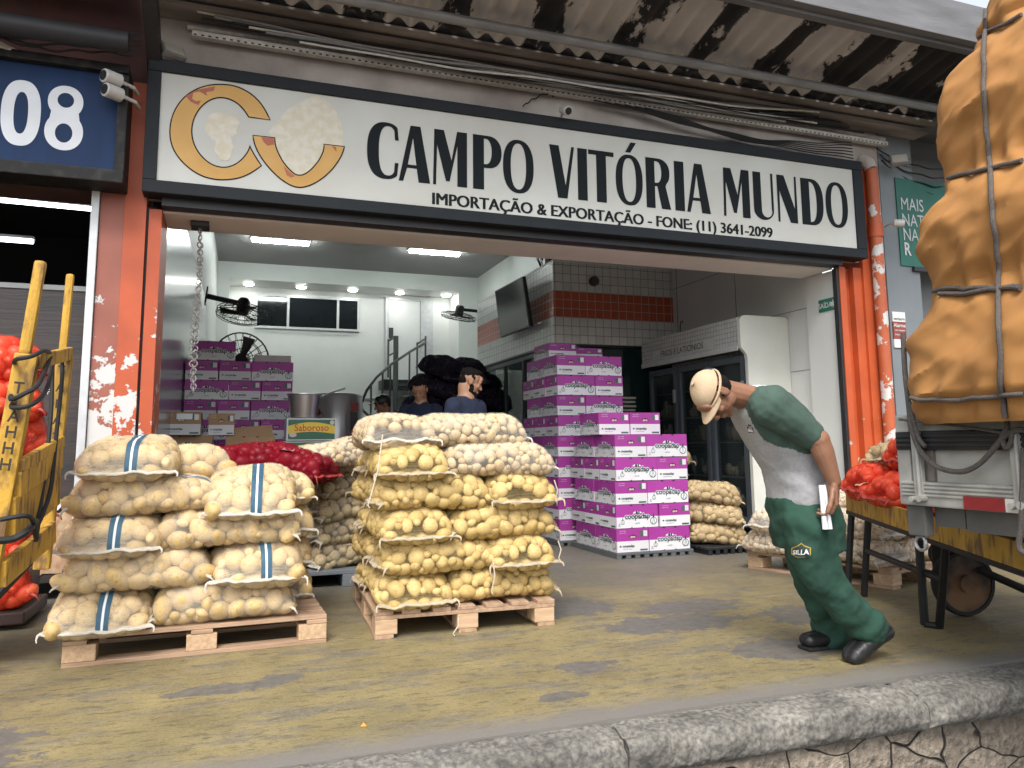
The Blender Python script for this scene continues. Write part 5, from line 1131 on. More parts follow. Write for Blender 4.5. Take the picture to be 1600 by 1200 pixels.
def gbox(pos, rz, label, group, me=None, sc=None, tilt=0.):
    rz += (pi if random.random() < .35 else 0)
    if sc is None: sc = (1-.012*random.random(), 1-.012*random.random(), 1-.008*random.random())
    o = bpy.data.objects.new('garlic_box', me or PURP); COL.objects.link(o); o.location = pos; o.rotation_euler = (0, tilt, rz); tag(o, label, 'box', group)
    if sc: o.scale = sc
    a = bpy.data.objects.new('printed_artwork', ART); COL.objects.link(a); a.parent = o; return o
gA = 'purple garlic boxes in the right stack'; 
def plp(x0, y0, x1, y1, label):
    t = thing('plastic_pallet', label, 'pallet', ((x0+x1)/2, (y0+y1)/2, 0)); b = MB(); n = int((x1-x0)/.09)
    b.box((x0, y0, .03), (x1, y1, .049), .004)
    for k in range(n+1): b.box((x0+(x1-x0-.05)*k/n, y0+.003, 0), (x0+(x1-x0-.05)*k/n+.05, y1-.003, .0295), .003)
    b.build('pallet_body', mat('dark_plastic_pallet', (.10, .11, .115), .6, var=.2), t)
def stack(x0, y0, layers, where):
    """columns as on the photo: rows alternate short+long fronts"""
    for ly in range(layers):
        z = .05+ly*BH; A = ly % 2 == 0
        j = lambda: J(.006)
        if A:
            for k in range(2): gbox((x0+BW/2+j(), y0+BL/2+k*BL+j(), z), E90+J(.012), 'garlic box, short face out, left column, %s row, %s%s' % (ORD[ly], where, ', behind' if k else ''), gA)
            gbox((x0+BW+BL/2+j(), y0+BW/2+j(), z), J(.012), 'garlic box, long face out, right column, %s row, %s' % (ORD[ly], where), gA)
        else:
            for k in range(3): gbox((x0+BL/2+j(), y0+BW/2+k*BW+j(), z), J(.012), 'garlic box, long face out, left column, %s row, %s%s' % (ORD[ly], where, ('', ', behind', ', rearmost')[k]), gA)
            gbox((x0+BL+BW/2+j(), y0+BL/2+j(), z), E90+J(.012), 'garlic box, short face out, right column, %s row, %s' % (ORD[ly], where), gA)
plp(3.22, 6.24, 4.0, 7.22, 'low dark plastic pallet under the shorter front garlic stack')
plp(3.11, 7.26, 3.9, 8.28, 'low dark plastic pallet under the taller rear garlic stack')
stack(3.23, 6.26, 5, 'shorter front stack'); stack(3.12, 7.28, 9, 'taller rear stack')
for k in range(2): gbox((3.20+BW/2+k*(BW+.004), 6.50+BL/2, .05+5*BH), E90+J(.02), 'purple garlic box standing on the shorter front stack, %s of two' % ('left', 'right')[k], gA)
gbox((3.14+BW/2, 7.75, .05+9*BH), E90, 'topmost purple garlic box at the left on the taller rear stack', gA, sc=(1, 1, .75)); gbox((3.50+BW/2, 7.85, .05+9*BH), E90, 'topmost purple garlic box at the right on the taller rear stack', gA, sc=(1, 1, .62))
# left rear stack
gB = 'purple garlic boxes in the left rear stack'; XL, YL = -.46, 8.72
seqs = {9: [('L', 0.06)], 8: 'SSL', 7: 'LSS', 6: 'SSL', 5: 'LSS', 4: 'SSL', 3: 'LSS', 2: 'SSL', 1: 'LSS', 0: 'SSL'}
for ly in range(10):
    z = .05+ly*BH
    if ly == 9: gbox((XL+.06+BL/2, YL+BW/2, z), 0, 'single purple garlic box on top of the left rear stack', gB); continue
    x = XL
    for k, c in enumerate(seqs[ly]):
        wd = BL if c == 'L' else BW; gbox((x+wd/2, YL+(BW/2 if c == 'L' else BL/2)+J(.008), z), (0 if c == 'L' else E90)+J(.01), 'purple garlic box, %s of three in the %s row of the left rear stack' % (('left', 'middle', 'right')[k], ORD[ly]), gB); x += wd+.003
b = thing('folded_card', 'pale folded card lying on the left rear garlic stack', 'card', (.45, 8.9, .05+9*BH)); MB().box((.22, 8.75, .05+9*BH), (.60, 9.05, .05+9*BH+.075), .006).build('card', mat('pale_card', (.5, .44, .46), .7), b)
plp(-.47, 8.71, .63, 9.16, 'low dark plastic pallet under the left rear garlic stack')
# kraft garlic boxes in front
gK = 'kraft garlic boxes in front of the left rear stack'
q = at(290, 662, 7.6); gbox((q.x-.03, 7.7, q.z-BH*.5), E90, 'kraft and white garlic box with a paper label, upper of the left pile', gK, KRAF); gbox((q.x+.30, 7.9, q.z-BH*.5), E90, 'kraft and white garlic box set back behind the labelled one', gK, KRAF, sc=(.8, .7, .98))
MB_ = MB().box((q.x-.07, 7.478, q.z+.035), (q.x+.06, 7.483, q.z+.085)); tag(MB_.build('paper_label', strw), 'white paper label stuck on the upper kraft garlic box', 'label')
for k in range(4): gbox((q.x+.02, 7.72, q.z-BH*(1.5+k)), 0, 'kraft garlic box, %s down under the labelled one' % ORD[k+1].replace('second', 'first').replace('third', 'second box'), gK, KRAF)
q = at(391, 695, 7.5); gbox((q.x, 7.6, q.z-.13), 0, 'open kraft garlic box with a raised flap in front of the purple stack', gK, KRAF)
b = MB(); b.add([(q.x-.2, 7.77, q.z+.08), (q.x+.21, 7.77, q.z+.08), (q.x+.20, 7.83, q.z+.19), (q.x-.17, 7.83, q.z+.16)], [(0, 1, 2, 3)]); b.add([(-v[0]*0+v[0], v[1]+.004, v[2]) for v in b.v], [(3, 2, 1, 0)]); tag(b.build('box_flap', kraft), 'raised kraft flap of the open garlic box', 'flap')
for k in range(3): gbox((q.x, 7.6, q.z-.13-BH*(k+1)), 0, 'kraft garlic box, %s one under the open box' % ('first', 'second', 'third')[k], gK, KRAF)
# green and yellow boxes with a cooking pot on top
bg_ = mat('box_green', (.03, .13, .07), .5, var=.1); by_ = mat('box_yellow', (.70, .50, .05), .5, var=.08); br_ = mat('box_red', (.55, .05, .03), .5); gC = 'green and yellow garlic boxes under the pot'
def sbox(x, y, z, label, w=.46, d=.34, h=.21):
    t = thing('produce_box', label, 'box', (x, y, z), gC); b = MB(); b.mi = 0; b.box((x-w/2, y, z), (x+w/2, y+d, z+h), .004); b.build('carton', [wcard], t)
    b = MB(); b.mi = 0; f = y-.0012; b.poly([(x-w/2+.015, f, z+.012), (x+w/2-.015, f, z+.012), (x+w/2-.015, f, z+h-.012), (x-w/2+.015, f, z+h-.012)])
    b.mi = 1; n = 12; up = [(x-w/2+.015+(w-.03)*k/n, f-.0006, z+h*.66+.035*sin(pi*k/n)) for k in range(n+1)]; dn = [(x-w/2+.015+(w-.03)*k/n, f-.0006, z+h*.30-.0+.02*sin(pi*k/n)) for k in range(n+1)]; b.poly(dn+up[::-1])
    b.mi = 2; put_text(b, 'Saboroso', (x, f-.0012, z+h*.44), .088, off=.012, sx=.95)
    b.mi = 3; b.poly([(x-.17+.035*cos(a), f-.001, z+.055+.022*sin(a)) for a in [2*pi*i/10 for i in range(10)]]); b.poly([(x+.19+.022*cos(a), f-.001, z+h-.04+.022*sin(a)) for a in [2*pi*i/10 for i in range(10)]])
    b.build('printed_artwork', [bg_, by_, br_, mat('garlic_pale', (.6, .5, .5), .6)], t, fix=False)
q = at(487, 671, 7.6); qx, qz = q.x, q.z
sbox(qx, 7.6, qz-.105, 'green and yellow produce box directly under the aluminium pot')
for k in range(3):
    sbox(qx+.42+.47*(k-1)*1., 7.62, qz-.105-.215, 'green and yellow produce box in the row below, %s of three' % ('left', 'middle', 'right')[k])
for r_ in range(2):
    for k in range(3): sbox(qx+.42+.47*(k-1), 7.62, qz-.105-.215*(r_+2), 'green and yellow produce box, %s of three in the hidden row %s' % (('left', 'middle', 'right')[k], ('second', 'third')[r_]+' from the top'))
q = at(478, 655, 7.7); pz_ = qz+.105; pt = thing('cooking_pot', 'dented aluminium cooking pot standing on the green and yellow box', 'pot', (qx-.06, 7.77, pz_)); S_ = 1.0
MB().lathe([(0, .0), (.105, .0), (.125, .012), (.155, .225), (.165, .232), (.165, .24), (.152, .236), (.12, .02), (0, .012)], 32, (qx-.06, 7.77, pz_)).build('pot_body', mat('aluminium', (.62, .63, .64), .28, .95, var=.1, scale=3, stretch=(1, 1, .2)), pt, smooth=True)
MB().tube([(qx-.06+.15, 7.75, pz_+.21), (qx+.20, 7.72, pz_+.26), (qx+.32, 7.7, pz_+.30)], .01, 8).build('ladle_handle', MATS['aluminium'], pt, smooth=True)
# steel machine, red bags and netted heap further in
sl = thing('steel_cylinder', 'tall shiny steel cylinder machine behind the pot', 'machine', at(530, 690, 11.5)); q = at(525, 640, 11.5)
MB().lathe([(0, 0), (.36, 0), (.38, .03), (.38, 1.72), (.36, 1.76), (0, 1.80)], 32, (q.x, 11.5, 0)).build('cylinder', mat('polished_steel', (.62, .63, .64), .3, .55, var=.12, scale=3, stretch=(1, 1, .1)), sl, smooth=True)
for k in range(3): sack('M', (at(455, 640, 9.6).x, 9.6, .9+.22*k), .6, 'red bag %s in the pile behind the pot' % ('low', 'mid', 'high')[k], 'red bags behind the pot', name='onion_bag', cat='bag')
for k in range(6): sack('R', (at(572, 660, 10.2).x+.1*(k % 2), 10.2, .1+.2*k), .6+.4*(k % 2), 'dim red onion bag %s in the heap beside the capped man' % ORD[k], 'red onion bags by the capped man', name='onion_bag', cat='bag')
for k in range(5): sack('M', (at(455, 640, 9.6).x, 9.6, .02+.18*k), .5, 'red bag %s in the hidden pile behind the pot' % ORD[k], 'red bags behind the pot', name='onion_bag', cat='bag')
fe = thing('extinguisher_sign', 'small red sign on a dark post by the stair', 'sign', at(554, 640, 11)); q = at(554, 636, 11); MB().box((q.x-.05, 11, q.z-.06), (q.x+.05, 11.01, q.z+.06)).build('sign_plate', mat('fire_red', (.35, .02, .015), .5), fe); MB().box((q.x-.05, 11.012, 0), (q.x+.04, 11.05, q.z-.065)).build('post', blackm, fe)
# purple-black netted heap behind the men
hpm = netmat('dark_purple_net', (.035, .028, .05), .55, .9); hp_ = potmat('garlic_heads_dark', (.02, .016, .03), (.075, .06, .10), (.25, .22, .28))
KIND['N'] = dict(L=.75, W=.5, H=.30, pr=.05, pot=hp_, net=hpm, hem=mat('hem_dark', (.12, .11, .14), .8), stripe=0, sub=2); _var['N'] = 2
pos = [(672, 600), (715, 585), (755, 590), (690, 570), (735, 572), (765, 615), (660, 630), (700, 620), (740, 640), (680, 655), (720, 665), (760, 655)]
for i, p in enumerate(pos):
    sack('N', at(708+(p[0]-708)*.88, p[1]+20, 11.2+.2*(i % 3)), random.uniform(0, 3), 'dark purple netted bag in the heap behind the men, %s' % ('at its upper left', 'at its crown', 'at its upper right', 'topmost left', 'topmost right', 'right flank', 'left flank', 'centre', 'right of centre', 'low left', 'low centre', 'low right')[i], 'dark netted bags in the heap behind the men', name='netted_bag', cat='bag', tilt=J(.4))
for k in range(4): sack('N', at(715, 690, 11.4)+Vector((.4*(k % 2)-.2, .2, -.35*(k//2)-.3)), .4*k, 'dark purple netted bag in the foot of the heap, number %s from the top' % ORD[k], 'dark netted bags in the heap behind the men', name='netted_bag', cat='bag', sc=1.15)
# ================================================================== PEOPLE
from mathutils.bvhtree import BVHTree
skin = mat('skin_brown', (.26, .125, .072), .55, var=.18, scale=14, bump=.08, bscale=120)
skin2 = mat('skin_tan', (.38, .20, .12), .55, var=.15, scale=14)
hairm = mat('black_hair', (.010, .008, .007), .85, spec=.15, var=.4, scale=90, bump=.5, bscale=200)
eyem = mat('eye_dark', (.02, .015, .012), .2); 
class Fr:
    def __init__(s, c, f, u, k=1.):
        s.k = k; s.c = Vector(c); s.f = Vector(f).normalized(); s.s = s.f.cross(Vector(u)).normalized(); s.u = s.s.cross(s.f).normalized()
        s.R = Matrix((s.f, s.s, s.u)).transposed()
    def P(s, a, b, c): return s.c+(s.f*a+s.u*b+s.s*c)*s.k       # forward, up, side
    def ell(s, mb, p, r): mb.ell(s.P(*p), (r[0]*s.k, r[2]*s.k, r[1]*s.k), s.R)
    def cone(s, mb, p, q, a, b): mb.cone(s.P(*p), s.P(*q), a, b)
def head(mb, F, neck, nr=.058):
    e = F.ell
    e(mb, (-.012, .035, 0), (.096, .083, .077)); e(mb, (.032, -.030, 0), (.058, .075, .060)); e(mb, (.045, -.078, 0), (.038, .030, .040)); e(mb, (.066, -.098, 0), (.020, .017, .024))
    for k in (-1, 1):
        e(mb, (.005, -.060, k*.042), (.038, .035, .020)); e(mb, (.066, -.022, k*.036), (.022, .018, .020)); e(mb, (.080, .018, k*.026), (.014, .009, .026)); e(mb, (.103, -.034, k*.011), (.010, .009, .009))
        e(mb, (-.008, -.002, k*.079), (.021, .031, .009)); F.cone(mb, (-.02, .02, k*.083), (-.012, -.026, k*.080), .007, .006); e(mb, (.076, .000, k*.030), (.012, .010, .014))
    F.cone(mb, (.088, .012, 0), (.111, -.030, 0), .009, .0125); e(mb, (.089, -.061, 0), (.012, .0065, .023)); e(mb, (.087, -.074, 0), (.012, .0075, .020)); e(mb, (.078, .045, 0), (.022, .035, .050))
    mb.cone(F.P(-.035, -.055, 0), neck, nr, nr*1.12)
def hand(mb, w, d, palm, spread=.021, curl=(.35, .5, .45), s=1., thumb=.5, side=1):
    """w wrist, d finger direction, palm: the way the palm faces; thumb leaves the side of the palm"""
    w = Vector(w); d = Vector(d).normalized(); pn = Vector(palm); pn = (pn-d*pn.dot(d)).normalized(); t = d.cross(pn)*side
    for k, (off, ln) in enumerate(((1.5, .92), (.5, 1.06), (-.5, 1.0), (-1.5, .80))):
        kn = w+(d*.088*(1-.03*abs(off))+t*off*spread)*s; mb.cone(w+(d*.012+t*off*.012)*s, kn, .0145*s, .0115*s)
        p = kn; a = 0
        for j, L in enumerate((.042, .027, .021)):
            a += curl[j]*(1+.10*k); dv = d*cos(a)+pn*sin(a); q = p+dv*L*ln*s; mb.cone(p, q, (.0098-.001*j)*s, (.0090-.001*j)*s); p = q
    mb.cone(w+(d*.02+pn*.004)*s, w+(d*.06+pn*.006)*s, .024*s, .022*s)
    p = w+(d*.025+t*.024+pn*.006)*s
    for L, a in ((.042, .75), (.032, .45), (.026, .25)):
        dv = (d*cos(a)+t*sin(a)*.85+pn*thumb*(1-a)).normalized(); q = p+dv*L*s; mb.cone(p, q, .0115*s, .0098*s); p = q
def cloth(mb, vox, it, disp=(), name='cloth'):
    mods = [('REMESH', dict(mode='VOXEL', voxel_size=vox, use_smooth_shade=True)), ('SMOOTH', dict(factor=.5, iterations=it))]
    for sz, st in disp: mods.append(('DISPLACE', dict(texture=clouds('wr%g' % sz, sz), strength=st, mid_level=.5, texture_coords='LOCAL')))
    me = evalmesh(mb, mods, name); me.polygons.foreach_set('use_smooth', [True]*len(me.polygons)); return me
def child(name, me, mats, parent, org):
    shift_mesh(me, org); o = bpy.data.objects.new(name, me); COL.objects.link(o); o.parent = parent
    for m in (mats if isinstance(mats, (list, tuple)) else [mats]): me.materials.append(m)
    return o
def ring(c, ax, a, ay, b, n=28, p=.92):
    return [c+ax*a*math.copysign(abs(cos(t))**p, cos(t))+ay*b*math.copysign(abs(sin(t))**p, sin(t)) for t in [2*pi*k/n for k in range(n)]]
def stick(me, off=.0015):
    bm = bmesh.new(); bm.from_mesh(me); bv = BVHTree.FromBMesh(bm); bm.free(); o = Vector((0, 0, CAMZ))
    def hit(px, py, lift=0.):
        d = _ray(px, py).normalized(); r = bv.ray_cast(o, d)
        if r[0] is None: return None
        n = r[1] if r[1].dot(d) < 0 else -r[1]; return r[0]+n*(off+lift)
    return hit
def decal(mb, hit, pts, lift=0.):
    P = [hit(x, y, lift) for x, y in pts]
    if all(p is not None for p in P): mb.poly(P)
# ---- the worker walking past, bent forward
YM = 3.08
def worker():
    org = Vector((2.62, YM, 0)); F = Fr(at(1117, 617, YM), (-.27, -.06, -.96), (-.96, 0, .27), .95)
    nb = at(1170, 622, YM)
    b = MB(); head(b, F, nb, .056)
    S, E, Wr = at(1206, 640, 2.935), at(1279, 688, 2.84), at(1303, 752, 2.825)
    b.cone(nb, at(1207, 642, YM), .062, .09); b.cone(at(1205, 640, YM), at(1250, 770, YM), .10, .11); b.cone(at(1205, 640, YM), S, .06, .045)
    b.cone(S, E, .050, .052); b.cone(E, E.lerp(Wr, .3), .050, .050); b.cone(E.lerp(Wr, .3), Wr, .050, .032)
    hand(b, Wr, at(1308, 800, 2.835)-Wr, (-.72, .70, 0), curl=(.5, .7, .5), s=1.12, thumb=.55, side=-1)
    S2, E2, W2 = at(1200, 640, 3.27), at(1226, 712, 3.33), at(1213, 748, 3.30)
    b.cone(at(1205, 640, YM), S2, .06, .045); b.cone(S2, E2, .046, .044); b.cone(E2, W2, .043, .029); hand(b, W2, at(1199, 778, 3.29)-W2, (.75, -.55, -.2), curl=(.5, .7, .5), s=1.0, side=1)
    near = [(at(1266, 800, 2.99), .07), (at(1279, 892, 2.97), .055), (at(1318, 942, 2.955), .045), (at(1362, 985, 2.94), .04)]
    far = [(at(1250, 800, 3.17), .07), (at(1264, 900, 3.19), .055), (at(1312, 1000, 3.2), .04)]
    for L in (near, far):
        b.cone(at(1252, 780, YM), L[0][0], .10, .07)
        for p, q in zip(L, L[1:]): b.cone(p[0], q[0], p[1], q[1])
    me = cloth(b, .0042, 3, name='person'); shift_mesh(me, org); me.materials.append(skin)
    body = bpy.data.objects.new('person', me); COL.objects.link(body); body.location = org; ORG[body.name] = org
    tag(body, 'man in a beige cap bending forward in green trousers with rolled paper', 'person')
    # shirt
    s = MB(); sp = [((1214, 790), (1292, 789), .165), ((1211, 765), (1291, 767), .168), ((1205, 737), (1285, 737), .170), ((1190, 712), (1277, 708), .180), ((1176, 690), (1267, 682), .192), ((1166, 668), (1254, 657), .200), ((1159, 650), (1238, 634), .195), ((1158, 637), (1218, 614), .165), ((1159, 633), (1195, 604), .11), ((1157, 634), (1176, 601), .075)]
    rg = []
    for (fx, fy), (bx, by), hw in sp:
        a, c = at(fx, fy, YM), at(bx, by, YM); rg.append(ring((a+c)/2, (c-a)/2, 1, Vector((0, 1, 0)), hw))
    s.loft(rg)
    s.cone(at(1203, 634, 2.925), at(1266, 679, 2.865), .098, .068); s.cone(at(1206, 636, 3.22), at(1232, 690, 3.31), .085, .064)
    sh = cloth(s, .0062, 9, ((.10, .014), (.04, .004)), 'shirt')
    bm = bmesh.new(); bm.from_mesh(sh)                                       # pulled cloth: diagonal creases at the waist
    for v in bm.verts:
        wz = max(0, 1-abs(v.co.z-.80)/.22); v.co += v.normal*(.012*wz*noise.noise(Vector((v.co.x*9+v.co.z*15, v.co.x*4-v.co.z*3, v.co.y*5)))+.006*noise.noise(Vector((v.co.x*12+v.co.z*14, v.co.z*4, v.co.y*8))))
    bm.to_mesh(sh); bm.free()
    green = mat('shirt_green', (.050, .090, .070), .85, var=.22, scale=10, bump=.15, bscale=300); grey = mat('shirt_grey', (.36, .36, .365), .9, var=.14, scale=80, bump=.15, bscale=300); white = mat('shirt_white', (.72, .73, .73), .85, var=.08)
    for m in (grey, green, white): sh.materials.append(m)
    sa, sb = at(1203, 634, 2.925), at(1266, 679, 2.865); sd_ = sb-sa; s2 = sd_.dot(sd_)
    for p in sh.polygons:
        c = p.center; v = c-Vector((0, 0, CAMZ)); zc = v.dot(_f); px, py = PPX+F_PX*v.dot(_r2)/zc, PPY-F_PX*v.dot(_u2)/zc
        k = 1 if py < 703 and px > np.interp(py, (600, 630, 645, 668, 688, 698, 703), (1150, 1160, 1168, 1179, 1194, 1216, 1250)) else 0   # raglan seam
        tt = max(0, min(1, (c-sa).dot(sd_)/s2)); 
        if c.y < 2.97 and tt > .35: k = 1 if (c-(sa+sd_*tt)).length < .098 else k
        bx = at(1200, 612, YM); 
        if abs(c.y-YM-.02) < .065 and p.normal.z > .3 and p.normal.x > -.6 and c.x > at(1168, 610, YM).x: k = 2
        p.material_index = k
    hit = stick(sh); child('shirt', sh, [], body, org)
    d = MB(); d.mi = 0
    x0, y0 = 1172, 671
    for pts, mi in (([(x0-5, y0-5), (x0+5, y0-3), (x0+6, y0+5), (x0-2, y0+5)], 0), ([(x0-3, y0-1), (x0+5, y0+1), (x0+5, y0+4), (x0-2, y0+3)], 1), ([(x0-3, y0-8), (x0+2, y0-7), (x0+2, y0-5), (x0-3, y0-5.5)], 0)): d.mi = mi; decal(d, hit, pts, .001*mi)
    child('chest_badge', d.mesh('chest_badge'), [mat('badge_dark', (.03, .05, .04), .7), white], body, org)
    # trousers
    t = MB(); 
    pel = [((1213, 778), (1294, 778), .165), ((1214, 800), (1300, 800), .178), ((1219, 830), (1304, 830), .180), ((1226, 855), (1303, 858), .175)]
    t.loft([ring((at(*a, YM)+at(*c, YM))/2, (at(*c, YM)-at(*a, YM))/2, 1, Vector((0, 1, 0)), hw) for a, c, hw in pel])
    def leg(pts):
        for (p, r), (q, r2) in zip(pts, pts[1:]): t.cone(p, q, r, r2, 18)
    leg([(at(1262, 815, 2.995), .112), (at(1268, 860, 2.985), .105), (at(1284, 900, 2.975), .092), (at(1313, 938, 2.96), .080), (at(1338, 962, 2.95), .076), (at(1352, 975, 2.945), .088), (at(1360, 983, 2.94), .080)])
    leg([(at(1255, 815, 3.16), .115), (at(1258, 860, 3.17), .105), (at(1268, 905, 3.185), .086), (at(1289, 955, 3.195), .076), (at(1299, 978, 3.2), .086), (at(1304, 992, 3.2), .082)])
    tr_ = cloth(t, .009, 5, ((.13, .030), (.05, .012)), 'trousers')
    bm = bmesh.new(); bm.from_mesh(tr_); ax = (at(1360, 983, 2.94)-at(1283, 900, 2.975)).normalized(); p0 = at(1283, 900, 2.975)
    for v in bm.verts:                                                       # stacked folds above the cuffs, drag lines at the knee
        h = (v.co-p0).dot(ax); wz = min(1, max(0, (h-.10)/.12)); v.co += v.normal*(.026*wz*noise.noise(Vector((h*17, v.co.y*5, v.co.x*4)))+.018*(1-wz)*noise.noise(Vector((v.co.z*11+v.co.x*10, v.co.x*4-v.co.z*3, v.co.y*5))))
    bm.to_mesh(tr_); bm.free()
    hit = stick(tr_); child('trousers', tr_, mat('trouser_green', (.018, .068, .045), .9, var=.35, scale=9, bump=.2, bscale=250), body, org)
    d = MB(); hx, hy = 1252, 862
    hexo = [(hx-15, hy-6), (hx-5, hy-10), (hx, hy-14), (hx+5, hy-10), (hx+15, hy-6), (hx+15, hy+5), (hx+5, hy+9), (hx-6, hy+9), (hx-15, hy+4)]
    d.mi = 0; decal(d, hit, hexo, .001); d.mi = 1; decal(d, hit, [(hx+(x-hx)*.88, hy+(y-hy)*.84) for x, y in hexo], .0025)
    d.mi = 2; tp_ = text_polys('SILLA', 1, .03)
    wd = max(v[0] for v in tp_[0])
    vs = [hit(hx+.5+x/wd*11.5, hy+3.2-y*9.5, .010) for x, y in tp_[0]]
    if all(v is not None for v in vs): d.add(vs, tp_[1])
    child('thigh_badge', d.mesh('thigh_badge'), [mat('badge_gold', (.40, .28, .04), .7), MATS['badge_dark'], white], body, org)
    # shoes
    blk = mat('black_leather', (.015, .015, .016), .42, var=.4, scale=12, bump=.2, bscale=60); sole = mat('black_rubber', (.012, .012, .012), .8)
    n_ = MB(); P = [(at(1380, 986, 2.94), .044), (at(1362, 996, 2.94), .050), (at(1346, 1011, 2.94), .046), (at(1334, 1022, 2.94), .044), (at(1330, 1027, 2.94), .036)]
    for (p, r), (q, r2) in zip(P, P[1:]): n_.cone(p+Vector((0, .02, 0)), q+Vector((0, .018, 0)), r*.82, r2*.82); n_.cone(p-Vector((0, .02, 0)), q-Vector((0, .018, 0)), r*.82, r2*.82)
    n_.cone(P[0][0], P[0][0].lerp(at(1366, 972, 2.94), .6), .045, .048)
    a = cloth(n_, .006, 3, name='shoe'); so = MB(); up = (at(1366, 978, 2.94)-at(1380, 1012, 2.94)).normalized()
    dn = Vector((.72, 0, -.69)); so.loft([ring(p+dn*(r*.78), (q-p).normalized()*.02, .3, Vector((0, 1, 0)), .040+.006*(i in (2, 3)), 16) for i, ((p, r), (q, _)) in enumerate(zip(P, P[1:]+[(P[-1][0]+Vector((-.02, 0, -.02)), 0)]))])
    sh1 = child('shoe', a, blk, body, org)
    m_ = MB(); fy = 3.20; xh, xt = at(1328, 1010, fy).x, at(1252, 1006, fy).x
    for k in (-1, 1):
        m_.cone((xh-.03, fy+k*.014, .050), (xh-.13, fy+k*.018, .052), .034, .038); m_.cone((xh-.13, fy+k*.018, .052), (xt+.04, fy+k*.016, .046), .038, .032)
    m_.cone((xh-.04, fy, .06), (xh-.055, fy, .12), .045, .048)
    a2 = cloth(m_, .006, 3, name='shoe'); s2_ = child('shoe', a2, blk, body, org)
    o2 = MB().box((xt+.012, fy-.046, .0), (xh-.004, fy+.046, .018), .008); so_ = o2.mesh('sole', org); so_.materials.append(sole); q = bpy.data.objects.new('sole', so_); COL.objects.link(q); q.parent = s2_
    # hair and cap
    h = MB(); F.ell(h, (-.040, .004, 0), (.070, .078, .0775)); 
    for k in (-1, 1): F.ell(h, (-.012, .022, k*.050), (.040, .045, .030))
    child('hair', cloth(h, .006, 3, ((.02, .008),), 'hair'), hairm, body, org)
    c = MB(); N1, N2 = 26, 14; rr_ = (.103, .092, .086); vs = []
    for j in range(N2+1):
        a = radians(8)*(1-j/N2)+radians(92)*(j/N2)                          # rim to button
        for i in range(N1):
            t_ = 2*pi*i/N1; seam = 1+.010*min(1, abs(sin(t_*3))*3)-.012+.02*noise.noise(Vector((sin(t_)*2, cos(t_)*2, a*2.5))); q = cos(a)*seam
            vs.append(F.P(-.014+rr_[0]*q*cos(t_), .040+rr_[1]*sin(a)*(1-.06*cos(t_)), rr_[2]*q*sin(t_)))
    fs = [(j*N1+i, j*N1+(i+1) % N1, (j+1)*N1+(i+1) % N1, (j+1)*N1+i) for j in range(N2) for i in range(N1)]
    c.add(vs, fs)
    rimv = [F.P(-.014+1.01*rr_[0]*cos(2*pi*i/N1), .036, 1.01*rr_[2]*sin(2*pi*i/N1)) for i in range(N1)]
    c.tube(rimv, .006, 6, closed=True); F.ell(c, (-.014, .137, 0), (.010, .005, .010))
    capm = c.mesh('cap'); capm = capm; sm3 = mat('cap_beige', (.50, .37, .235), .85, var=.15, scale=14, bump=.25, bscale=120); smoothe(capm, 50)
    cp = child('cap', capm, sm3, body, org)
    br = MB(); rows_ = []
    for j in range(7):
        r = j/6; row = []
        for i in range(15):
            t_ = radians(-68+136*i/14); row.append((-.014+(rr_[0]+.068*r*cos(t_)**.5)*cos(t_), .036-.010*r-.012*sin(t_)**2*(.3+r), (rr_[2]-.004*r)*sin(t_)))
        rows_.append(row)
    tp = [F.P(*p) for row in rows_ for p in row]; bt = [F.P(p[0], p[1]-.004, p[2]) for row in rows_ for p in row]; n0 = len(tp)
    fs = [(j*15+i, j*15+i+1, (j+1)*15+i+1, (j+1)*15+i) for j in range(6) for i in range(14)]
    br.add(tp+bt, fs+[tuple(n0+k for k in reversed(f)) for f in fs]+[(90+i, 90+i+1, n0+90+i+1, n0+90+i) for i in range(14)])
    bm_ = br.mesh('brim'); smoothe(bm_, 60); child('brim', bm_, sm3, body, org)
    g = MB(); F.ell(g, (-.108, .062, 0), (.012, .020, .032)); child('cap_opening', g.mesh('cap_opening'), blackm, body, org)
    for k in (-1, 1):
        e = MB(); F.ell(e, (.083, .002, k*.030), (.0075, .007, .011)); child('eye', e.mesh('eye'), eyem, body, org)
    # rolled paper held in the hand
    pp_ = MB(); a, z = at(1284, 758, 2.865), at(1292, 827, 2.845); ax = (z-a).normalized(); e1 = ax.cross(Vector((0, 1, 0))).normalized(); e2 = ax.cross(e1); N = 40
    for sgn_ in (1,):
        prof = [(.009+.017*(k/N)**.7, k/N*4.2*pi*.62) for k in range(N+1)]
        top_ = [a+(e1*cos(t_)+e2*sin(t_))*r*.75 for r, t_ in prof]; bot = [z+(e1*cos(t_)+e2*sin(t_))*r for r, t_ in prof]
        pp_.add(top_+bot, [(k, k+1, N+2+k, N+1+k) for k in range(N)])
    t3 = pp_.mesh('rolled_paper'); smoothe(t3, 60); t3.materials.append(mat('paper_white', (.80, .81, .84), .7, var=.03)); o = bpy.data.objects.new('rolled_paper', t3); COL.objects.link(o); tag(o, 'rolled white paper held in the hand of the bending man', 'paper')
worker()
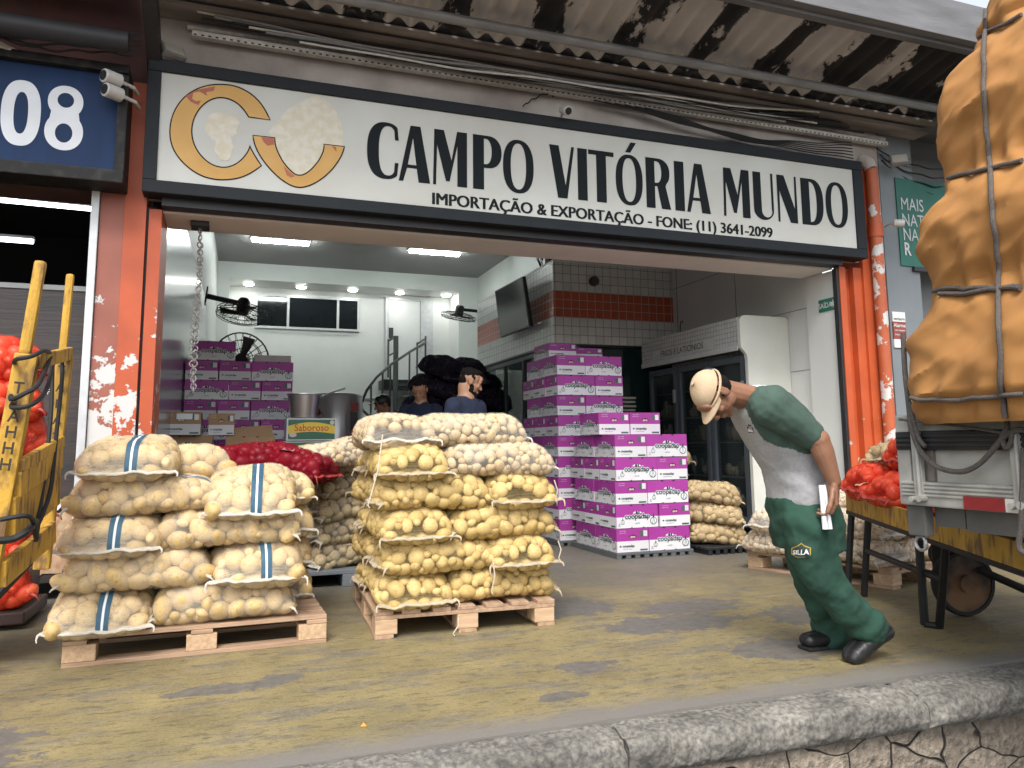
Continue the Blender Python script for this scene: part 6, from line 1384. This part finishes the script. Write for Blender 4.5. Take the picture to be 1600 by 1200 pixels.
# ---- men working at the back
navy = mat('navy_cotton', (.012, .020, .050), .9, var=.25, scale=9, bump=.15, bscale=200); dkjean = mat('dark_trousers', (.02, .022, .028), .9, var=.2)
def man(label, hc, f, across, lean, hair='short', beard=False, cap=False, arms=(), sk=skin2, sz=1., shirt=navy):
    hc = Vector(hc); F = Fr(hc, f, (f[0]*.0, 0, 1)); ac = Vector(across).normalized(); nb = hc+Vector((-F.f.x*.045, -F.f.y*.045, -.145))+Vector((0, 0, 0))
    ln = Vector(lean); ch = nb+Vector((0, 0, -.20))-ln*.25; hp = nb+Vector((0, 0, -.56))-ln; org = Vector((hp.x, hp.y, 0))
    b = MB(); head(b, F, nb, .060); b.cone(nb, ch, .08, .11); b.cone(ch, hp, .11, .12)
    for k, (el, wr, pn) in zip((-1, 1), arms):
        S = nb+ac*k*.19+Vector((0, 0, -.07)); E = S+Vector(el); W = E+Vector(wr); b.cone(nb+Vector((0, 0, -.09)), S, .06, .055); b.cone(S, E, .052, .042); b.cone(E, W, .041, .028); hand(b, W, Vector(wr), pn, side=k)
    hz = hp.z
    for k in (-1, 1): 
        q = hp+ac*k*.10; b.cone(hp, q, .10, .08); b.cone(q, (q.x, q.y, hz*.5), .075, .055); b.cone((q.x, q.y, hz*.5), (q.x, q.y, .06), .05, .035); b.cone((q.x, q.y, .045), (q.x+F.f.x*.15, q.y+F.f.y*.15, .035), .042, .034)
    me = cloth(b, .0055, 3, name='person'); shift_mesh(me, org); me.materials.append(sk); o = bpy.data.objects.new('person', me); COL.objects.link(o); o.location = org; ORG[o.name] = org; tag(o, label, 'person')
    dp_ = ac.cross(Vector((0, 0, 1))); s = MB(); rg = []
    for z, hw, hd in ((.0, .075, .07), (-.035, .13, .085), (-.08, .195, .105), (-.17, .21, .125), (-.30, .19, .122), (-.45, .175, .12), (-.62, .18, .122)):
        c = nb+Vector((0, 0, z+.02))-ln*min(1, max(0, -z/.56)); rg.append(ring(c, ac, hw, dp_, hd))
    s.loft(rg)
    for k, (el, wr, pn) in zip((-1, 1), arms):
        S = nb+ac*k*.17+Vector((0, 0, -.08)); E = nb+ac*k*.19+Vector((0, 0, -.07))+Vector(el); s.cone(S, S.lerp(E, .75), .085, .062)
    child('shirt', cloth(s, .010, 6, ((.10, .022), (.04, .008)), 'shirt'), shirt, o, org)
    t = MB(); t.loft([ring(hp+Vector((0, 0, .06)), ac, .175, dp_, .12), ring(hp+Vector((0, 0, -.1)), ac, .18, dp_, .125)])
    for k in (-1, 1): q = hp+ac*k*.09; t.cone(q, (q.x, q.y, hz*.5), .10, .075); t.cone((q.x, q.y, hz*.5), (q.x, q.y, .09), .075, .06)
    child('trousers', cloth(t, .012, 4, ((.1, .02),), 'trousers'), dkjean, o, org)
    h = MB()
    if hair == 'short':
        F.ell(h, (-.022, .055, 0), (.092, .072, .0765)); F.ell(h, (.022, .098, 0), (.062, .028, .056)); F.ell(h, (-.065, .0, 0), (.042, .055, .064))
        for k in (-1, 1): F.ell(h, (.0, .035, k*.056), (.030, .030, .023))
        child('hair', cloth(h, .006, 2, ((.02, .010),), 'hair'), hairm, o, org)
    if beard:
        h = MB(); F.ell(h, (.040, -.088, 0), (.052, .034, .050)); F.ell(h, (.072, -.100, 0), (.026, .026, .030))
        for k in (-1, 1): F.ell(h, (.018, -.055, k*.052), (.026, .040, .014))
        F.ell(h, (.098, -.051, 0), (.008, .006, .026)); child('beard', cloth(h, .005, 2, ((.015, .006),), 'beard'), hairm, o, org)
    if cap:
        h = MB(); F.ell(h, (-.012, .055, 0), (.104, .085, .088)); hm = cloth(h, .006, 2, name='cap'); child('cap', hm, blackm, o, org)
        h = MB(); F.ell(h, (.125, .045, 0), (.065, .008, .070)); child('brim', h.mesh('brim'), blackm, o, org)
    for k in (-1, 1):
        e = MB(); F.ell(e, (.084, .002, k*.030), (.0075, .007, .011)); child('eye', e.mesh('eye'), eyem, o, org)
    return o
man('bearded man in a navy shirt looking down behind the middle sacks', at(735, 597, 6.55), (.93, -.10, -.34), (.80, .60, 0), (-.02, 0, 0), beard=True, arms=(((-.03, .02, -.30), (.20, -.05, -.16), (0, 0, -1)), ((.08, .06, -.29), (.22, -.06, -.12), (0, 0, -1))))
man('man in a navy shirt with head tilted down, second from the right', at(656, 610, 8.3), (-.42, -.78, -.46), (.85, -.5, 0), (.0, .02, 0), arms=(((-.05, -.05, -.28), (-.05, -.22, -.10), (0, 0, -1)), ((.06, -.06, -.28), (-.10, -.22, -.10), (0, 0, -1))))
man('man in a black cap and dark shirt by the stair foot', at(598, 633, 10.0), (-.94, -.12, -.22), (.30, -.95, 0), (.10, 0, 0), hair='short', cap=True, sk=skin, arms=(((-.10, 0, -.28), (-.20, 0, -.12), (0, 0, -1)), ((.06, .0, -.30), (.18, -.05, -.10), (0, 0, -1))))

# ================================================================== TRUCK WITH ROPED LOAD
TX, TY = 2.82, 2.69
trk = thing('truck_bed', 'grey truck bed with black rail backed up to the dock', 'truck', (TX+1, 1.0, 0))
tz = lambda y: atx(1440, y, TX).z
gm_ = mat('truck_grey_paint', (.40, .395, .355), .6, scale=5, col2=(.25, .235, .205), stretch=(1, 1, 1.5), bump=.12, bscale=60, thr=(.3, .7)); gl_ = mat('truck_pale_paint', (.43, .42, .38), .5, var=.35, scale=9); rail_m = mat('black_rail_rubber', (.02, .02, .021), .6, var=.4, scale=14)
zA, zB, zC, zD, zE, zF = tz(790), tz(752), tz(703), tz(674), tz(655), tz(640)
MB().box((TX+.012, -2.5, zB-.01), (TX+.05, TY-.03, zE+.02)).build('side_board', gm_, trk)
b = MB(); b.box((TX-.02, -2.5, zA), (TX+.06, TY, zB), .008); 
for k in range(4):
    z = zA+.048+(zB-zA-.055)*k/3; b.box((TX-.028, -2.5, z-.006), (TX-.012, TY-.01, z+.004), .003)
b.build('lower_rail', gl_, trk)
b = MB(); b.box((TX-.022, -2.5, zC), (TX+.03, TY+.01, zD), .008)
for k in range(3): z = zC+(zD-zC)*(.25+.25*k); b.box((TX-.030, -2.5, z-.006), (TX-.015, TY, z+.006), .003)
b.build('rub_rail', rail_m, trk)
MB().box((TX+.005, -2.5, zD+.001), (TX+.04, TY-.02, zE), .004).build('upper_board', gm_, trk)
MB().box((TX-.012, TY-.055, zA+.001), (TX+.06, TY+.015, zE+.02), .006).build('corner_post', gl_, trk)
MB().box((TX+.061, TY-.03, zA), (TX+2.3, TY, zE)).build('tailgate', gm_, trk)
MB().box((TX+.05, -2.5, zA+.06), (TX+2.3, TY-.031, zA+.10)).build('bed_floor', mat('bed_planks', (.12, .09, .06), .8, var=.4, scale=5), trk)
b = MB(); b.box((TX+.0, TY-.10, tz(838)), (TX+.05, TY-.005, zA-.001), .005); b.box((TX+.05, -2.5, tz(825)), (TX+.12, TY-.26, zA-.001)); b.box((TX+.055, TY-.25, tz(822)), (TX+2.2, TY-.102, zA-.002)); b.build('chassis_rail', mat('chassis_grey', (.13, .125, .115), .7, var=.3), trk)
def ypx(px, py=720): return atx(px, py, TX).y
ya, yb_ = ypx(1516, 800), ypx(1581, 805)
b = MB(); b.mi = 0; b.box((TX-.034, yb_, zA+.004), (TX-.021, ya, zA+.055), .002); b.mi = 1; b.box((TX-.034, yb_-.25, zA+.004), (TX-.021, yb_-.002, zA+.055), .002); b.build('reflective_strip', [mat('reflector_red', (.26, .02, .028), .3, var=.25, scale=20), mat('reflector_white', (.62, .61, .55), .3, var=.15, scale=20)], trk)
for px in (1441, 1597):
    y = ypx(px); b = MB(); b.box((TX-.035, y-.022, zA+.02), (TX-.012, y+.022, zD-.002), .004); b.tube([(TX-.043, y-.014, zA+.03), (TX-.043, y-.014, zD-.02)], .008, 8); b.tube([(TX-.06, y-.02, zA+.035), (TX-.02, y-.02, zA+.035)], .016, 10); b.tube([(TX-.06, y+.02, zA+.03), (TX-.02, y+.02, zA+.03)], .012, 10); b.build('gate_latch', gl_, trk)
    MB().box((TX-.004, y-.06, zB+.001), (TX+.02, y-.025, zC-.001), .003).build('stake_pocket', mat('rusty_grey', (.20, .165, .14), .7, var=.4, scale=14), trk)
q = Vector((TX+.02, TY-.05, tz(838)-.005)); b = MB(); b.tube([q+Vector((0, .028*cos(a), -.028+.030*sin(a))) for a in [2*pi*k/14 for k in range(14)]], .007, 8, closed=True); b.build('tie_ring', mat('zinc', (.5, .5, .5), .35, .8), trk)
MB().box((TX+.04, at(1585, 930, 2.0).y-.02, at(1585, 968, 2.02).z), (TX+.36, at(1585, 930, 2.0).y, at(1585, 888, 2.02).z), .02).build('mudflap', mat('mudflap_grey', (.16, .16, .155), .8, var=.25, scale=10), trk)
# tarp covered load
ld = [(tz(664), 1432), (tz(655), 1427), (tz(640), 1424), (tz(620), 1412), (tz(590), 1411), (tz(550), 1415), (tz(505), 1424), (tz(480), 1432), (tz(462), 1440), (tz(452), 1438), (tz(435), 1432), (tz(400), 1427), (tz(365), 1430), (tz(330), 1440), (tz(305), 1452), (tz(288), 1461), (tz(275), 1460), (tz(250), 1455), (tz(200), 1456), (tz(150), 1467), (tz(110), 1486), (tz(75), 1508), (tz(55), 1519), (tz(40), 1517), (tz(0), 1524), (tz(-80), 1540), (tz(-160), 1570), (tz(-200), 1640)]
zs_ = [a for a, _ in ld]; es = [at(px, 690-(z-1)/3.4*1211*1.0, 2.45).x+.01-.05*max(0, min(1, (z-1.5)/.5))-.15*max(0, min(1, (z-2.2)/.7)) for z, px in ld]
def xe(z): return float(np.interp(z, zs_, es))
pinch = [tz(457), tz(284), tz(52), tz(640)]
load = thing('covered_load', 'tall bulging load under an orange brown tarpaulin on the truck bed', 'cargo', (TX+1.1, 1.0, zE))
b = MB(); NZ, NS = 200, 420; zlo, zhi = zs_[0], zs_[-1]; vs = []
for j in range(NZ+1):
    z = zlo+(zhi-zlo)*j/NZ; x0 = xe(z); ins = x0-2.64; hy = 2.26-ins*.6; hx = 1.15-ins; cx, cy = x0+hx, .38; pz_ = max(math.exp(-((z-p)/.09)**2) for p in pinch)
    for i in range(NS):
        a = 2*pi*i/NS; ca, sa = cos(a), sin(a); e = .22                       # superellipse plan, rear left corner towards the dock
        x = cx+hx*math.copysign(abs(ca)**e, ca); y = cy+hy*math.copysign(abs(sa)**e, sa)
        s_ = y-x
        fold = .028*noise.noise(Vector((s_*1.6+z*1.1, z*.9, 3)))+.024*noise.noise(Vector((s_*3.2-z*4.2, z*2.2+s_*.8, 7)))+.010*noise.noise(Vector((s_*9-z*6, z*7, 1)))
        q_ = s_*.8-z*.6; w_ = s_*.6+z*.8
        for fq, am, sd_ in ((4.5, .026, 9), (9., .013, 4), (19., .006, 2)):
            rd = noise.noise(Vector((w_*fq*.9, q_*fq*.22, sd_))); fold += am*(1-min(1, abs(rd)*2.6))**2
        ple = .016*pz_*sin(s_*46+3*noise.noise(Vector((s_*3, z*2, 0))))
        n = Vector((ca*abs(ca)**.3, sa*abs(sa)**.3, 0)).normalized(); vs.append(Vector((x, y, z))+n*(fold*(1-.55*pz_)+ple))
fs = [(j*NS+i, j*NS+(i+1) % NS, (j+1)*NS+(i+1) % NS, (j+1)*NS+i) for j in range(NZ) for i in range(NS)]
fs.append(tuple(NZ*NS+k for k in range(NS)))
b.add(vs, fs); tarp = b.mesh('tarpaulin', ORG[load.name])
tarpm = mat('orange_tarp', (.42, .198, .054), .85, scale=2.4, col2=(.315, .145, .041), bump=.12, bscale=500, thr=(.3, .7), detail=10)
place('tarpaulin', tarp, tarpm, load, True, ORG[load.name])
bmw = b.mesh('tmp'); hit = stick(bmw, .012)
ropem = mat('grey_rope', (.13, .112, .10), .9, var=.4, scale=120, bump=.6, bscale=300)
def rope(name, px, label, r=.0095, parent=None, miss=None):
    pts = []
    P = []
    for (x0, y0), (x1, y1) in zip(px, px[1:]):
        n = max(2, int(math.hypot(x1-x0, y1-y0)/12)); P += [(x0+(x1-x0)*k/n, y0+(y1-y0)*k/n) for k in range(n)]
    P.append(px[-1])
    for x, y in P:
        h = hit(x, y)
        if h is None: h = atx(x, y, TX-.045) if miss else None
        if h is not None: pts.append(h)
    o = MB().tube(pts, r, 8).build(name, ropem, None, smooth=True); return tag(o, label, 'rope', 'ropes tying the load')
rope('rope', [(1545, 2), (1541, 60), (1540, 130), (1545, 220), (1552, 300), (1562, 420), (1565, 520), (1568, 600), (1576, 652)], 'grey rope running down the tarpaulin from top to bed')
rope('rope', [(1450, 454), (1500, 453), (1560, 452), (1599, 452)], 'level grey rope cinching the load at its middle')
rope('rope', [(1455, 462), (1500, 462), (1560, 453), (1599, 448)], 'slightly slanting grey rope just under the middle cinch', .009)
rope('rope', [(1470, 284), (1500, 277), (1548, 266), (1599, 254)], 'slanting grey rope cinching the load below its shoulder')
rope('rope', [(1520, 58), (1545, 52), (1575, 40), (1599, 26)], 'grey rope cinching the load near the top of the picture')
rope('rope', [(1428, 622), (1500, 622), (1599, 612)], 'dark rope along the bottom hem of the tarpaulin', .009)
def free(px, label, r=.011, X=TX-.05):
    pts = [atx(x, y, X) for x, y in px]; out = []
    for i in range(len(pts)-1):                                              # Catmull-Rom through the points
        p0 = pts[max(0, i-1)]; p1 = pts[i]; p2 = pts[i+1]; p3 = pts[min(len(pts)-1, i+2)]
        for k in range(8):
            t = k/8; out.append(.5*((2*p1)+(p2-p0)*t+(2*p0-5*p1+4*p2-p3)*t*t+(3*p1-p0-3*p2+p3)*t**3))
    out.append(pts[-1]); return tag(MB().tube(out, r, 8).build('rope', ropem, None, smooth=True), label, 'rope', 'ropes tying the load')
free([(1411, 520), (1414, 580), (1419, 625), (1423, 660), (1431, 690), (1443, 711), (1462, 728), (1485, 736), (1508, 736), (1530, 725), (1548, 707), (1562, 690), (1575, 678), (1590, 672), (1602, 672)], 'slack grey rope sagging across the truck side board')
free([(1423, 628), (1427, 655), (1436, 685), (1446, 698)], 'short knotted grey rope at the rear corner of the bed', .010)
free([(1572, 655), (1574, 668), (1566, 682), (1572, 700), (1580, 690), (1582, 675)], 'grey rope knotted round the black rail', .010)
free([(1600, 700), (1598, 760), (1596, 820), (1592, 850), (1597, 862), (1606, 866)], 'grey rope end hanging below the truck bed', .011)
free([(1405, 655), (1430, 658), (1480, 663), (1540, 672), (1575, 678)], 'thin grey rope stretched along the upper board', .006)

# ================================================================== CARTS
yw = mat('yellow_worn_paint', (.47, .265, .028), .7, scale=16, col2=(.16, .085, .03), stretch=(1, 1.5, .45), bump=.4, bscale=70, thr=(.36, .50), detail=9, tone=(5, .3)); irn = mat('black_iron', (.016, .016, .017), .6, .3, var=.4, scale=14)
hc = thing('hand_cart', 'yellow decked hand cart on black legs loaded with red onions', 'cart', (3.6, 3.4, 0))
A_, B_ = Vector((3.98, 4.29, .565)), Vector((3.07, 2.28, .485)); dv = (B_-A_).normalized(); wv = Vector((-dv.y, dv.x, 0)).normalized(); wv = wv if wv.x > 0 else -wv; up = wv.cross(dv); up = up if up.z > 0 else -up
def plank(mb, s0, s1, w0, w1, h0, h1): 
    pts = [A_+dv*s+wv*w_+up*h for h in (h0, h1) for s, w_ in ((s0, w0), (s1, w0), (s1, w1), (s0, w1))]; mb.add(pts, [(0, 3, 2, 1), (4, 5, 6, 7), (0, 1, 5, 4), (1, 2, 6, 5), (2, 3, 7, 6), (3, 0, 4, 7)])
b = MB(); LL = 2.5
for k in range(6): plank(b, 0, LL, .03+k*.135, .16+k*.135, .03, .055)
b.build('deck', yw, hc)
b = MB(); plank(b, 0, LL, 0, .028, -.03, .085); plank(b, 0, LL, .84, .868, -.03, .085); plank(b, -.02, .0, 0, .868, -.03, .085); b.build('side_rail', yw, hc)
b = MB(); plank(b, -.02, LL, -.004, .04, -.055, -.031); plank(b, -.02, LL, .83, .872, -.055, -.031); b.build('iron_edge', irn, hc)
def cl(px, py, Y): return at(px, py, Y)
def fl(px, py): return atz(px, py, .012)
v2 = fl(1445, 976); v2b = fl(1468, 979)
vL = MB(); t1 = A_+dv*1.05+wv*.02+up*-.04; t2 = A_+dv*1.36+wv*.02+up*-.04
vL.tube([t1, v2], .022, 8); vL.tube([t2, v2b], .022, 8); vL.tube([v2, v2b], .02, 8); vL.build('leg', irn, hc)
v1 = fl(1341, 932); v1b = fl(1350, 930); t3 = A_+dv*.02+wv*.02+up*-.04; t4 = A_+dv*.32+wv*.02+up*-.04
vR = MB(); vR.tube([t4, v1b], .022, 8); vR.tube([t3, A_+wv*.02+Vector((-.02, .05, -.56))], .022, 8); vR.build('leg', irn, hc)
vC = MB(); vC.tube([t4.lerp(v1b, .42), t2.lerp(v2b, .42)], .019, 8); vC.build('brace', irn, hc)
whm = mat('wooden_wheel', (.16, .085, .04), .75, scale=5, col2=(.03, .022, .018), thr=(.4, .6), bump=.2, bscale=30)
def wheel(c, nrm, r, nm='wheel'):
    Rm = Vector(nrm).normalized().to_track_quat('Z', 'Y').to_matrix(); b = MB(); b.mi = 0
    b.lathe([(0, -.02), (r*.86, -.02), (r*.86, .025), (.05, .03), (.05, .06), (0, .06)], 32, c, Rm); b.mi = 1; b.lathe([(r*.86, -.03), (r*.96, -.03), (r, -.01), (r, .02), (r*.96, .035), (r*.86, .035), (r*.86, -.03)], 32, c, Rm)
    return b.build(nm, [whm, MATS['black_rubber']], hc, smooth=True)
wc = atz(1508, 962, 0); wc = Vector((wc.x, wc.y, .185)); wheel(wc, (-.25, -1, .0), .185)
w2 = at(1474, 866, 3.8); wheel(w2, (-.4, -1, 0), .085)
MB().tube([wc, wc+Vector((.1, .4, 0))], .025, 10).build('axle', irn, hc); MB().tube([wc+Vector((.05, .2, 0)), wc+Vector((.05, .2, .33))], .035, 10).build('pivot', irn, hc)
w4 = at(1590, 905, 3.5);  MB().tube([at(1530, 890, 3.4), at(1610, 925, 3.2)], .022, 8).build('draw_bar', irn, hc)
gO = 'red onion bags on the hand cart'
def ons(px, py, s, w_, label, rz=0, h=.06, **k): 
    p = A_+dv*s+wv*w_+up*h; return sack('R', p, math.atan2(dv.y, dv.x)+rz, label, gO, name='onion_bag', cat='bag', **k)
ons(0, 0, .20, .30, 'bright red onion bag at the front end of the hand cart', E90, sc=(1.15, .95, 1.05)); ons(0, 0, .60, .30, 'bright red onion bag lying in the middle of the hand cart', E90, sc=(1.15, .95, .92))
ons(0, 0, .52, .42, 'bright red onion bag on the second layer of the hand cart by the truck corner', E90, h=.27); ons(0, 0, 1.10, .40, 'dim red onion bag on the hand cart under the truck rear', E90, sc=(1.1, .9, .7)); ons(0, 0, 1.55, .40, 'dim red onion bag on the hand cart deep under the truck bed', E90, sc=(1.1, .9, .6))
bs_ = sack('G', A_+dv*.20+wv*.26+up*.285, .3, 'small brown potato sack lying on top of the red onion bags', None, sc=(.62, .7, .75))
# ---- yellow wooden hand truck at the left edge
ht = thing('hand_truck', 'upright yellow wooden hand truck with stencilled rails wrapped in black rope', 'hand truck', (-.95, 3.9, 0))
r1t, r1b = at(64, 408, 3.55), at(-22, 905, 3.52); r2t, r2b = at(110, 428, 4.15), at(66, 880, 4.12)
r1e = r1b+(r1b-r1t)*.10; r2e = r2b+(r2b-r2t)*.02
for (p, q, w_) in ((r1t, r1e, .054), (r2t, r2e, .044)):
    b = MB(); b.beam(p, p.lerp(q, .28), w_*.8, w_*.8, (0, 1, 0), .014); m_ = p.lerp(q, .28); b.beam(m_+Vector((.01, 0, 0)), q, w_*1.5, w_*1.15, (0, 1, 0), .008); b.build('rail', yw, ht)
for t, hgt, nm in ((.60, .05, 'cross_board'), (.655, .10, 'cross_board'), (.75, .17, 'cross_board'), (.90, .10, 'cross_board')):
    a = r1t.lerp(r1e, t)+Vector((.05, 0, 0)); c = r2t.lerp(r2e, t-.02)+Vector((.03, 0, 0)); MB().beam(a, c, .03, hgt, (0, 0, 1), .006).build(nm, yw, ht)
MB().beam(r1t.lerp(r1e, .30)+Vector((.045, .0, 0)), r2t.lerp(r2e, .28)+Vector((.03, 0, 0)), .03, .06, (0, 0, 1), .006).build('cross_board', yw, ht)
b = MB(); c = r1e.lerp(r2e, .5); b.tube([Vector((r1e.x-.36, r1e.y, .126)), Vector((r2e.x-.36, r2e.y, .126))], .02, 8); b.tube([Vector((r1e.x-.36, r1e.y, .126)), r1e+Vector((0, 0, .1))], .02, 8); b.tube([Vector((r2e.x-.36, r2e.y, .126)), r2e+Vector((0, 0, .1))], .02, 8); b.build('axle', irn, ht)
for q in (r1e, r2e):
    b = MB(); b.lathe([(0, -.03), (.11, -.03), (.125, -.015), (.125, .015), (.11, .03), (0, .03)], 24, (q.x-.36, q.y, .126), Matrix.Rotation(pi/2, 3, 'X')); b.build('wheel', MATS['black_rubber'], ht, smooth=True)
b = MB()
def sten(p, q, w_, txts, ts, sz):
    d = (q-p).normalized(); n = Vector((0, -1, 0)); s = d.cross(n); 
    for tx, t in zip(txts, ts):
        o = p.lerp(q, t)+Vector((.01, 0, 0))+n*(w_*.60+.006); put_text(b, tx, o-d*(-sz*.35), sz, ex=-s if (-s).x > 0 else s, ey=-d, off=.02, sx=.9)
sten(r1t, r1e, .062*1.15, 'TIAHHH', (.38, .42, .46, .505, .55, .595), .065); sten(r2t, r2e, .05*1.15, 'TABA2', (.34, .40, .455, .51, .565), .055)
b.build('stencil_lettering', mat('stencil_black', (.03, .022, .015), .8), ht, fix=False)
def bl_rope(px, label, r=.009):
    pts = [at(x, y, Y) for x, y, Y in px]; out = []
    for i in range(len(pts)-1):
        p0 = pts[max(0, i-1)]; p1 = pts[i]; p2 = pts[i+1]; p3 = pts[min(len(pts)-1, i+2)]
        for k in range(8): t = k/8; out.append(.5*((2*p1)+(p2-p0)*t+(2*p0-5*p1+4*p2-p3)*t*t+(3*p1-p0-3*p2+p3)*t**3))
    out.append(pts[-1]); tag(MB().tube(out, r, 8).build('rope', mat('black_rope', (.012, .012, .012), .7, var=.4, scale=60), None, smooth=True), label, 'rope', 'black rope on the hand truck')
bl_rope([(22, 572, 3.60), (25, 562, 3.45), (48, 557, 3.42), (70, 548, 3.5), (80, 553, 3.8), (95, 560, 4.05), (97, 590, 4.05), (88, 680, 4.0), (80, 760, 3.9), (68, 800, 3.8), (55, 830, 3.7), (58, 842, 3.6), (52, 815, 3.5), (40, 806, 3.42), (0, 812, 3.40)], 'black rope looped over both rails of the hand truck')
bl_rope([(18, 615, 3.55), (18, 624, 3.42), (40, 614, 3.40), (60, 600, 3.45), (78, 560, 3.7), (84, 556, 3.95)], 'black rope strand crossing the near rail below its handle')
bl_rope([(20, 628, 3.55), (20, 637, 3.42), (50, 632, 3.40), (72, 610, 3.6), (82, 570, 3.95)], 'lower black rope strand crossing the near rail')
bl_rope([(82, 560, 4.0), (80, 640, 3.95), (72, 720, 3.9), (62, 800, 3.8), (56, 845, 3.7)], 'black rope hanging down between the hand truck rails')
bl_rope([(-5, 845, 3.40), (20, 842, 3.42), (42, 830, 3.45), (56, 815, 3.6)], 'black rope strand round the hand truck foot', .014)
gR = 'red onion bags behind the hand truck'
for i, (x, y, Y, lb) in enumerate(((0, 590, 4.3, 'top red onion bag behind the yellow hand truck'), (0, 650, 4.25, 'second red onion bag from the top behind the hand truck'), (6, 705, 4.3, 'third red onion bag behind the hand truck'), (0, 765, 4.3, 'low red onion bag behind the hand truck'), (0, 825, 4.3, 'bottom red onion bag behind the hand truck'))):
    p = at(x, y, Y); sack('R', p+Vector((-.16, .1, -.02)), .2*i, lb, gR, name='onion_bag', cat='bag', tilt=J(.1))
for k in range(2): p = at(0, 880, 4.3); sack('R', p+Vector((-.2, .12, -.02-.2*k)), .3*k, 'hidden lowest red onion bag behind the hand truck, %s' % ('upper', 'lower')[k], gR, name='onion_bag', cat='bag')
# small orange scrap on the floor
sc_ = atz(568, 1134, .002); b = MB(); b.add([sc_+Vector((-.012, -.006, 0)), sc_+Vector((.010, -.010, 0)), sc_+Vector((.014, .008, 0)), sc_+Vector((-.004, .014, 0)), sc_+Vector((0, 0, .012))], [(0, 1, 4), (1, 2, 4), (2, 3, 4), (3, 0, 4)]); tag(b.build('orange_peel', mat('peel_orange', (.55, .25, .03), .7)), 'scrap of orange peel lying on the bare dock floor', 'scrap')
